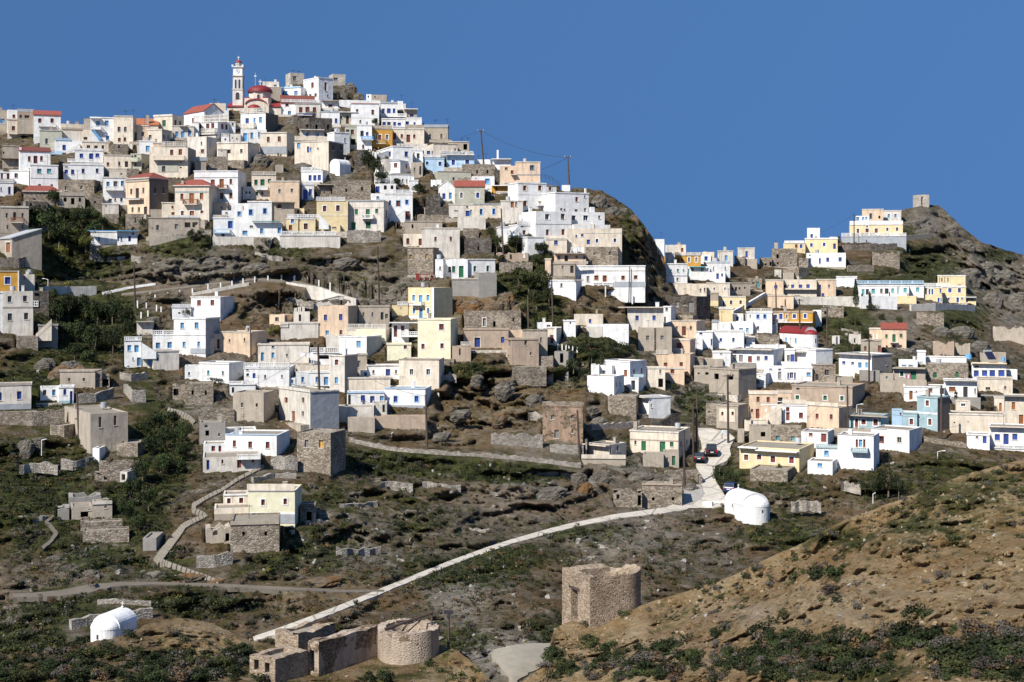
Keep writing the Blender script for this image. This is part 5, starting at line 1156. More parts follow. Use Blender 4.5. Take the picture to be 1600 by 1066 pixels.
TREES = {
 'trees in the dark grove at the left': ('dark dense evergreen tree in the shaded grove left of the sky blue house', 'tree', ('leaf0', 'leaf3'), [(88,500,28,40),(108,492,34,46),(130,500,42,56),(152,505,44,52),(176,505,40,52),(198,512,34,44),(98,530,34,40),(122,535,40,46),(148,545,46,52),(176,548,40,48),(200,528,26,38),(116,560,34,34),(140,570,36,36),(84,470,22,26)]),
 'shrubby trees above the blue and white low house': ('dark green tree in the overgrown hollow above the low white and blue house', 'tree', ('leaf0', 'leaf6'), [(58,352,40,44),(76,362,42,50),(52,385,34,40),(92,378,44,44),(126,352,34,40),(142,350,30,36),(118,372,34,36),(146,372,30,34),(85,318,26,30),(100,340,24,22),(160,358,26,28)]),
 'bushes among the ruins at upper left': ('rounded dark bush on the rubble slope by the black-holed tan house', 'bush', ('leaf0', 'leaf3'), [(191,350,20,20),(206,370,18,22),(224,352,18,16),(226,366,14,14),(300,376,24,26),(322,384,22,22),(313,368,18,14),(415,384,18,18),(405,392,18,14),(284,388,20,14)]),
 'yellow-green trees above the blue and white low house': ('bright yellow-green tree in the hollow above the low white and blue house', 'tree', ('leaf4', 'leaf6'), [(104,378,42,38),(134,388,30,30),(95,402,30,24)]),
 'trees in the ravine below the two-storey white house': ('dark tree in the shaded ravine left of the long cream house', 'tree', ('leaf0', 'leaf3', 'leaf1'), [(806,388,32,30),(824,384,24,26),(788,372,24,24),(846,398,30,28),(776,388,24,28),(766,372,20,22),(838,412,24,20),(826,450,42,40),(848,448,34,34),(810,438,30,30),(838,478,34,36),(858,470,26,30),(820,490,24,24),(782,412,24,20)]),
 'trees by the light blue house': ('dark tree in the gap below the white house with light blue balcony', 'tree', ('leaf0', 'leaf3'), [(574,264,30,40),(588,272,24,34),(596,284,26,24),(604,262,16,24),(654,302,24,20),(648,320,18,16),(668,316,16,14),(620,290,20,16)]),
 'trees in the gully left of the grey concrete house': ('dark green tree in the steep gully left of the grey concrete shell house', 'tree', ('leaf0', 'leaf3', 'leaf6'), [(228,680,34,34),(250,672,36,38),(270,664,34,30),(288,690,32,40),(262,700,42,44),(238,712,40,44),(286,716,30,34),(252,740,44,42),(222,752,40,44),(276,738,32,30),(204,778,40,44),(232,790,38,40),(196,810,36,40),(216,828,34,34),(172,800,26,30)]),
 'flowering bushes in the gully': ('pale yellow flowering bush in the gully left of the grey concrete house', 'bush', ('leaf4', 'leaf3'), [(276,682,28,24),(262,660,22,16),(298,676,16,14)]),
 'bushes at the road bend': ('green bush in the thicket between the road and the yellow bungalow', 'bush', ('leaf3', 'leaf0', 'leaf6'), [(1124,740,24,22),(1136,746,26,26),(1147,752,26,26),(1130,756,22,20),(1142,764,26,22),(1156,764,22,20),(1166,776,20,16),(1118,748,16,16),(1180,770,22,14)]),
 'black ravine bushes at the right': ('almost black bush in the ravine below the white house with light blue balcony', 'bush', ('leaf0', 'leaf0'), [(1388,766,48,46),(1368,770,34,34),(1404,774,34,36),(1352,764,22,22),(1418,786,26,24),(1340,850,40,40),(1362,838,40,34),(1322,856,26,30)]),
 'scrub slope bushes right of the orange house': ('green bush on the scrub slope right of the orange house', 'bush', ('leaf3', 'leaf1'), [(1358,528,22,18),(1346,522,18,18),(1334,552,22,22),(1318,552,20,18),(1390,512,20,18),(1404,504,16,16),(1336,506,24,18),(1364,484,26,16),(1312,512,18,16),(1376,498,18,14)]),
 'bushes below the concrete building': ('dark bush below the half-open grey concrete building', 'bush', ('leaf0', 'leaf3'), [(896,578,32,28),(912,588,28,24),(924,562,24,24),(938,572,22,22),(888,560,20,26),(908,552,26,20),(896,600,26,18),(930,544,28,16),(956,552,26,16),(980,548,26,14),(1006,620,22,16),(1054,612,22,18),(1062,634,24,20),(1090,640,20,22),(1074,622,24,16),(1182,602,18,16)]),
}
SOLO = [(945,603,20,22,('leaf0', 'leaf3'),'round dark bush in front of the white corner house with orange-brown door','bush'),(1033.5,647,18,24,('leaf3', 'leaf6'),'bright green young tree against the white flat-edged house','tree'),(586,196,15,16,('leaf0', 'leaf3'),'dark tree on the roof terrace above the ochre-brown house','tree'),(739,578,24,20,('leaf0', 'leaf3'),'round dark shrub on the rocky knoll below the stone ruin house','bush'),(1042,600,20,12,('leaf3', 'leaf6'),'green bush in front of the tall peach house with white balcony','bush'),(843,619,12,9,('leaf0',),'small dark round shrub on the bare knoll','bush'),(1217,737,13,16,('leaf3', 'leaf1'),'small tree in front of the yellow bungalow','tree'),(83,943,22,16,('leaf5', 'leaf5'),'rusty red-brown bush beside the gravel track','bush'),
 (556,945,13,13,('leaf0',),'solitary round dark bush on the lower edge of the concrete road','bush'),(382,600,22,14,('leaf3', 'leaf0'),'green bush on the white terrace with a dark cellar door','bush'),(337,596,28,10,('leaf2', 'leaf3'),'grey-leaved shrub on top of the brown stone hut','bush'),(290,494,16,16,('leaf4', 'leaf2'),'thin yellowish tree in front of the dazzling white cube','tree'),(282,484,16,16,('leaf0',),'dark bush behind the dazzling white cube','bush'),(425,520,22,22,('leaf1', 'leaf4'),'olive bush left of the blank ivory yard wall','bush'),(1289,530,10,9,('leaf1',),'low bush at the foot of the pole right of the orange house','bush'),(1548,640,22,10,('leaf5', 'leaf3'),'reddish vine over the porch of the sunlit ashlar house','vine'),(1541,640,9,10,('leaf3',),'round potted bush before the vine porch of the ashlar house','bush'),(492,358,16,7,('leaf4', 'leaf3'),'low flowering plants on the yellow house garden wall','plant')]
def build_trees():
    trunk = []
    for k in range(3):
        mb = MB(); r = random.Random(k); a = np.array([0, 0, -.25]); b = np.array([r.uniform(-.06, .06), r.uniform(-.06, .06), .34]); mb.tube(a, b, .055, .038, 'bark', 7)
        for j in range(5):
            t = 2*math.pi*(j+r.random()*.5)/5; c = b+np.array([.33*math.cos(t), .33*math.sin(t), r.uniform(.12, .34)]); mb.tube(b, c, .028, .010, 'bark', 5)
        mb.tube(b, b+np.array([0, 0, .4]), .03, .01, 'bark', 5); trunk.append(mb.mesh('trunk'))
    cache = {}
    def plant(x, y, w, h, keys, lab, cat, grp, seed, D=None):
        ck = (keys, seed % 3, cat)
        if ck not in cache: cache[ck] = cloud_mesh('crown', seed % 3+11*len(cache), 1500 if cat == 'tree' else 900, 15 if cat == 'tree' else 10, .05, keys=keys, base=.22 if cat == 'tree' else 0)
        D = D or D1(x, y)-.6; p = at(x, y, D); s = D/F; W = w*s; H = h*s
        root = empty({'tree': 'evergreen_tree', 'bush': 'bush', 'vine': 'vine', 'plant': 'garden_plant'}[cat], p, lab, cat, grp)
        c = bpy.data.objects.new('crown', cache[ck]); COL.objects.link(c); c.parent = root; c.scale = (W*.54, W*.54, H*.8); c.rotation_euler = (0, 0, seed*1.7)
        t = bpy.data.objects.new('trunk', trunk[seed % 3]); COL.objects.link(t); t.parent = root; t.scale = (W*.55, W*.55, H*.9)
    n = 0
    for grp, (lab, cat, keys, L) in TREES.items():
        for (x, y, w, h) in L: plant(x, y, w, h, keys, lab, cat, grp, n); n += 1
    for (x, y, w, h, keys, lab, cat) in SOLO: plant(x, y, w, h, keys, lab, cat, None, n); n += 1
    # cypresses
    for x, y, w, h, lab in ((1337,478,9,40,'tall dark cypress left of the long white guesthouse'), (1359,481,4,24,'thin young cypress right of the tall dark cypress'), (1347,477,4,16,'smallest cypress between the two others by the guesthouse')):
        D = D1(x, y)-.8; p = at(x, y, D); s = D/F; r = np.random.default_rng(int(x)); V = []; Fc = []
        for i in range(900 if h > 30 else 400):
            z = r.random()**.8; rad = (.5*w*s)*(1-z**2.2)*(.35+.65*min(1, z*6))*r.uniform(.75, 1.08); a = r.uniform(0, 6.283); q = np.array([rad*np.cos(a), rad*np.sin(a), .1+z*h*s]); t = r.normal(size=3)*.12; u = np.array([0, 0, r.uniform(.12, .3)])
            k = len(V); V += [q-t, q+t*.6, q+u+t*.3]; Fc.append((k, k+1, k+2))
        me = bpy.data.meshes.new('crown'); me.from_pydata([tuple(v) for v in V], [], Fc); me.materials.append(mat('leaf0')); root = empty('cypress_tree', p, lab, 'tree'); c = bpy.data.objects.new('crown', me); COL.objects.link(c); c.parent = root
        mb = MB(); mb.tube(np.array([0, 0, -.6]), np.array([0, 0, h*s*.8]), .12, .03, 'bark', 6); t = bpy.data.objects.new('trunk', mb.mesh('trunk')); COL.objects.link(t); t.parent = root
    # palm
    D = D1(451, 337)-.5; p = at(451, 337, D); root = empty('palm_tree', p, 'small palm tree between the white complex and the pale yellow house', 'tree'); mb = MB(); mb.tube(p-Z3*.5, p+Z3*1.3, .2, .16, 'bark', 8); mb.build('trunk', root, p); mb = MB()
    for k in range(22):
        a = k*2.4; el = random.uniform(.1, 1.1); prev = p+Z3*1.3; d = np.array([math.cos(a), math.sin(a), 0]); sd = np.array([-d[1], d[0], 0])
        for j in range(5):
            nx = prev+(d*math.cos(el)+Z3*math.sin(el))*.32; wv = .13*(1-j*.16); mb.poly([prev-sd*wv, prev+sd*wv, nx+sd*wv*.8, nx-sd*wv*.8], 'leaf3'); prev = nx; el -= .42
    mb.build('fronds', root, p)
def merged(name, recs, keys, lobes_n, leaf_n, size, label_kind='stuff', flat=.75):
    """Many small tufts as one mass of ground cover."""
    protos = [leaf_cloud(500+i, leaf_n, lobes_n, size, flat) for i in range(8)]
    VV = []; FF = []; MM = []; off = 0; r = np.random.default_rng(5)
    for (p, w, h, ki) in recs:
        V, Fc, M = protos[r.integers(8)]; a = r.uniform(0, 6.28); R = np.array([[np.cos(a), -np.sin(a), 0], [np.sin(a), np.cos(a), 0], [0, 0, 1]])
        v = (V@R.T)*np.array([w, w, h])+p; VV.append(v); FF.append(np.array(Fc)+off); MM.append(np.full(len(Fc), ki)); off += len(V)
    V = np.concatenate(VV); Q = np.concatenate(FF); M = np.concatenate(MM); me = bpy.data.meshes.new(name)
    me.vertices.add(len(V)); me.vertices.foreach_set('co', V.reshape(-1).astype(np.float32)); me.loops.add(len(Q)*4); me.loops.foreach_set('vertex_index', Q.reshape(-1).astype(np.int32)); me.polygons.add(len(Q)); me.polygons.foreach_set('loop_start', np.arange(0, len(Q)*4, 4, dtype=np.int32)); me.polygons.foreach_set('material_index', M.astype(np.int32)); me.update(calc_edges=True)
    for k in keys: me.materials.append(mat(k))
    o = bpy.data.objects.new(name, me); COL.objects.link(o); return tag(o, kind='stuff')
def tree_bvh(o):
    from mathutils.bvhtree import BVHTree
    me = o.data; n = len(me.vertices); co = np.empty(n*3, np.float32); me.vertices.foreach_get('co', co); f = np.empty(len(me.loops), np.int32); me.loops.foreach_get('vertex_index', f)
    return BVHTree.FromPolygons(co.reshape(-1, 3).tolist(), f.reshape(-1, 4).tolist())
def build_scrub():
    r = np.random.default_rng(21); from mathutils import Vector
    bm = tree_bvh(bpy.data.objects['hillside']); bf = tree_bvh(bpy.data.objects['near_slope']); O = Vector((0, 0, 0))
    def hit(b, x, y):
        d = Vector(ray(x, y)).normalized(); h = b.ray_cast(O, d); return None if h[0] is None else np.array(h[0])
    xs = r.uniform(-60, 1660, 80000); ys = r.uniform(180, 1066, 80000)
    ok = (ys > sky(xs)+2); xs, ys = xs[ok], ys[ok]
    veg = blobs(VEG, xs, ys); nz = fbm(np.stack([xs*.02, ys*.03, xs*0+2], -1), 4)
    dens_ = .27+.8*np.clip(veg, 0, 1)+.5*nz
    ok = (r.random(len(xs)) < np.clip(dens_, .03, 1)*.85) & (road_dist(xs, ys) > 2.0) & (ys < fgs(xs)+4)
    for a, b, c, d in RECTS: ok &= ~((xs > a+1) & (xs < b-1) & (ys > c-1) & (ys < d-2))
    xs, ys, veg = xs[ok], ys[ok], veg[ok]; recs = []
    for x, y, v in zip(xs, ys, veg):
        p = hit(bm, x, y)
        if p is None: continue
        w = r.uniform(.22, .62)*(1+.7*max(0, v))*(1.5 if r.random() < .08 else 1); q = r.random()
        ki = 0 if q < .40 else 1 if q < .62 else 2 if q < .72 else 3 if q < .93 else 4 if q < .945 else 5
        if v < .2 and r.random() < .5: ki = [1, 2, 5][r.integers(3)]
        recs.append((p-Z3*.05, w, w*r.uniform(.45, 1.15), ki))
    merged('hillside_scrub', recs, ['leaf%d' % i for i in range(6)], 5, 46, .125)
    print('scrub', len(recs))
    # near slope: shrubs one can tell apart, biggest as things of their own
    S = []
    def scatter(n, fx, fy, dens, w0, w1, kinds):
        for _ in range(n):
            x = r.uniform(*fx); y = r.uniform(*fy)
            if y < fgs(x)+1 or r.random() > dens(x, y): continue
            if any(a-3 < x < b+3 and c-4 < y < d+2 for a, b, c, d in RECTS_F): continue
            p = hit(bf, x, y)
            if p is None: continue
            w = r.uniform(w0, w1)*(.7+.6*r.random()**2); S.append((p, w, x, y, kinds[r.integers(len(kinds))]))
    nd = lambda x, y: float(np.clip(.5+1.3*fbm(np.array([[x*.016, y*.03, 3.]]), 3)[0], 0, 1))
    scatter(1500, (830, 1660), (955, 1066), lambda x, y: nd(x, y)*np.clip((y-(985-.02*(x-900)))/40, 0.06, 1)*(.5+.5*(x > 1150)), .5, 1.3, (0, 0, 0, 0, 1, 2, 2))
    scatter(1500, (990, 1660), (720, 960), lambda x, y: nd(x, y)*(.10 if y > fgs(x)+60 else .95), .3, .75, (0, 1, 2, 2, 3, 1))
    scatter(700, (-40, 420), (966, 1066), lambda x, y: (.35+.65*nd(x, y))*(1 if not 205 < x < 345 or y > 1018 else .12)*(0 if 135 < x < 200 and y < 1012 else 1), .5, 1.15, (0, 0, 0, 0, 2, 1))
    scatter(220, (380, 800), (1005, 1066), lambda x, y: nd(x, y)*.6, .35, .9, (0, 1, 3, 2))
    for (x, y, w) in ((590,1060,2.0),(602,1062,1.5),(1290,900,2.4),(1310,893,1.9),(1278,896,1.4),(1157,1022,1.3),(676,1040,1.4),(690,1052,1.2),(1440,1010,2.2),(1410,1000,1.8),(1465,1015,1.6),(1530,1040,2.0),(930,972,1.6),(950,968,1.4),(915,978,1.3),(975,962,1.2)):
        p = hit(bf, x, y); 
        if p is not None: S.append((p, w*.62, x, y, 0 if w > 1.2 else 3))
    S.sort(key=lambda q: -q[1]/q[0][1]); KEYS = {0: ('leaf0', 'leaf0', 'leaf3'), 1: ('leaf1', 'leaf1', 'leaf3'), 2: ('leaf2', 'leaf2', 'leaf5'), 3: ('leaf3', 'leaf1')}
    protos = {k: [] for k in KEYS}
    for k, keys in KEYS.items():
        for j in range(3):
            me = cloud_mesh('shrub', 900+10*k+j, 900, 9, .06, keys=keys, flat=.85); protos[k].append(me)
    LB = {0: ('dark green rounded shrub among many on the near slope', 'dark green shrubs on the near slope'), 1: ('olive rounded shrub among many on the near slope', 'olive shrubs on the near slope'), 2: ('grey-purple heathy shrub among many on the near slope', 'grey shrubs on the near slope'), 3: ('fresh green low shrub among many on the near slope', 'green shrubs on the near slope')}
    first = {}
    for i, (p, w, x, y, k) in enumerate(S[:300]):
        if k in first: o = first[k].copy()
        else: o = bpy.data.objects.new({0: 'green_shrub', 1: 'olive_shrub', 2: 'heath_shrub', 3: 'low_shrub'}[k], protos[k][0]); first[k] = o
        o.data = protos[k][i % 3]; COL.objects.link(o); o.location = p-Z3*.12; o.scale = (w*1.15, w*1.15, w*r.uniform(.75, 1.05)); o.rotation_euler = (0, 0, i*2.1)
        tag(o, LB[k][0], 'shrub', LB[k][1])
    merged('near_slope_scrub', [(p-Z3*.05, w*1.1, w*.95, {0: 0, 1: 1, 2: 2, 3: 3}[k]) for p, w, x, y, k in S[300:900]], ['leaf0', 'leaf1', 'leaf2', 'leaf3'], 6, 150, .10)
    xs = r.uniform(-40, 1660, 17000); ys = r.uniform(715, 1066, 17000); recs = []
    for x, y in zip(xs, ys):
        if y < fgs(x)+1: continue
        if any(a-3 < x < b+3 and c-4 < y < d+2 for a, b, c, d in RECTS_F): continue
        bare = x > 960 and fgs(x)+45 < y < 985
        if r.random() > nd(x+400, y)*(.16 if bare else .45): continue
        p = hit(bf, x, y)
        if p is not None: w = r.uniform(.1, .32); recs.append((p, w, w, (0, 1, 2, 2, 3, 1)[r.integers(6)]))
    merged('near_slope_tufts', recs, ['leaf0', 'leaf1', 'leaf2', 'leaf3'], 5, 46, .12)
    print('shrubs', len(S), 'tufts', len(recs))
    # loose stones
    def rocks(name, b, n, fx, fy, dens, s0, s1, keys):
        V = []; Fc = []; M = []; base = np.array([[x, y, z] for x in (-1, 1) for y in (-1, 1) for z in (-1, 1)], float)*.6
        fq = [(0, 1, 3, 2), (4, 6, 7, 5), (0, 4, 5, 1), (2, 3, 7, 6), (0, 2, 6, 4), (1, 5, 7, 3)]
        for _ in range(n):
            x = r.uniform(*fx); y = r.uniform(*fy)
            if r.random() > dens(x, y): continue
            p = hit(b, x, y)
            if p is None: continue
            s = r.uniform(s0, s1)*(.5+r.random()**3*1.5); a = r.normal(size=(3, 3)); q, _x = np.linalg.qr(a); v = (base+r.uniform(-.3, .3, (8, 3)))*np.array([1, .8, .55])*s
            k = len(V); V += (v@q.T+p).tolist(); Fc += [tuple(k+i for i in f) for f in fq]; M += [int(r.integers(len(keys)))]*6
        me = bpy.data.meshes.new(name); me.from_pydata(V, [], Fc)
        for k in keys: me.materials.append(mat(k))
        me.polygons.foreach_set('material_index', M); o = bpy.data.objects.new(name, me); COL.objects.link(o); tag(o, kind='stuff')
    inr = lambda x, y: any(a < x < b and c < y < d for a, b, c, d in RECTS)
    rocks('hillside_rubble', bm, 11000, (-40, 1640), (200, 1010), lambda x, y: 0 if (y < sky(x)+3 or y > fgs(x)+3 or inr(x, y) or road_dist(np.array([x]), np.array([y]))[0] < 2) else float(.18+.9*blobs(PALE, np.array([x]), np.array([y]))[0]), .10, .34, ('rubble', 'rock'))
    rocks('near_slope_rubble', bf, 9000, (-40, 1640), (715, 1066), lambda x, y: 0 if y < fgs(x)+1 else (.2 if x < 800 else 1.0)*nd(x+90, y+40), .04, .16, ('tanrubble', 'tanrubble', 'tanrubble', 'rubble'))
OUT = [(480,182,26,18,'rock'),(460,192,22,22,'rock'),(548,138,16,14,'rock'),(538,146,12,14,'rock'),(560,150,14,8,'rock'),(380,236,22,14,'rock'),(405,250,34,14,'rock'),(440,240,26,20,'rock'),(470,262,34,14,'rock'),(1005,372,20,34,'orock'),(1020,400,18,44,'orock'),(1032,420,16,40,'orock'),(990,350,18,28,'orock'),(935,318,26,22,'rock'),(955,335,26,20,'rock'),(975,332,14,14,'rock'),(700,478,50,20,'orock'),(735,480,44,22,'orock'),(770,488,36,30,'orock'),(790,474,30,34,'orock'),(812,490,26,30,'orock'),(745,590,18,8,'rock'),(790,602,30,12,'rock'),(835,622,28,10,'rock'),(720,645,30,9,'rock'),(780,650,24,10,'orock'),(690,680,26,8,'rock'),(935,660,26,14,'rock'),(925,640,20,9,'rock'),(885,645,20,14,'rock'),(1115,498,18,14,'orock'),(1105,505,14,12,'orock'),
 (95,585,40,24,'orock'),(110,575,34,20,'rock'),(125,580,24,16,'orock'),(70,570,30,18,'rock'),(40,695,26,16,'rock'),(60,690,20,12,'rock'),(935,755,36,28,'rock'),(915,765,24,20,'orock'),(905,745,24,12,'rock'),(1075,765,30,18,'rock'),(1030,750,34,14,'rock'),(860,770,50,16,'rock'),(790,765,44,14,'rock'),(1000,745,40,14,'rock'),(1500,520,40,18,'rock'),(1530,545,34,22,'rock'),(1470,520,30,16,'rock'),(1450,540,34,12,'rock'),(1550,470,30,24,'rock'),(1515,430,34,20,'rock'),(1485,360,22,14,'rock'),(1510,385,26,16,'rock'),(1540,420,26,18,'rock'),(1450,360,24,12,'rock'),(1425,350,20,12,'rock'),(1590,470,30,18,'rock'),(1570,430,30,14,'rock'),(110,895,40,24,'rock'),(80,880,30,20,'rock'),(140,900,30,18,'rock'),(290,905,60,14,'orock'),(340,908,40,10,'orock'),(240,900,30,14,'rock'),(500,908,70,10,'orock'),(1045,900,34,14,'rock'),(1075,905,24,12,'rock'),(240,500,20,10,'rock'),(400,420,50,16,'rock'),(330,410,40,14,'rock'),(540,410,40,12,'rock'),(250,425,30,12,'rock'),(300,500,30,8,'rock')]
def build_outcrops():
    r = np.random.default_rng(4); n1, n2 = 40, 22
    th = np.linspace(0, 2*np.pi, n1, endpoint=False); ph = np.linspace(-1.2, 1.45, n2)
    for x, y, w, h, key in OUT:
        D = D1(x, y)+.2; s = D/F; p = at(x, y, D); W = w*s*.5; H = h*s
        T, Pp = np.meshgrid(th, ph); U = np.stack([np.cos(T)*np.cos(Pp), np.sin(T)*np.cos(Pp), np.sin(Pp)], -1)
        q = U*1.0+0; k = 1+.5*fbm(U*1.6+x, 5, .6)+.22*(.4-np.abs(fbm(U*np.array([1.5, 1.5, 4.5])+y, 3))); U = U*k[..., None]
        tilt = .35; v = U*np.array([W, W*.7, H*.62]); v[..., 2] += -H*.12+tilt*v[..., 0]*.3; v[..., 2] = np.where(v[..., 2] < 0, v[..., 2]*2.5, v[..., 2])
        V = (v+p).reshape(-1, 3); i = np.arange(n1*n2).reshape(n2, n1); Q = [(i[a, b], i[a, (b+1) % n1], i[a+1, (b+1) % n1], i[a+1, b]) for a in range(n2-1) for b in range(n1)]; Q.append(tuple(i[-1]))
        me = bpy.data.meshes.new('rock_outcrop'); me.from_pydata(V.tolist(), [], [tuple(int(z) for z in f) for f in Q]); me.materials.append(mat(key)); o = bpy.data.objects.new('rock_outcrop', me); COL.objects.link(o); tag(o, kind='structure')
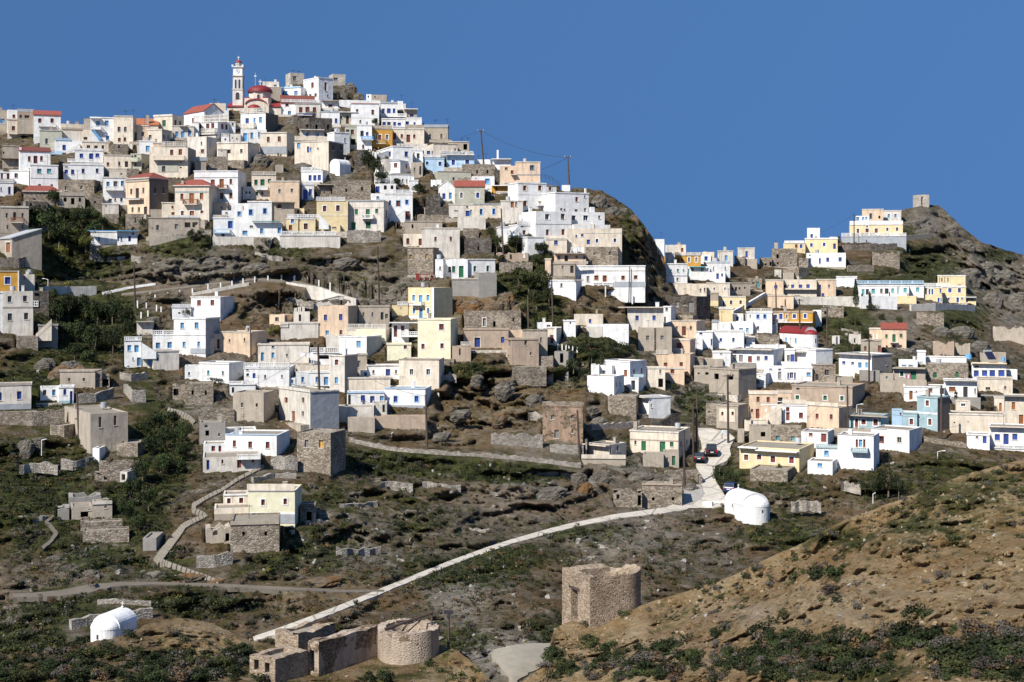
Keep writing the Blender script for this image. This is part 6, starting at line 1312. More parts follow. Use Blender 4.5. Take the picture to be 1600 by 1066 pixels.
HOUSES = r"""
@0,70
H|-50 78 680 905 T|wl25,795,45,50|weathered tan house cut off by the left edge just under the skyline
H|80 185 678 765 W|wr145,745,30,35|small white house block squeezed between two tan houses on the far left skyline
H|180 358 667 770 K|wk215,748,26,34 wk280,750,50,30 P:185,350,667,700,I|pink and ochre house left of the white house with the red shed roof
H|78 375 775 945 C|wr140,870 wr215,870 wr300,870 B:90,330,905,942,C,s K:85,372,786,796,I|cream house with three brown windows above a long balcony and a black shade awning
H|350 632 728 960 W shed:686|wr415,790 wr543,790 B:400,580,822,860,W,s|white house with a dark red shed roof alone on the left skyline
H|415 645 890 1100 V|wk485,1005,26,55 K:415,645,886,898,I|plain pale green-grey house below the white house with the red shed roof
H|635 882 826 910 C|P:640,880,860,890,T|low cream house with a long terrace parapet on the skyline left of the church hill
H|865 970 890 1000 C|o890,975,40,28 C:905,808,60,82|low cream house with a dark garage opening left of the blue outside stair
H|940 1190 755 1000 W|dl1020,825,40,60 wl1112,815,40,50 wl1120,970,35,45 B:945,1050,845,890,W,r S:975,885,1050,990,B N:940,1050,765,W|white skyline house with sky blue windows and a blue outside stair
H|1185 1385 740 1030 s+35 C|wk1240,880,32,50 wk1305,880,28,50 wr1243,990,30,40 wr1302,985,25,40 A:1300,60 A:1380,70 K:1185,1385,738,750,I|tall narrow cream house with four small windows right of the blue-windowed skyline house
H|1425 1650 832 900 C shed:768|C:1535,750,36,40|cream house with a wide rust-red roof on the skyline behind the peach balcony house
H|1345 1550 838 1012 P|dg1405,955,40,85 wk1487,930,28,45 B:1365,1500,1000,1012,e,r|peach house with a dark green door and thin balcony below the rust-red roof
@220,80
H|135 330 668 810 s+120 C|wg242,752,38,65 swk362,745,22,60 swk412,750,22,45 K:135,330,666,676,I|cream cube house with a tall green shutter on the skyline left of the church
H|0 220 815 955 s+105 C|wk97,890,30,35 wk18,862,26,45 swk243,893,18,45 swk285,895,14,36|cream corner house with tiny dark windows in front of the green-shuttered cube house
H|447 660 635 775 s+195 W gab:578|wr543,722,25,50|white house with a shallow red gable roof left of the church
H|328 555 778 905 I|wl375,865,32,55 wl438,868,36,65 wl507,855,30,58 N:400,480,782,I|ivory house with three pale blue tall windows below the red-gabled white house
H|600 800 735 882 s+120 W|wr615,790,32,55 wr697,783,36,55 wr750,778,34,55 swr850,785,26,55 swr893,790,26,55 P:555,920,676,735,I B:605,800,815,870,I,p|white corner house with brown shutters and a lattice roof parapet in front of the church
+|555 605 735 890 W|
+|905 985 735 850 W|wk957,752,22,50
H|485 685 892 1085 s+110 I|wr632,962,14,35 wr643,1042,34,40|tall plain ivory house below the brown-shuttered corner house
H|715 885 543 612 C|A:765,50|low cream house on the skyline touching the church's left wing
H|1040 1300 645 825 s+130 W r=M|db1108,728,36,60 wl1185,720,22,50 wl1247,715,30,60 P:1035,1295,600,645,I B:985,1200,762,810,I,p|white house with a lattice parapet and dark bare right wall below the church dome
+|1040 1310 815 945 W|dl1087,900,42,90 wl1157,878,30,60 wl1235,872,26,60
H|1245 1520 848 1075 s+80 C|wr1328,920,30,55 wr1443,915,32,55 K:1245,1520,995,1070,E K:1245,1520,846,854,I|cream house with two brown shutters on a grey rendered base below the church
H|840 920 852 945 W|o880,920,18,22 P:842,918,855,892,I|tiny white house with a pierced parapet in front of the church lane
+|920 1040 862 945 I|o955,905,14,14 wk1000,910,14,14
H|795 1115 950 1140 s+115 C|wk840,1025,14,24 dk920,1045,32,40 wk1047,1040,26,40 K:800,1115,948,958,I|wide cream house with a lean-to porch below the tiny white lattice house
+|805 895 1018 1130 I|wk840,1028,14,20
H|1268 1440 318 380 I|wk1400,357,30,14|ivory rooftop room directly right of the church dome
+|1320 1470 375 490 W|dl1397,452,56,56 N:1310,1470,382,W
@440,80
H|92 235 228 335 s-50 Q n=windmill_ruin c=ruin|we138,285,36,50 A:130,30 A:190,25|squat pale stone mill tower without sails left of the big white cube near the summit
H|25 200 375 465 s+80 W|wl45,438,34,45 wl150,437,36,45 K:25,200,372,380,L|white house with two sky blue windows below the left mill tower
H|-5 345 502 660 W shed:462|wr57,560,34,30 wl82,650,34,50 wl-50,648,34,50 P:-5,400,500,540,W|long white house with a red shed roof right of the church
H|228 385 285 480 s+150 W|wr320,355,28,55 wr353,458,26,36 wk298,460,24,26 swr460,370,26,90 swk483,465,18,26|big white cube house with a brown door and iron steps at the summit
H|535 665 240 352 s-43 Q n=windmill_ruin c=ruin|we565,290,44,28|squat pale stone mill tower on a rock at the very summit
H|145 405 545 690 I|wr200,612,36,55 wr270,612,44,60 wr343,612,36,55 B:155,320,652,678,b,r K:145,405,543,553,E|ivory house with three brown shutters and a dark blue railing near the summit
H|420 590 520 590 W|wr508,568,42,32 N:415,590,518,T P:410,605,590,628,W|white house with a recessed brown window under a flat canopy near the summit
H|415 605 630 770 W|wb452,715,30,26 db510,725,36,50 wb568,725,26,48 K:415,605,628,636,L|pale white house with three deep blue openings in a row near the summit
H|725 1015 545 770 W|wr787,625,26,40 wr950,635,28,50 wk820,733,18,30 K:725,1015,541,552,R K:725,1015,692,700,C|big plain white house with a red roof trim and two brown windows near the summit
+|600 1030 512 580 W D+3|
H|610 785 640 765 V|wk625,690,18,36 dr686,715,30,85 wr737,702,32,48 N:605,790,638,W|grey-green house with a brown door between the blue-windowed and the red-trimmed white houses
+|660 785 778 1020 V|wk688,830,36,26 wr737,842,32,50 o745,945,50,60
H|1030 1205 530 690 W|wb1060,622,26,48 db1117,625,38,55 wb1172,622,26,48 B:1030,1300,652,692,W,p K:1030,1205,528,548,E|white house with a long pierced balcony and three deep blue shutters below the summit
+|1045 1290 700 828 W|wb1068,755,36,34 dk1118,755,36,34 wb1178,757,28,38 wb1227,760,34,30 P:1155,1285,785,825,W
H|882 935 450 505 W|o903,470,14,30|tiny white box house on the bare skyline right of the summit rocks
+|935 1095 455 525 T|wk972,475,14,26
H|1205 1265 520 605 W|wl1245,628,32,28|narrow white stair block on the skyline right of the long pierced balcony
+|1265 1295 548 600 I|
H|1275 1410 608 692 T|wb1355,672,40,26 N:1272,1418,606,W|tan house with one blue window under a flat white canopy at the skyline's stepped edge
H|1290 1460 690 775 W|wb1310,745,34,40 wb1385,755,22,28 P:1300,1460,690,718,W|white terrace house with two blue openings below the canopied tan house on the skyline
H|1160 1485 808 962 C|dr1178,885,30,70 wr1253,885,26,40 dr1320,910,40,80 wr1382,888,24,38 P:1285,1470,765,805,T|cream house with two dark red doors right of the ochre house
H|945 1155 808 1000 O|wr960,895,20,44W dr1022,900,34,56W wk1098,897,28,48W P:942,1152,775,808,T B:985,1085,925,970,e,r|ochre-brown house with white window frames and a grey rooftop parapet
H|785 940 768 1030 W|dk838,860,34,60 wb892,862,26,40 B:830,955,890,932,l,p wr850,995,22,44|narrow white house with a light blue balcony left of the ochre-brown house
H|550 710 845 1070 y25 W|wb662,930,16,50 wb735,1040,14,44|plain shaded white gable wall left of the light blue balcony house
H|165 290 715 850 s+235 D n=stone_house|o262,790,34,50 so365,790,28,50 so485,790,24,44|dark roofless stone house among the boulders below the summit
H|195 445 822 945 I|wl265,875,28,50 wl375,870,26,36 P:135,485,885,938,C N:190,445,820,I|ivory house with a cream rooftop terrace below the dark roofless stone house
+|135 490 940 1200 s+155 C r=M|wl177,985,32,55 db275,1025,22,65 wl303,1025,20,40 wk378,1015,16,20 swk535,1010,26,50 swk620,1010,20,50
+|405 490 990 1200 T|
@640,180
H|150 400 100 250 s+8 T|wk213,222,22,45 wk332,222,22,50 K:150,400,98,130,E A:268,60 A:390,70|tan house with two narrow windows at the end of the old town skyline
H|-10 150 132 272 I|wk48,150,18,18 wr48,222,24,38 we123,230,16,60|pale cream flat house against the tan end house on the skyline
H|405 620 278 370 T|o580,330,40,60 A:545,40 A:610,50 K:405,620,274,282,I|plain grey-tan house behind the light blue house's roof terrace
H|245 500 302 412 s-62 C|o475,360,16,26 P:320,665,374,410,W K:245,500,298,306,I|plain cream house on the roof level behind the light blue house
H|0 245 340 415 I|wb143,388,14,36 wb197,390,34,36 wb237,390,14,36|low ivory house with three small blue windows left of the light blue house
H|390 672 418 540 L|wb455,492,36,55W wb600,487,40,45W N:310,672,414,W P:190,540,540,585,W|light blue house with white window frames and a roof terrace
+|160 360 447 565 L|wb183,500,26,30 wb317,508,32,45W dl377,490,14,60W P:145,320,415,442,W
H|545 890 512 650 S|o703,590,18,32 o810,588,18,36|grey stone house with two slit openings below the tall leaning pole
H|680 850 462 512 W|C:860,470,30,30|low white house behind the stone house under the leaning pole
+|865 1055 456 515 W|N:855,1058,460,W C:917,392,18,62
H|1110 1360 485 700 s-12 P|wk1275,548,40,50E K:1110,1360,615,625,E|tall peach house with a single square window on the right end of the skyline
+|940 1110 528 700 P|wk1007,550,30,40 wr1068,595,30,40 B:1055,1115,612,626,e,r
H|940 1360 695 730 C|o1005,705,34,22 o1060,700,34,14 o1175,692,22,12 o1300,692,22,12|low cream base storey with small vents under the tall peach house
H|290 640 585 680 s-50 V|wb458,663,22,30 wb590,663,24,30 K:290,640,583,592,T|long grey-green flat house with two tiny blue windows below the light blue house
H|650 885 637 765 W|wl810,690,44,52L wl690,650,18,14|white cube house with one sky blue window right of the small red-roofed house
H|470 780 738 925 V gab:680|we540,835,26,55W wb710,835,32,55W|small grey-plastered house with a bright red gable roof and white gable end
+|300 470 745 890 W gabf:678|dl425,840,28,66 db357,845,32,60 wb303,830,30,40
H|410 660 925 1060 I|db605,1025,44,58 wl640,1015,20,60 wk600,957,20,22 wl485,995,36,10|ivory house with a bright blue door below the small red-roofed house
+|660 955 925 1065 C|wb745,1008,26,60L wb877,1005,26,58L K:660,955,920,932,E
H|855 1130 738 805 O|dn905,765,24,50 wr1012,745,24,22 wr1080,765,26,40W P:905,1130,795,826,W N:860,1130,736,W S:850,820,960,900,W|small golden house front behind a white terrace railing beside the tall white house
H|950 1180 890 1060 I|dn1070,930,34,66 we1110,925,20,60|ivory terrace house with a brown door in a recess left of the tall white house
H|1130 1420 705 970 W y24|wr1200,760,34,50C wr1357,758,36,50C wr1205,918,34,50C wr1355,920,28,40C K:1130,1420,828,834,E B:1325,1452,915,948,W,r|tall bluish-white house with tan-framed windows on two storeys right of the golden house front
H|1420 1530 735 825 W y24|wr1465,760,30,45C K:1420,1530,732,738,E|small white upper house stuck on the right side of the tall white house
@740,250
H|850 1200 340 545 W y28|wr1075,410,30,45 wk1160,382,18,26 wr1070,525,34,22 wk1163,520,22,38 wr915,513,26,20 wr948,517,20,16 C:1178,310,14,30|big blank white house with few brown windows at the old town's right edge
+|765 850 350 470 W y28|dt825,410,34,100 wr765,415,24,50 B:780,850,440,455,e,r
H|650 1020 537 795 W y26|wk767,592,44,55W wk930,588,40,55 dr770,755,32,60 dr933,752,34,60 K:455,1020,662,672,E|two-storey white house with a grey storey line below the big blank white house
+|455 650 675 800 W y26|o507,697,26,14 wr528,755,32,45 dr632,768,40,65 S:450,680,380,760,W P:455,650,640,675,W
H|1020 1365 545 668 W y22|wk1045,602,38,46 wk1168,603,50,50W wk1310,597,22,36 C:1250,510,40,40|long low white house stepping out to the right of the two-storey white house
+|1020 1255 668 725 C|o1045,715,30,22 o1168,706,26,14
H|970 1545 715 930 C|wb1070,795,18,26 wb1132,785,26,26 db1195,855,34,50 wb1285,843,26,40W wb1472,838,26,38W K:1100,1540,755,762,I S:975,812,1080,900,C|long cream house with bright blue windows and a curving outside stair
+|760 972 822 950 C|wb858,862,38,44 P:760,972,790,822,C db985,875,24,30
H|1165 1505 905 1066 s+12 S|we1260,980,24,34 we1422,975,22,40|brown rubble house with two small blocked windows under the long cream house
H|840 1170 978 1066 P|wk885,1017,26,45 dk965,1020,36,72 wk1073,1012,26,40 wk1155,1010,28,50 N:840,1165,974,T|unfinished peach house with four dark glassless openings left of the brown rubble house
H|235 570 960 1055 K ruin n=stone_ruin c=ruin|o390,1010,28,50 o445,1015,40,60 o525,1000,20,40|low pinkish roofless ruin among bushes left of the peach unfinished house
H|275 375 695 870 W y10|wr360,780,28,55 S:340,740,450,800,W|small white house with a brown window half hidden by trees under the two-storey white house
H|560 730 800 975 W y20 n=retaining_wall c=wall d=3|K:560,730,800,806,I|whitewashed flaking retaining wall below the two-storey white house
H|920 1005 262 320 W|C:985,300,14,40|tiny white hut on the cliff top right of the town
@640,320
H|130 522 240 552 s+3 I|wr270,357,24,44 wr430,355,22,44 K:130,522,238,244,C|tall plain ivory house with two small brown windows above the green-doored house
+|-65 130 305 430 C|dr112,388,36,70 wr-18,380,32,60
H|-20 245 445 715 s+60 S|wy178,540,26,50 wy10,545,26,48 K:-20,245,443,452,T|rubble stone house with two ochre shutters below the tall ivory house
H|268 350 568 752 W|wk318,660,18,32|white house with a bright green door and green shutters on grey concrete terraces
+|350 442 572 750 W D+2|dk418,675,30,60
+|440 606 566 762 W|wg458,672,36,64 dg538,698,48,120
+|606 892 568 712 W y18|wg680,668,28,58W wg815,665,28,60W K:606,892,562,576,I
H|440 712 770 945 G n=retaining_wall c=wall d=4|K:440,712,768,776,I|plain tan concrete retaining wall below the green-doored house
H|720 907 708 950 G y12 n=retaining_wall c=wall d=4||tall dark grey concrete wall under the right end of the green-doored house
@840,340
H|390 1120 500 702 W|wk445,620,14,24 we525,640,28,60 wr612,628,40,46C dr700,637,38,66C wr890,628,34,42C wr1022,622,34,38C K:395,1120,546,556,I K:800,1125,668,724,E P:580,785,676,722,W|long white house with five brown openings and a grey base right of the ravine
H|110 400 650 800 s+60 W|wk248,705,22,40 N:385,480,652,T|blank white cube house in front of the long five-windowed white house
H|140 390 480 605 T|wk262,520,20,36 dk357,540,34,76 P:135,525,455,485,T|weathered tan house with one black doorway under the peach unfinished house
+|78 138 428 605 P|o150,430,20,40
H|175 240 380 440 T n=shed c=shed|o140,400,40,36|small tan shed on the terrace end left of the peach unfinished house
@1020,360
H|20 120 92 205 W||plain white cube half hidden behind the cliff on the far ridge
H|230 345 150 225 C|wr307,205,24,40|small cream skyline house with one brown shutter on the far ridge
+|130 230 152 225 I|
H|115 500 258 372 O|wr180,312,18,36 wr230,310,20,36 dr268,312,20,44 wr303,310,20,36 wk378,305,24,46W wk455,305,24,46W P:190,500,230,256,I|golden house with a cream roof parapet on the far ridge beside the cliff
H|500 605 258 335 W|wb555,293,28,40L|small white house with one deep blue window right of the golden ridge house
+|510 640 226 300 C|
H|125 360 345 545 W y12|wt187,425,24,36 wt262,420,22,34 wk322,415,12,20 wk258,510,22,32 K:125,360,470,476,E|bluish white corner house with turquoise windows directly right of the cliff
H|590 805 330 470 W y18|wl635,400,12,36 wl758,397,14,36 K:590,805,322,332,L|white house with a turquoise roof edge and porch on the far ridge slope
+|365 592 376 470 W|dt370,430,22,60 wt410,400,30,40 wt515,405,28,50 wt572,405,18,40 N:380,545,380,L
+|390 755 435 515 W|db675,475,26,66 wb722,460,20,36
H|675 835 212 322 I|wl765,290,28,56|pale roofless-looking skyline cube with a light blue door on the far ridge
H|885 1060 182 290 I|db977,250,24,66|stone-edged ivory skyline cube with a blue door right of the light blue door cube
H|1240 1505 190 372 S|o1300,270,24,40 we1437,260,26,44 o1303,345,18,24 wk1437,345,18,26 C:1285,150,40,45|tall grey stone house with a broken chimney on the far ridge
+|1115 1240 285 372 S|o1175,355,18,24 o1230,350,26,40
H|1360 1520 388 475 s+110 S|o1310,395,14,20 we1570,440,22,30|low grey stone outhouse below the tall grey stone house
+|1355 1470 440 515 T|
H|1505 1620 290 380 S|we1575,320,24,44|small grey stone house right of the tall grey stone house on the far ridge
H|560 802 545 672 C|we498,625,14,36 we640,612,16,32W we752,610,16,32W|long cream house with a dark shaded right wing in the dip of the far ridge
+|230 560 557 665 C|wk498,625,18,36 wk540,620,18,40
+|802 1015 545 672 T y20|o828,610,18,30 o868,612,24,40 o905,605,18,24 o960,600,18,20
H|990 1135 500 612 S|dt1095,565,30,62 o1045,550,16,18|small rubble house with a pale green door right of the long cream house
H|130 455 690 862 s+145 D n=stone_house|we257,768,30,56 de400,800,62,112 wk333,770,16,22|dark grey stone house with a wide grey door at the cliff foot
H|600 682 650 790 T|K:600,682,735,790,Z|plain tan wall house between the dark stone house and the yellow three-windowed one
H|680 970 690 800 Z|wr738,765,18,50W wr815,752,24,42W wr915,750,24,40W K:680,970,684,692,W dr975,745,12,60|yellow house with three white-framed brown windows on the far slope
+|690 832 810 955 Z|K:690,832,796,812,I
H|1175 1360 515 662 P|wb1282,590,34,38 K:1175,1360,512,518,I|left end of the long peach house with one blue window and a pole in front
H|835 970 872 950 W|db880,920,26,48 db925,925,12,40|small white house with a blue door left of the white and orange row
H|980 1242 850 1062 W|wb1095,900,26,42L wb1167,898,26,42L wk1095,1018,28,36 wk1015,895,14,30 P:1010,1245,812,848,I|white two-storey house joined to the left of the orange house
H|615 810 962 1045 s+20 W|K:615,690,930,960,E|low blank white house block with a grey shed below the yellow three-windowed house
H|815 1042 955 1065 s+36 W|wl920,1030,44,22 wl985,1040,28,46|low white house with turquoise shutters left of the white and orange row
@1180,410
H|290 640 180 345 C|wb390,252,32,40 wk345,242,14,16 wb472,250,36,36 wb550,253,36,46 dk310,257,26,46 B:285,640,268,284,C,r|long peach house with a balcony and blue shutters in the middle of the right slope
+|640 840 175 350 P|wb678,250,16,30 wb770,248,16,32 wb705,338,28,30
H|130 400 345 470 P|we280,465,28,28 we408,465,28,28 K:130,400,343,350,C|half-buried peach vaulted house with a rounded roofline under the long peach house
H|180 600 515 735 s+30 O|wb213,565,30,42W db268,565,34,58W wb330,565,14,44W wb408,562,34,42W wb520,560,30,44W N:180,600,622,W wb410,690,36,40W wb533,690,32,44W wk230,690,30,34 wb283,690,34,34W B:210,340,590,628,W,p S:235,622,112,715,W K:180,600,510,518,E|bright orange house with white-framed blue windows and a white outside stair
H|600 690 500 655 s+4 W|o640,525,16,14|narrow white house stuck to the right side of the orange house
H|1060 1602 238 350 W|dt1125,310,28,60 dk1168,308,32,60 wt1230,298,36,44 wk1315,298,26,44 dk1370,300,38,56 wt1432,295,28,44 wt1487,290,12,60 wt1562,290,34,44 wt1692,283,36,42 P:1060,1755,190,228,L|long white guesthouse with a row of turquoise windows and a turquoise roof railing
+|1600 1757 238 350 W|wt1562,290,34,44 wt1693,283,36,42
+|845 1060 145 250 W|dt915,265,30,34
H|1190 1315 688 812 P|K:1222,1238,750,808,W K:1262,1278,750,808,W|peach house with a bright red gable roof and green shutters above the pale street
+|1315 1575 688 880 P gab:628|wg1368,770,24,38 dg1445,790,34,80 wg1520,765,26,38 wr1370,880,20,28 dr1445,895,32,72 wr1518,876,20,32 B:1405,1490,822,838,e,s
+|1100 1315 810 940 T|dr1295,900,32,66 wr1148,900,24,50
H|800 880 772 845 I n=shed c=shed||small windowless ivory shed on the scrub slope between the poles
H|975 1100 755 845 I n=shed c=shed|o1035,815,14,50 C:1050,735,50,24|ivory double shed with one dark slit below the round bush on the scrub slope
@1360,420
H|745 995 185 352 Z|wb828,225,34,44W wb927,225,30,46W we815,318,22,30W db910,325,26,50W wl957,312,20,20 K:745,995,175,186,W K:745,995,292,300,W|yellow two-storey house with a rooftop room at the right end of the village
+|700 990 68 178 Z|wk720,120,10,56 wk745,115,16,40 wk775,115,10,56 wk808,115,14,40
+|565 745 190 325 Z|wk580,235,22,60 db615,240,18,56W db645,240,18,56W wb730,230,16,44 db712,325,24,44W db735,325,14,44W P:560,830,150,185,W
+|990 1100 300 355 Z|db1003,325,22,50 wb1030,310,16,20 wb1057,315,24,40 N:985,1105,296,W
H|280 478 285 362 Z|o400,294,22,20|yellow windowless terrace house with one black vent under the long white guesthouse
H|480 765 452 582 S ruin n=stone_ruin c=ruin|o580,518,24,40 o710,500,26,40|crumbling stone ruin with two ragged window holes under the yellow two-storey house
H|652 872 758 885 K ruin n=stone_ruin c=ruin|o730,820,26,30 o808,815,34,34|pinkish roofless ruin above the blue-tanked roofs
H|882 1040 775 890 T ruin n=stone_ruin c=ruin|o970,815,30,34|small tan roofless ruin joined to the pinkish one's right
H|1275 1640 605 748 T ruin n=stone_ruin c=ruin|o1370,680,24,60 o1560,665,20,34 o1445,665,30,30|long tan ruin at the right edge of the photo below the bare hillside
@1200,290
H|850 1405 405 495 Z|dr937,473,24,46W wr1033,468,32,38W wr1033,427,18,18W dr1128,470,32,46W wr1243,457,22,34W wr1345,455,24,36W K:850,1405,370,408,W|long pale yellow house with red-brown shutters on top of the right ridge
+|980 1200 245 372 P|dk1070,320,22,56E o1160,330,20,30
+|1200 1388 258 372 I|wl1258,318,24,40W wl1328,316,24,40W
+|917 1050 316 376 W|wl990,335,20,40 wl1025,335,20,40 wl935,345,30,40
H|765 1440 530 592 E n=retaining_wall c=wall d=3|P:765,1440,496,530,W|grey-blue terrace wall with a white railing under the pale yellow ridge house
H|385 725 552 695 Z|wb452,620,26,36W wb585,615,26,36W db693,633,28,56 K:385,640,546,553,W|yellow house with a white rooftop tower and blue shutters on the right ridge
+|408 540 442 550 W|wb455,525,26,40
+|640 725 535 590 W|
+|160 388 600 658 Z|dr295,625,26,50 db345,625,26,54W K:170,380,574,602,W
H|402 810 702 842 W|wb437,780,24,44W wb540,785,20,56 wb622,772,30,42 wb752,768,32,40 o437,727,16,12|clean white house with four deep blue shutters under the yellow tower house
H|1085 1372 690 828 S ruin n=stone_ruin c=ruin|o1158,757,18,22 o1300,755,18,26|broad grey stone ruin with two square holes under the grey-blue terrace wall
@1360,290
H|515 612 95 212 s-72 Q n=windmill_ruin c=ruin|o540,160,20,90|lone stone mill tower standing on the far right hilltop
@0,220
H|25 200 50 280 T|o38,125,16,24 N:20,215,190,N|shaded tan house over a dark vine pergola at the left edge
H|205 525 105 420 W shed:66|wr305,187,28,52 dr370,197,42,80 wr432,185,28,50 wr310,312,18,56 C:212,85,24,36|white house with a low red roof edge and dark red door at left
H|318 605 250 510 W|wt410,315,46,46 wt512,315,46,46 wk412,462,30,20 wk540,468,26,28 K:318,605,386,396,E|white house with two pale green shutters in the left cluster
H|570 860 -2 110 W|db668,72,36,56 S:835,0,690,130,W P:575,735,-30,0,L B:530,652,112,150,L,p wb792,50,30,24|white house with a white outside stair and light blue balcony boxes in the left cluster
H|780 1075 95 240 W|wb848,157,38,46 db950,178,44,92 wb1015,152,40,40 B:700,1075,190,235,W,p N:735,1080,238,W K:778,1078,78,98,W|white two-storey house with seven royal blue shutters and a pierced balcony
+|660 1080 245 410 W|wb690,322,36,42 wb757,325,34,50 wb866,315,30,46 wb1012,312,28,46 wk690,272,36,12 wr678,200,26,50
H|860 1140 8 110 C|wk922,62,36,30 wk1000,65,36,30 wk1072,68,28,40|low cream house with three half-shaded windows above the royal blue shuttered house
H|1130 1335 35 150 S|wk1240,65,24,38|small rubble house above the olive house with tiny balcony
H|1080 1370 148 285 C|wr1125,243,26,36 wk1243,240,24,44 dk1318,245,34,60 P:1085,1322,285,318,I K:1080,1370,146,154,T|long peach-cream house with three small openings over a lattice fence
+|1140 1318 318 376 C|o1265,345,20,16
H|1365 1472 135 290 s+90 V|wk1410,160,24,40 wk1410,235,24,60 B:1370,1455,180,222,V,s so1495,265,26,60|narrow olive-green house with a tiny balcony in the left cluster
H|1430 1600 25 130 I|wl1540,80,36,56 K:1430,1600,22,30,C|ivory house with one pale blue window above the olive-green house
H|1320 1445 290 375 S n=retaining_wall c=wall d=3||short rubble wall below the olive-green house
H|-20 118 325 435 W|wr20,365,22,60 dr85,370,28,70 B:-20,140,398,430,e,r|white house with two dark red doors behind a grey railing at the left edge
+|-20 140 430 570 W|wb12,505,14,40 wb98,518,26,76
H|100 300 305 445 W y-15|wk168,362,36,46|small white house with one dark window beside the red-doored one at the left edge
H|605 980 405 535 s+95 S|we688,495,26,42 wk847,488,22,36 so985,500,50,50|broad rubble stone house below the royal blue shuttered house
H|245 620 525 635 S hip:310,540,468|wk360,610,24,26|old stone house with a bright red hip roof in the left cluster
H|620 885 575 690 T n=stone_ruin c=ruin|o678,612,32,46 o757,630,36,66 o832,612,24,50 K:620,885,535,577,T|tan ruin with three black openings beside the red hip-roofed stone house
H|180 495 632 770 D n=stone_house|o200,655,34,34 o322,663,22,36 o418,675,18,30|low dark stone house under the red hip-roofed stone house
H|1072 1330 380 665 W|wl1125,455,34,56 de1203,455,42,66W wl1275,445,32,52 B:1100,1285,478,522,W,p wk1148,622,34,34 wk1200,615,18,30 wk1265,615,26,34 K:1072,1330,376,388,I|tall white house with a wide white balcony left of the big orange-peach house
+|1065 1235 655 765 I|o1105,682,14,18
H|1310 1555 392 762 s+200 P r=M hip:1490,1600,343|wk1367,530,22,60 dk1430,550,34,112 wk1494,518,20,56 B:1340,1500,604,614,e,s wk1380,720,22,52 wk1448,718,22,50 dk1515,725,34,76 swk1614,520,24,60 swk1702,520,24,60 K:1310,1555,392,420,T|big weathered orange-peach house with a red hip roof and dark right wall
H|1310 1540 762 890 S|do1497,825,36,60 wk1410,830,14,60|stone ground storey under the weathered orange-peach house
H|0 300 682 955 T|wk70,780,22,52 dk152,785,30,80 wk235,780,22,52 wk78,900,18,44 wk235,900,20,44 B:110,240,800,858,n,r K:0,300,680,700,I|shaded tan house with an iron balcony at the left edge above the grey metal roof
H|-20 125 1015 1180 s+310 T shed:948:E|dn85,1110,46,104W so1205,1090,20,50|low house with a pale grey metal roof and an orange door at the left edge
H|945 1225 942 1072 W|wl970,1030,16,46 wl1030,1020,16,40|long low white and blue house with a blue roof edge above the big bushes
+|1220 1430 938 1072 W|db1130,1025,32,60 db1228,1020,22,52 wl1265,1020,16,50 db1350,1022,28,56 wk1268,948,16,18 wk1385,968,28,20 N:915,1435,938,B
@220,220
H|90 490 65 378 s+85 C r=T|wr322,122,34,56 dr412,118,36,60 B:135,460,160,206,C,p wk238,295,36,60 K:180,385,215,325,V so530,300,20,30 o415,222,20,16 o415,280,20,16 P:215,478,10,62,I|cream three-storey house with two stacked pierced balconies left of the bare rocks
H|130 240 20 160 P|wk180,80,18,34|narrow peach house behind the cream house with stacked balconies
H|-15 130 0 135 W|wl72,80,40,56|white house front with one framed pale blue window beside the narrow peach house
H|565 680 210 322 T|K:525,695,170,212,E|small tan block under a grey terrace edge right of the stacked-balcony house
H|355 710 465 810 s+95 C hip:520,640,403|wr428,583,32,64 dn530,600,50,106 wn632,578,36,66 B:450,602,612,668,n,r wn433,755,30,48W dn533,760,48,60W wn637,742,32,32W K:355,705,526,540,E C:427,430,26,34|big cream house with a bright red hip roof and orange-brown shutters
+|220 355 642 785 C|wr330,692,22,26 wn337,762,36,36
H|555 1012 312 645 s+95 W|wr750,432,42,56 dn842,450,46,102 wr938,425,28,54 B:810,912,462,502,n,r wr842,575,36,64 wr938,570,34,60 K:555,1012,380,386,E|big white house with six red-brown shutters behind the red hip-roofed cream house
H|750 905 640 760 T|wr840,697,14,26 dg925,680,28,78|small tan house with a green door between the cream house and the whitewashed complex
H|1155 1410 360 600 C|wg1200,433,34,56 dg1268,435,44,66 wg1340,418,32,40 B:1200,1322,474,516,W,p wg1210,550,26,40 wk1265,548,24,38 P:1155,1408,320,360,I|cream house with green shutters and a white balcony under a lattice parapet
+|1060 1155 480 600 I|o1100,540,18,26 o1135,540,20,24 P:1090,1155,484,520,W
H|1345 1650 418 650 s+22 P|wk1445,525,26,42C wk1573,520,26,42C|wide blank peach house with two small windows left of the deep blue doored house
H|1365 1600 645 835 T|wr1443,683,40,46 N:1365,1610,640,T|brown-tan house under the wide blank peach house beside the palm
H|1115 1365 630 850 W|wb1145,745,36,56L wb1292,732,34,54L|dazzling whitewashed house complex with bright blue frames above the white stair wall
+|945 1115 652 800 W|wl1025,760,32,42L wk1068,697,10,30
+|845 945 727 795 W|wb893,745,26,26
+|755 960 800 1005 W|db932,875,46,76L B:755,928,920,966,L,r wb857,985,34,36
+|960 1470 852 1005 W|wl1085,957,52,42 wk1152,893,34,20 wl1260,940,36,56W wl1443,935,36,56W N:1160,1455,842,L
H|750 1365 1000 1080 I n=retaining_wall c=wall d=4||white rendered retaining wall under the whitewashed complex
H|80 612 800 975 T|wk175,905,28,52 we370,895,34,54 o487,877,60,52 o565,875,56,52 o655,870,28,50 o693,870,26,50 o122,910,10,12 P:285,608,775,804,W|rough tan house with four square black openings in front of the red hip-roofed cream house
+|80 228 715 810 T|
@440,220
H|205 428 315 420 s+48 W|db297,388,32,58 db346,388,32,58 db393,385,34,58 P:205,418,275,315,W|white house with a stack of deep blue doors and pierced red-centred parapets
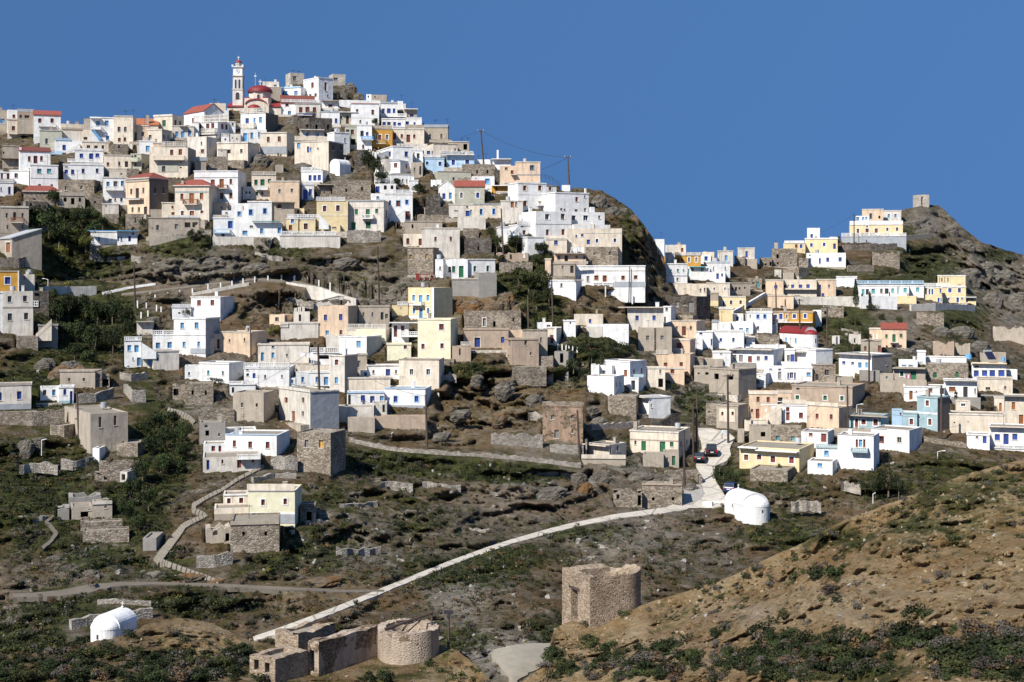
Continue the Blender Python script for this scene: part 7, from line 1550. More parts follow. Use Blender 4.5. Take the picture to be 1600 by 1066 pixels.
+|210 337 455 605 W|db247,563,46,106 wb300,535,32,62 P:210,337,424,456,W
H|530 930 410 615 S|o672,515,18,36 o838,500,20,38|long ruined stone house below the small white chapel
+|370 530 462 590 S|o525,530,22,50 o445,535,14,18 N:365,530,458,T
H|990 1160 80 205 s+205 W|wb1020,150,22,54 wb1053,150,24,54 wb1122,140,32,52 swb1300,140,36,56 P:905,1118,170,205,E|white corner house with five bright blue windows above the trees
+|905 990 118 170 W|wk935,142,14,34
H|975 1235 208 335 s+140 W|wr1057,262,38,42 dr1118,282,40,86 wr1188,255,36,46 swr1302,265,18,42 K:975,1235,205,212,E|white corner house with four red-brown openings over a bare shaded storey
+|965 1140 330 425 W|o1045,335,14,18
+|1135 1345 345 450 y10 W|dr1195,420,34,54 wk1262,415,14,36 wk1305,420,14,36 K:1140,1345,340,352,T
H|975 1190 448 545 W|o1080,488,30,46 o1150,485,28,40 wb1000,505,40,60|white house with a blue-patterned parapet and dark red door beside the trees
+|1085 1365 552 805 W|wb1130,645,22,46 dr1215,655,42,62L wb1305,640,30,46L dr1315,775,42,82 P:1060,1365,510,552,W S:1285,690,1125,800,W
+|930 1085 550 615 W|wl1003,592,30,26
H|1335 1422 408 525 W||blank white pillar-like house block right of the red-brown-doored corner house
H|1365 1470 95 235 W|wk1378,140,14,36 dk1423,160,28,58 B:1400,1475,188,232,W,s|narrow white house with a dark door beside the light blue house
+|1350 1470 225 380 T|wk1385,300,18,40 dk1445,310,20,90
H|365 690 628 940 Z|wr448,708,36,60W wr587,703,38,60W P:360,660,585,628,W K:365,690,776,784,I|pale yellow house with a white roof railing left of the green-balcony house
+|170 352 810 955 Z|wr252,892,42,62W S:388,775,490,870,W P:60,385,765,802,W
+|490 610 875 990 Z|wr590,860,30,26 we548,905,44,16
+|50 172 805 955 Z|wl113,835,34,46W wr93,905,34,52
+|122 236 705 768 Z|wr172,740,26,46W
H|-20 610 985 1110 I n=retaining_wall c=wall d=3|P:0,562,942,985,W|long ivory garden wall with a white railing below the pale yellow house
H|690 1065 625 930 s+70 I|wg780,740,32,56 dg898,760,42,96 wg990,732,30,46 B:840,960,770,815,W,r dg748,888,50,78 dg903,878,50,72 swk1092,770,14,90 K:690,1065,622,632,E K:720,1065,690,697,C|ivory house with bright green doors and a small green-doored balcony
@0,380
H|-60 195 288 500 O|wb80,390,58,74W K:186,198,288,500,W|golden-ochre house with a white-framed deep blue window at the left edge
H|205 360 325 480 I|wk253,360,16,44|small grey-white house right of the golden-ochre house at the left edge
H|25 345 503 940 I|wk100,583,40,62 wk260,578,42,62 wk103,768,46,72 wk272,760,44,68 K:25,345,663,674,T|tall grey-ivory house with four black windows beside the dark grove
+|-60 25 508 900 W|
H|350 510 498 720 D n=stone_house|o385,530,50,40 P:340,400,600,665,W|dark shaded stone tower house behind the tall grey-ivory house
H|400 600 850 1080 G n=concrete_stair c=staircase d=4|S:540,795,375,950,C|grey concrete ramp stair with a tan parapet beside the tall grey-ivory house
H|170 395 975 1090 S n=retaining_wall c=wall d=4||rough stone terrace wall under the tall grey-ivory house
@180,440
H|790 1095 158 385 s+145 W|wr873,222,40,56 wr1012,220,40,56 K:790,1095,150,160,I|dazzling white cube house with two pairs of pinkish shutters on the open slope
+|595 790 262 385 W|o668,328,24,18 P:595,790,236,264,W
H|610 942 378 755 s+150 W r=E|wl698,460,38,62 wl847,458,40,64 wl717,655,30,52 wl870,653,28,52 K:785,942,695,752,E K:610,942,556,562,I C:772,560,16,20|white two-storey house with four sky blue windows below the dazzling white cube
+|390 612 562 715 W|dl445,668,44,62 dl567,662,46,64 wl385,655,14,30 P:390,612,508,556,W
H|95 272 615 885 W|wl147,693,40,62 dl222,700,46,74 wl185,805,14,30 dl248,835,44,88 P:95,275,575,617,W S:275,640,425,735,W|white house with three sky blue doors at the left end below a pierced parapet
+|272 402 770 890 I|dl357,828,40,92
H|395 665 718 915 y12 I n=retaining_wall c=wall d=4|o442,805,18,24|rounded ivory retaining wall under the sky blue shuttered terrace
H|225 388 420 545 s+18 I|o300,432,22,16 N:220,392,418,T|small ivory flat-roofed store behind the sky blue doored house
H|1095 1420 520 730 s+160 P|wk1190,617,18,34 wk1347,608,18,40 K:1095,1420,515,524,T|peach rubble house with two slits and a dark right wall beside a thin pole
+|950 1027 592 740 C|o980,612,16,22
+|1027 1098 545 700 P|dk1075,650,26,100
H|725 880 880 1010 W|we770,960,20,34|low bright white house with three slit windows above the burnt stone hut
+|880 1185 845 1040 s+155 W|wt970,950,24,46 wk1122,955,20,42
@220,540
H|1075 1545 230 425 s+60 W|wb1110,250,26,22 wb1113,305,28,28 db1180,315,30,52 wb1295,325,18,40 wb1470,320,16,30 P:1075,1548,178,228,W|white house under a long white roof balustrade with small deep blue windows
H|460 755 395 610 s+8 S|o540,490,22,48 o678,495,20,48|brown stone hut with two black slits under the low bright white house
H|925 1195 410 505 W|do960,465,24,62 P:922,1195,370,410,W|white terrace with a balustrade and dark cellar door left of the big balustraded house
H|960 1280 490 780 s+115 T|wk1055,620,22,48 wr1208,622,24,38|pale crumbling plaster house with two small windows beside the earth bank
H|1440 1765 455 790 s+300 I r=E|wr1515,570,34,58C wr1690,570,26,56 dn1590,735,32,104 wk1687,710,24,50 swk2010,455,16,36 K:1440,1765,445,460,I|tall ivory house with an orange-brown door and a long shaded right wall
+|1452 1612 338 420 W|o1498,365,26,18 wl1580,375,20,44
H|610 882 802 1010 G|o680,830,30,44 o692,913,38,56 wk815,930,18,36|grey concrete shell house with two black openings behind the white brown-shuttered house
@240,660
H|598 1025 108 262 s+110 W|wr673,178,26,54 wr805,187,32,54 wr950,190,32,54 K:598,1025,93,106,L|white terrace house with a blue-dotted cornice and red-brown shutters above the stone path
+|598 855 58 100 W|
+|415 600 178 262 W D+1|dr497,213,30,56 dr552,212,22,66
+|410 892 290 405 I|db453,350,24,92 wr573,327,16,38 dr713,340,34,80 wr827,320,16,30 B:695,890,260,300,W,p
H|1195 1475 85 410 s+125 S|we1275,178,32,62 wy1397,182,36,64|square grey stone house with a blocked ochre window and black right wall
H|785 1177 572 845 s+58 Y|wr912,667,30,50W wr1097,660,28,48W P:780,1177,512,570,C K:790,1177,765,842,E K:788,1177,750,766,W K:788,1177,563,573,W|isolated pale yellow house with a decorated parapet and white-trimmed arched windows
+|580 785 603 720 C|dr627,675,30,84W wr730,653,34,48W K:580,785,598,606,W K:580,785,700,718,E
+|505 805 715 812 C|K:505,805,765,812,T
H|1220 1345 700 830 s+12 S|do1297,785,42,80 P:1220,1345,690,702,S|small stone hut with a black doorway against the isolated yellow house
H|640 1047 830 1070 s+8 S|o750,930,22,36 o935,928,22,38 K:640,1047,826,846,T|two-windowed rubble barn in front of the isolated yellow house
+|440 640 868 1000 T ruin|o513,920,42,46 o610,960,44,70
@60,780
H|870 982 325 425 s+60 G n=concrete_shed c=shed||grey concrete box shed beside the stepped path
@440,540
H|1070 1497 448 628 s+65 W|wb1187,558,36,62L wb1405,557,38,62L K:1070,1497,436,452,L K:1095,1497,620,700,E|long white house with a sky blue cornice stripe and blue-framed windows
+|680 1070 492 632 W|dk707,555,28,122 wb847,548,44,60 db945,563,46,72 wl1045,552,42,52 K:680,1070,478,494,L
H|430 960 640 800 I n=retaining_wall c=wall d=4||smooth ivory retaining wall below the blue-striped white house
+|945 1097 595 735 I|o975,633,12,18 dk1063,655,26,80
H|690 970 755 895 T n=retaining_wall c=wall d=2||plain tan block wall under the ivory retaining wall
H|970 1500 735 860 K n=retaining_wall c=wall d=2||reddish rubble terrace wall with rusty scraps on top below the blue-striped house
H|890 1226 208 340 W|we957,275,22,38 db1108,287,46,84 we1193,273,24,36 K:890,1226,202,210,I|white bungalow with one deep blue door above a plain peach wall
+|820 890 260 340 W|db876,297,32,76
H|665 1132 335 470 C n=retaining_wall c=wall d=4|K:665,1132,330,338,I|plain peach terrace wall under the white bungalow with the deep blue door
+|680 765 265 340 P|
H|1222 1640 145 420 s+55 C|wk1353,275,36,58W wk1527,275,38,58W K:1222,1640,138,148,T|cream ashlar house with two white-framed dark windows under the big lemon house
H|500 657 100 460 s+135 I r=G|wr573,175,36,56W wl570,365,34,66|tall ivory corner house with a striped brown shutter behind the wooden pole
+|150 530 208 285 C|o215,280,34,30
+|285 530 275 415 W|wl367,355,28,56 dl463,370,46,84 wk275,350,18,40
+|150 287 282 415 W|wl220,355,30,56
H|788 888 92 255 T|we807,192,30,68|tan upper house corner with one grey shutter under the grey-sided white house
@400,430
H|645 960 320 635 s+110 P r=T|wb723,443,34,62 wb882,438,36,64 wl742,600,36,46 wk885,595,30,44|peach house with two deep blue windows in front of a wide cream gable wall
H|530 1210 290 345 I gabf:208 D+3 d=5 n=gabled_building c=building||very wide low cream gable wall rising behind the blue-windowed peach house
H|1070 1390 320 505 T|we1118,412,18,48 we1213,412,18,48 dk1313,425,30,78 wk1360,430,30,50|tan plaster house with a broken dark doorway right of the wide cream gable
H|140 297 412 510 s+95 P|wk218,460,38,42 swk315,465,16,70|small peach house left of the little merlon-topped gateway
H|390 560 385 500 I|dk458,445,24,70|ivory porch with rounded merlons beside the wide cream gable
+|395 425 345 390 I|
+|435 468 335 390 I|
+|478 508 335 390 I|
H|258 650 495 655 I n=retaining_wall c=wall d=4|P:250,335,505,545,I|blank ivory yard wall below the merlon-topped porch
H|935 1352 558 700 s+70 C|P:935,1352,508,556,I K:1040,1352,560,690,Y|long cream house with a solid roof parapet behind the grey-sided white house
H|865 1152 635 820 s+155 W r=E|wl1068,718,46,66 K:865,1152,628,638,I|white house with one sky blue shutter and a broad grey right wall
+|735 867 630 750 I|
+|565 865 812 900 W|P:565,865,755,812,W o700,850,120,50
H|20 552 718 910 I|dl67,850,30,90 wl177,740,30,38 wl177,835,30,58 wk322,835,18,34 K:20,552,712,722,C|long ivory house with sky blue windows above the white roof balustrade
@580,430
H|385 657 130 455 s+190 Z|wl443,237,28,62W dl517,245,36,72W wl592,237,28,62W B:435,562,280,316,W,r wl447,373,26,56W dl520,400,36,108W wl595,372,26,56W K:385,657,312,322,W K:385,657,424,458,W K:640,657,130,455,W|golden-yellow two-storey house with sky blue shutters and a small white balcony
+|215 385 318 415 Z|P:270,385,276,316,W we308,330,20,28
H|485 827 455 865 s+75 Y|wr732,540,48,62W wr540,743,34,54W wr738,737,34,52W|big lemon-yellow house with three small red-brown windows
+|165 415 715 865 Y|wr355,745,34,50W
+|215 388 497 720 W|dr253,585,34,118 wr328,552,36,52 B:310,490,585,642,W,p N:190,500,495,W S:245,655,305,715,W
H|965 1430 560 755 s-5 K|db1105,700,60,98C db1370,675,36,62|low brown-plastered house with bright blue doors on the rocky knoll
H|970 1560 370 560 S|we1178,490,32,84I o1283,510,26,60 o1480,465,16,40|mottled grey stone ruin house above the brown blue-doored house
@660,480
H|930 1212 330 600 s-72 K|wk1077,367,28,56 wk1130,485,18,34 swk905,380,24,66 swk897,520,16,44|tall brown-plastered house on the rocky knoll with a lit left wall
H|1040 1302 240 505 T|wk1235,345,20,58 K:1040,1302,234,244,S|brown house with one slit window behind the tall brown house on the knoll
+|900 1042 240 340 P|
H|1300 1397 212 385 s+50 C|dr1348,335,34,88 K:1300,1450,206,214,W K:1378,1396,215,385,W|small peach house with a red-brown door at the knoll's right end
H|1375 1520 462 595 s+60 G n=concrete_bunker c=building|do1450,525,36,110|half-open grey concrete building with white posts on its roof
H|1190 1350 165 225 W|wk1315,190,40,30|low white house roof peeping above the small peach house on the knoll
@820,440
H|512 815 345 450 C|wb680,412,26,42 A:740,100|cream and white house with one deep blue window on the middle terrace
+|405 530 405 565 W|wb537,440,18,50 o475,432,16,20
H|660 1082 445 575 W n=garden_wall c=wall d=1.5|dt655,475,20,50|long whitewashed garden wall on the middle terrace
H|1070 1445 270 500 I|wb1170,380,34,50 wb1347,378,34,48 N:970,1445,268,C|ivory house with two deep blue windows and a jutting flat roof edge
+|1445 1522 258 445 s+50 W|wk1478,287,26,36 dk1460,400,18,66
H|1180 1532 480 720 T|we1280,590,32,52 we1430,588,32,48 K:1348,1362,485,715,D|stained tan plaster house with two blocked windows and a downpipe
H|800 1095 825 1000 s+170 W|dn1050,955,34,72 swk1138,940,18,50 swk1218,930,18,52|white corner house with an orange-brown door behind the round bush
+|690 775 870 985 W|
+|775 907 875 980 s+85 W|wk825,937,32,24 swk935,945,12,40 swk975,945,12,40
+|650 930 985 1150 s+105 W|swk955,1070,12,44 swk993,1065,12,44
H|1095 1185 1000 1140 s+65 W|do1128,1080,40,100 K:1135,1240,965,998,B|small white annex with a blue tarp top below the white corner house
@1000,480
H|330 587 140 300 s+90 P|wk383,217,22,36 dr458,247,42,94 wk530,218,24,36 K:330,587,134,144,T|peach cottage with a dark red door and stone right wall
H|295 522 335 490 s+55 P|dr405,400,52,58 B:355,455,430,492,W,r K:290,525,325,340,C K:175,520,485,490,T|tall peach house with a white balcony in front of the dark red doored cottage
+|172 522 490 630 s+55 P|wr267,600,38,42 wr430,595,34,42 P:170,292,445,490,I
+|260 462 632 780 P|wr338,665,40,56
+|70 262 630 835 C|wk212,672,20,40 o215,790,50,90
H|755 1082 245 430 W|wb842,342,26,38W wb973,340,24,38 K:755,1082,240,248,I|large white house with two small deep blue windows in the dense right cluster
+|585 757 250 410 W|wb635,268,32,36 wb748,365,22,68
+|580 652 328 440 W|o590,342,18,16
+|1080 1197 308 388 W|db1087,352,40,62 N:1075,1200,308,I
H|1000 1520 392 432 W n=garden_wall c=wall d=1||low white roof-terrace wall in front of the red-roofed chapel
H|930 1390 437 625 s+120 W|wk990,465,32,16 we988,525,34,54 de1052,535,42,72 dr1145,543,42,64 we1233,535,34,46 wb1313,530,34,44 N:925,1390,434,I|wide white house with grey and brown openings below the red-roofed chapel
+|760 945 465 610 W|wk845,483,18,18
H|720 1027 640 890 s+185 T|o797,722,46,60 o945,728,44,50 N:920,975,700,T|unfinished grey-tan concrete house with two big black window holes
+|565 722 620 780 T|o697,692,34,28 o612,690,20,18
+|905 1205 578 625 G|
H|655 862 540 610 T n=shed c=shed||low tan shed above the unfinished concrete house
@820,560
H|865 1162 395 580 s+30 S|o1018,440,12,14|windowless grey stone house on the slope left of the white house with the tree
H|1190 1292 395 570 s+225 W|swk1320,495,16,40 N:1185,1300,392,I|white house with a flat cream roof edge and a green tree against its wall
H|185 605 490 850 U n=stone_house|we290,615,34,46 wk495,610,28,38 we332,790,46,84 wk497,762,18,38 K:185,605,448,486,S|tall ruinous pink-plastered house standing alone on the rock slope
H|665 882 890 1010 s+175 C|swk890,955,24,68 swk970,935,22,60 N:640,882,888,C|low cream house behind the pierced garden wall by the road
+|628 648 870 1000 T|
H|590 1050 1050 1095 T n=garden_wall c=wall d=1|P:590,1050,1000,1050,C|cream pierced block garden wall left of the road house
@880,660
H|695 1200 90 310 s+120 C|wg752,212,22,42 dg838,245,48,98 dg1035,255,58,108 wg1130,230,38,50 swg1228,225,14,58 swk1287,205,12,50 K:695,1200,182,190,T C:742,25,36,66|cream house with green doors beside the road above the parked cars
+|1045 1205 312 455 T|wk1085,387,16,42 dg1150,400,34,98
+|830 1047 338 452 T|
H|820 1237 655 893 s+6 D+2 S|o937,800,28,38W o1145,798,26,38W K:820,1237,636,658,K|square two-windowed rubble house by the concrete road
+|525 820 708 880 D+2 S ruin|o570,775,30,50 o790,815,44,112
@1040,600
H|770 1392 665 885 s+155 Z|wr840,765,44,58W wr975,765,46,48W wr1118,785,48,66W wr1312,795,48,66W N:950,1385,685,W N:770,960,655,W C:1320,800,24,60|yellow bungalow with four white-framed brown shutters beside the road
H|880 1270 895 1010 s+80 S n=retaining_wall c=wall d=5||curved stone retaining wall under the yellow bungalow
H|530 755 218 455 s+100 T|wr593,310,24,38 wr700,308,24,38 K:560,725,255,400,C|small tan house with two brown windows above the road junction
+|420 532 222 420 S|o453,292,16,22
H|750 818 475 605 T n=gate_post c=pillar d=1.5||stubby brown plaster gate pier beside the yellow bungalow
@1160,540
H|70 365 485 790 P|wr163,562,32,56 wr268,565,32,56 wr100,680,22,38 dr157,710,36,98 dk245,675,24,40 K:65,365,475,510,C|peach two-storey house with brown shutters left of the balustraded terrace
+|365 512 480 620 P D+2|dk395,570,50,60 wk465,545,12,12
+|20 265 785 880 C|
H|200 672 615 792 W|wr400,675,24,32 dr400,738,32,72 wr472,665,36,46 dr473,740,36,84 wr610,728,42,58 S:408,600,150,780,C P:415,665,560,612,C|white terrace house with red-brown doors under a diagonal outside stair
+|670 1005 640 852 s+140 P|wr778,737,30,52 wr925,743,30,52 P:665,1002,580,640,C
H|515 1145 418 620 s+130 K|wk578,452,32,26 wg573,540,38,42W wg862,545,36,46W wg1037,550,34,46W K:515,1145,412,424,T|long pink-brown house with green shutters behind the balustraded terrace
+|585 1150 330 418 T D+3|
H|730 970 205 365 S|dk775,330,32,62 wk880,280,44,60 K:730,950,196,206,T|crumbling stone house with a jagged black hole above the pink-brown house
H|1005 1347 85 275 s+210 W r=G|wb1055,178,36,30 wb1147,183,32,22 dl1222,205,38,56 dl1293,205,28,56 swk1500,185,10,40 N:1000,1347,80,I|white house with sky blue openings and a broad grey concrete right wall
H|440 545 38 180 W|we480,130,30,60 db525,130,50,76|white house with a wide open blue shutter in the dense right cluster
+|540 765 33 200 s+175 W|N:380,670,50,I
+|140 720 168 222 W|
H|225 440 222 365 W|wl295,238,30,36 wb388,240,28,36 we388,312,34,72|white and blue house row under the wide open blue shutter house
+|440 727 228 375 W|wb480,315,22,64 wk512,310,36,60W wb545,315,22,64 wl690,300,42,40
H|148 242 292 418 s+55 W|o182,325,14,14 dt280,358,30,100|small white box house with a glazed green door left of the white and blue row
H|-10 325 35 185 s+120 W|dr80,145,44,62 we168,135,34,44 wb248,130,34,44|white house wing with brown door beneath the red-roofed chapel
H|70 297 845 1025 T|o215,925,48,50|tan concrete house with one square black window left of the rubble house
+|297 612 852 1035 S|wt367,965,34,46 wt525,970,32,48
H|612 890 892 1055 s+62 W|wr712,918,38,52 dr847,950,54,112 K:608,895,884,894,I|white house with a tall brown door below the balustraded terrace
H|1110 1440 730 855 s+85 B|dr1190,805,32,90W wr1262,795,46,56W wr1388,800,46,68W N:1105,1525,722,T|blue-grey bungalow with dark red openings under a jutting roof slab
@1200,620
H|725 1100 402 745 s+60 W|wr925,485,24,82 wl965,485,34,78W wr1003,485,24,82 B:872,1050,525,580,B,p K:725,1100,390,400,I|white house with a light blue balcony above the dark ravine bush
+|500 727 540 665 W|wl608,588,38,46L P:503,727,494,542,B
+|412 672 672 800 s+50 W|wl540,705,50,58
H|1070 1472 338 545 s+130 W|wk1177,445,44,56R wk1367,450,42,56I K:1015,1240,325,338,I|long white house with two dark framed windows right of the light blue balcony house
H|690 1072 330 400 G n=garden_wall c=wall d=1|P:690,1068,325,380,T|grey pierced block wall behind the light blue balcony house
@1360,560
H|235 572 108 228 T|wg327,160,36,54W dg447,178,58,92 N:230,575,100,T|tan house with a bright green door and washing line under a flat roof slab
+|100 240 170 300 T|dt170,198,22,28
H|575 1020 65 222 S|wg672,175,36,58 wg903,172,30,60|stone house with two bright green shutters in the right terrace row
H|295 492 22 100 W|wl350,75,46,16 wl420,75,46,14|low white house with two thin blue window strips behind the green-doored tan house
+|570 1000 -5 62 W|
+|490 575 -75 60 W|
H|1055 1415 60 205 W|wn1108,80,40,30 db1103,160,52,66 wb1190,155,54,60W db1270,155,58,66 wb1365,155,64,66W N:1055,1420,48,Z K:1060,1415,118,126,Z|white house with royal blue shutters and a yellow roof edge and trim
+|1415 1530 125 205 W|K:1415,1450,118,128,Z
+|1140 1412 -55 45 T D+2|
H|770 1112 228 412 W|wn853,322,66,48 dk990,350,46,108 wk1092,340,18,50 N:765,1115,226,I|white house with a wide brown window where a dark-clad person sits
+|350 770 292 445 W|dn423,385,34,92 wk480,345,14,14 wr625,332,42,38 dk745,340,44,64
H|1110 1482 208 335 C|wk1225,315,50,28 wk1405,305,24,30 K:1040,1485,200,212,T|cream ashlar house with low windows right of the brown-windowed white house
H|485 700 400 725 s+130 B r=M|wr593,467,34,58W wr427,660,36,60W wr620,663,34,64W K:335,700,562,570,W|blue-grey two-storey house with a dark brown right wall behind a pole
+|335 487 565 705 B|wr427,660,36,60W
+|225 335 545 695 L|wr315,567,18,46
H|1400 1650 388 705 C|wn1490,495,36,78 dn1570,640,46,104 N:1150,1650,382,G|sunlit cream ashlar house with orange-brown doors at the right edge
+|1290 1400 400 575 C D+1|dn1355,510,26,90
H|890 1042 452 580 C n=shed c=shed|wk967,485,46,28W|small cream shed under the terrace where the person sits
H|825 1400 580 775 C n=retaining_wall c=wall d=5|o875,670,16,16 o1018,663,12,12|tall cream stone retaining wall above the white blue-shuttered house at the right edge
H|1240 1660 712 950 W|wb1322,822,54,64 db1413,842,54,110 wb1505,818,52,64 N:1235,1650,704,C P:1195,1640,895,950,W|white bungalow with royal blue door and shutters at the lower right edge
+|1005 1242 790 935 W|wk1110,822,28,22 db1190,848,40,78
@0,540
H|-60 325 402 660 I|wb200,518,46,82 wb5,530,24,84 K:-60,325,612,660,E K:-60,325,392,404,T|grey-white low house with two deep blue windows at the left edge
H|420 615 437 565 W|wk465,490,38,56 db508,515,50,100 wl560,490,36,62|small white and blue house with a blue double door left of the stone barn
+|615 765 427 600 W|wb675,485,30,62 db742,540,28,130 K:615,765,575,610,B
H|625 990 268 440 s+80 T|wk720,355,22,36 wk873,355,24,34 K:620,985,248,272,T|long tan stone house under the bluff in the left gully
H|670 942 672 945 s+390 T|o795,768,26,22 swk1043,800,30,110 swk1200,780,30,100|long tan ruinous building with a sagging roof in the left gully
H|520 668 830 930 s+200 S n=stone_hut c=hut||low stone water tank hut in front of the long tan ruinous building
@0,660
H|965 1035 270 375 s+92 W n=white_hut c=hut||tiny white cube hut alone on the left green slope
H|1215 1435 215 345 s+118 S n=stone_hut c=hut||square dry-stone hut with an earth roof on the left green slope
H|1250 1325 515 620 s+150 I n=stone_ruin c=ruin|o1285,570,38,66|whitewashed ruin with one black doorway on the left green slope
+|985 1250 520 610 S ruin|o1100,580,40,40
+|1030 1460 420 500 S ruin|
H|958 1168 845 995 T|wk1100,875,26,36 K:958,1168,822,848,I|lonely tan cottage with flat roofs in the lower left gully
+|745 958 880 1000 T|o880,960,80,60 wl932,895,26,36
+|600 720 880 1010 G ruin|
+|720 1055 760 860 G ruin|
@60,780
H|370 755 258 355 S n=retaining_wall c=wall d=2||stone terrace wall below the lonely tan cottage
H|350 700 190 250 S n=retaining_wall c=wall d=2||upper stone terrace wall right under the lonely tan cottage
@640,320
H|-45 340 170 308 T|o30,225,20,40|flat tan house with a rough stone left side behind the tall plain ivory house
H|80 408 95 172 S ruin n=stone_ruin c=ruin||low rubble ruin wall above the tall plain ivory house
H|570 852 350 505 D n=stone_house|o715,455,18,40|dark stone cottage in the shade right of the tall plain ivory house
H|500 792 130 255 I n=retaining_wall c=wall d=2||plain ivory terrace wall under the house with deep blue framed windows
H|560 720 245 345 S n=retaining_wall c=wall d=2||shaded rubble terrace wall right of the tall plain ivory house
H|935 1280 600 700 S n=retaining_wall c=wall d=1.5||mossy rubble terrace wall in the ravine below the pinkish ruin
@440,220
H|1190 1440 835 950 S ruin n=stone_ruin c=ruin|o1225,890,60,60|rubble ruin with a dark cellar mouth right of the green-doored ivory house
H|760 905 95 260 D n=stone_house|o840,180,16,34|shadowed dark stone house above the big trees in the old town
@640,180
H|170 320 828 960 D n=stone_house||small dark stone block left of the red-roofed grey house
H|160 437 960 1075 D n=retaining_wall c=wall d=3||dark rubble wall below the small dark stone block
H|880 945 570 690 D n=stone_house||narrow dark stone wall end left of the tall peach house
@220,220
H|695 905 165 312 S n=retaining_wall c=wall d=2||rubble terrace wall under the cream house with a lean-to porch
H|1180 1345 1010 1130 S n=retaining_wall c=wall d=2||short rubble wall at the foot of the pale yellow house terrace
H|1405 1485 250 320 T n=shed c=shed||tiny tan shed among the bare rocks below the church
@0,220
H|945 1072 540 735 S ruin n=stone_ruin c=ruin|o990,640,24,20|tumbledown stone ruin left of the tall white balcony house
H|1085 1240 765 850 S n=retaining_wall c=wall d=2||rubble terrace wall below the tall white balcony house
@1020,360
H|850 962 262 345 S ruin n=stone_ruin c=ruin||tumbled rubble ruin between the two skyline cubes on the far ridge
H|1268 1338 410 480 I n=stone_ruin c=ruin||pale plastered ruin corner under the tall grey stone house
@1180,410
H|690 922 448 565 S ruin n=stone_ruin c=ruin|o730,525,22,34 o860,520,26,34|long stone ruin right of the narrow white house by the orange one
@1000,480
H|1190 1450 285 388 S ruin n=stone_ruin c=ruin|o1260,320,34,40 o1400,300,50,30|rubble yard ruin left of the red-roofed chapel
H|560 660 520 600 S n=retaining_wall c=wall d=2||rubble bank wall right of the tall peach balcony house
@1160,540
H|1220 1430 262 358 G n=retaining_wall c=wall d=2||grey shaded wall at the foot of the white house with broad grey right wall
@1360,560
H|100 585 228 345 T n=retaining_wall c=wall d=2||tan terrace wall under the green-doored tan house
H|840 1148 412 470 G n=retaining_wall c=wall d=1.5||grey terrace wall below the dark-clad seated person
@220,540
H|330 462 405 560 S ruin n=stone_ruin c=ruin|o365,485,50,70|collapsed stone ruin left of the brown stone hut
H|600 975 672 790 S n=retaining_wall c=wall d=2||rubble bank wall left of the pale crumbling plaster house
@660,480
H|1212 1362 512 612 S n=retaining_wall c=wall d=2||rubble wall between the knoll houses and the concrete building
H|310 505 405 560 K n=retaining_wall c=wall d=2|o390,465,16,70 P:400,505,360,400,I|brown yard wall left of the blue-doored house on the knoll
@0,540
H|992 1062 272 430 S n=stone_hut c=hut||rubble lean-to at the right end of the long tan stone house
H|1062 1142 312 430 S n=stone_hut c=hut|o1100,385,60,70|open-fronted stone shed right of the long tan stone house
"""
# ------------------------------------------------------------------ assemble
def world_and_light(el=42, az=219, sky_s=.0745, sun_s=4.9):
    w = bpy.data.worlds.new('World'); SC.world = w; w.use_nodes = True; t = w.node_tree; bg = t.nodes['Background']
    s = t.nodes.new('ShaderNodeTexSky'); s.sky_type = 'NISHITA'; s.sun_disc = False; s.sun_elevation = math.radians(el); s.sun_rotation = math.radians(az); s.altitude = 1500; s.air_density = 1.0; s.dust_density = 0.25; s.ozone_density = 3.0
    g = t.nodes.new('ShaderNodeTexCoord'); m = t.nodes.new('ShaderNodeMapping'); m.vector_type = 'POINT'; m.inputs['Scale'].default_value = (1, 1, .05); m.inputs['Location'].default_value = (0, 0, .30)
    t.links.new(g.outputs['Generated'], m.inputs['Vector']); t.links.new(m.outputs['Vector'], s.inputs['Vector'])
    h = t.nodes.new('ShaderNodeHueSaturation'); h.inputs['Saturation'].default_value = 1.21; h.inputs['Hue'].default_value = .505; t.links.new(s.outputs['Color'], h.inputs['Color']); t.links.new(h.outputs['Color'], bg.inputs['Color']); bg.inputs['Strength'].default_value = sky_s
    l = bpy.data.lights.new('sun', 'SUN'); l.energy = sun_s; l.angle = math.radians(.5); l.color = (1, .955, .88); o = bpy.data.objects.new('sun', l); COL.objects.link(o)
    a = math.radians(az); e = math.radians(el); d = np.array([math.sin(a)*math.cos(e), math.cos(a)*math.cos(e), math.sin(e)])
    from mathutils import Vector
    o.rotation_euler = Vector(d).to_track_quat('Z', 'Y').to_euler()
def camera():
    c = bpy.data.cameras.new('camera'); o = bpy.data.objects.new('camera', c); COL.objects.link(o); o.rotation_euler = (math.pi/2, 0, 0)
    c.sensor_width = 36; c.lens = 36*F/1600; c.shift_y = -(533-HZ)/1600; c.clip_start = 1; c.clip_end = 80000; SC.camera = o
def peeling(name, thr=.5, pc=(.40, .32, .245)):
    m = stone(name, (.10, .07, .045), (.20, .145, .095), (.31, .245, .175), (.13, .095, .065), 4.2); n = m.node_tree; t = NT.__new__(NT); t.mt = m; t.t = n; t.b = n.nodes['Principled BSDF']
    old = t.b.inputs['Base Color'].links[0].from_socket; v = t.pos(); st = t.pos((1.3, 1.3, .25))
    pl = t.mix(1.0, pc, t.ramp(t.noise(st, 1.1, 7, .7), [(.3, .55), (.55, 1.0), (.75, 1.15)]), 'MULTIPLY')
    f = t.ramp(t.noise(v, .55, 8, .68), [(thr, 0.0), (thr+.03, 1.0)]); t.l(t.mix(f, pl, old), t.b.inputs['Base Color']); return m
_mat = mat
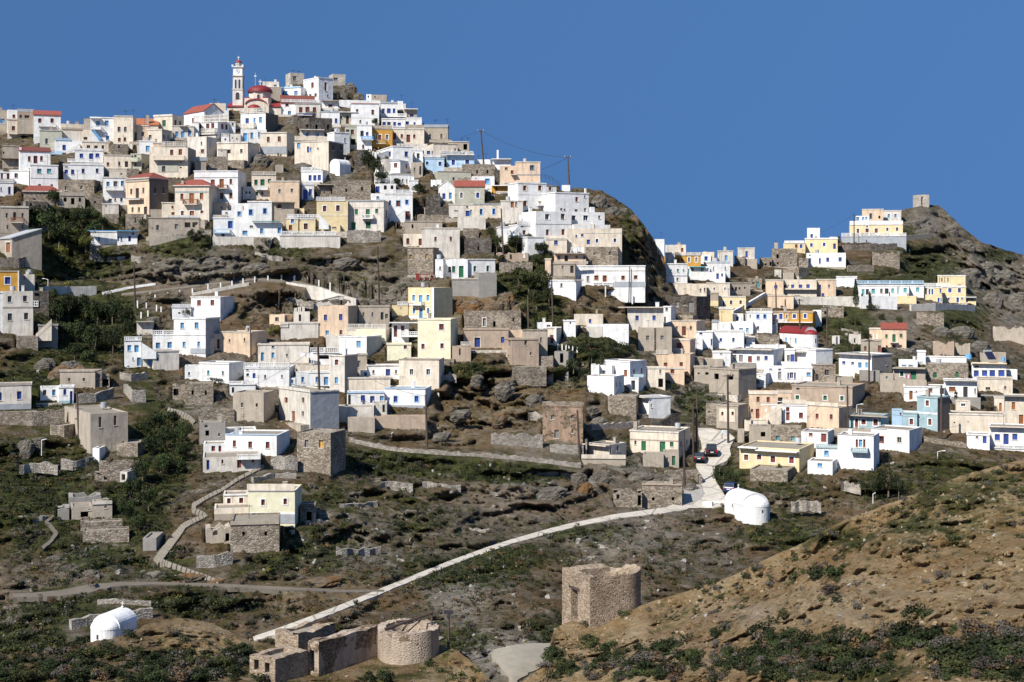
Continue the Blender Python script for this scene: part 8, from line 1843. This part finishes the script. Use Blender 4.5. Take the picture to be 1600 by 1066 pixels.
def mat(key):
    if key == 'plmill' and key not in MATS: MATS[key] = peeling('peeling_mill_plaster')
    if key == 'U' and key not in MATS: MATS[key] = peeling('old_pink_plaster_over_rubble', .50, (.37, .255, .18))
    if key == 'plmill2' and key not in MATS: MATS[key] = peeling('streaked_mill_plaster', .60)
    if key == 'road' and key not in MATS:
        m = plaster('pale_concrete_road', (.54, .49, .41), .55, (.31, .27, .22)); n = m.node_tree; t = NT.__new__(NT); t.mt = m; t.t = n; t.b = n.nodes['Principled BSDF']
        old = t.b.inputs['Base Color'].links[0].from_socket; v = t.pos(); ed = t.n('ShaderNodeTexVoronoi'); ed.feature = 'DISTANCE_TO_EDGE'; ed.inputs['Scale'].default_value = .32; t.l(t.mix(.1, v, t.n('ShaderNodeTexNoise', Scale=2.0).outputs['Color']), ed.inputs['Vector'])
        f = t.ramp(ed.outputs['Distance'], [(.012, .75), (.03, 0.0)]); t.l(t.mix(f, old, (.2, .17, .13)), t.b.inputs['Base Color']); MATS[key] = m
    if key == 'fade' and key not in MATS: MATS[key] = paint('faded_blue_lettering', (.30, .31, .46), .9)
    return _mat(key)
import time as _t; _t0 = _t.time()
camera(); world_and_light()
build_houses(HOUSES); print('houses', _t.time()-_t0)
build_church()
chapel('bright white barrel-vaulted chapel with a round apse beside the concrete road', 1180, 804, D1(1180, 804)+.4, 3.9, 4.6, 1.2, 30, rise=.78, windows=((-1, 2.4, .7, .35, .42, '_e'),))
chapel('white barrel-vaulted chapel alone among dark bushes in the lower left', 166, 1003, DF(166, 1003)+3.0, 2.8, 2.7, 1.3, -34, rise=.8, windows=())
chapel('white chapel with a dark red barrel roof and round white apse', 1266.5, 545, D1(1266, 545)+.8, 2.9, 7.2, 2.6, 40, 'dome', windows=((-1, 2.4, 1.0, .5, .9, '_l'), (-1, 5.2, .9, .55, 1.0, '_l')), crossed=False)
chapel('tiny white vaulted chapel on a rock in the middle of the old town', 523, 272, D1(523, 272), 2.75, 3.4, 1.75, -42, apse_front=False)
build_mills(); build_land(); print('land', _t.time()-_t0)
build_roads(); build_walls(); build_poles(); build_wires()
car('black off-road car seen from behind on the village road', 1112.5, 713.5, D1(1112, 714)-1.0, -4, 'carb', True)
car('black hatchback parked beside the green-doored road house', 1092, 723.5, D1(1092, 724)-1.0, -14, 'carb', False)
car('dark blue car half hidden behind the road chapel', 1138, 772, D1(1138, 772)-.6, -25, 'carblue', False)
build_goat(); build_person(); build_small(); build_trees(); build_outcrops(); build_scrub(); print('all', _t.time()-_t0)
v = SC.view_settings; v.view_transform = 'Standard'; v.look = 'None'; v.exposure = 0.46; v.gamma = 1.0; v.use_curve_mapping = False
print('objects', len(bpy.data.objects))
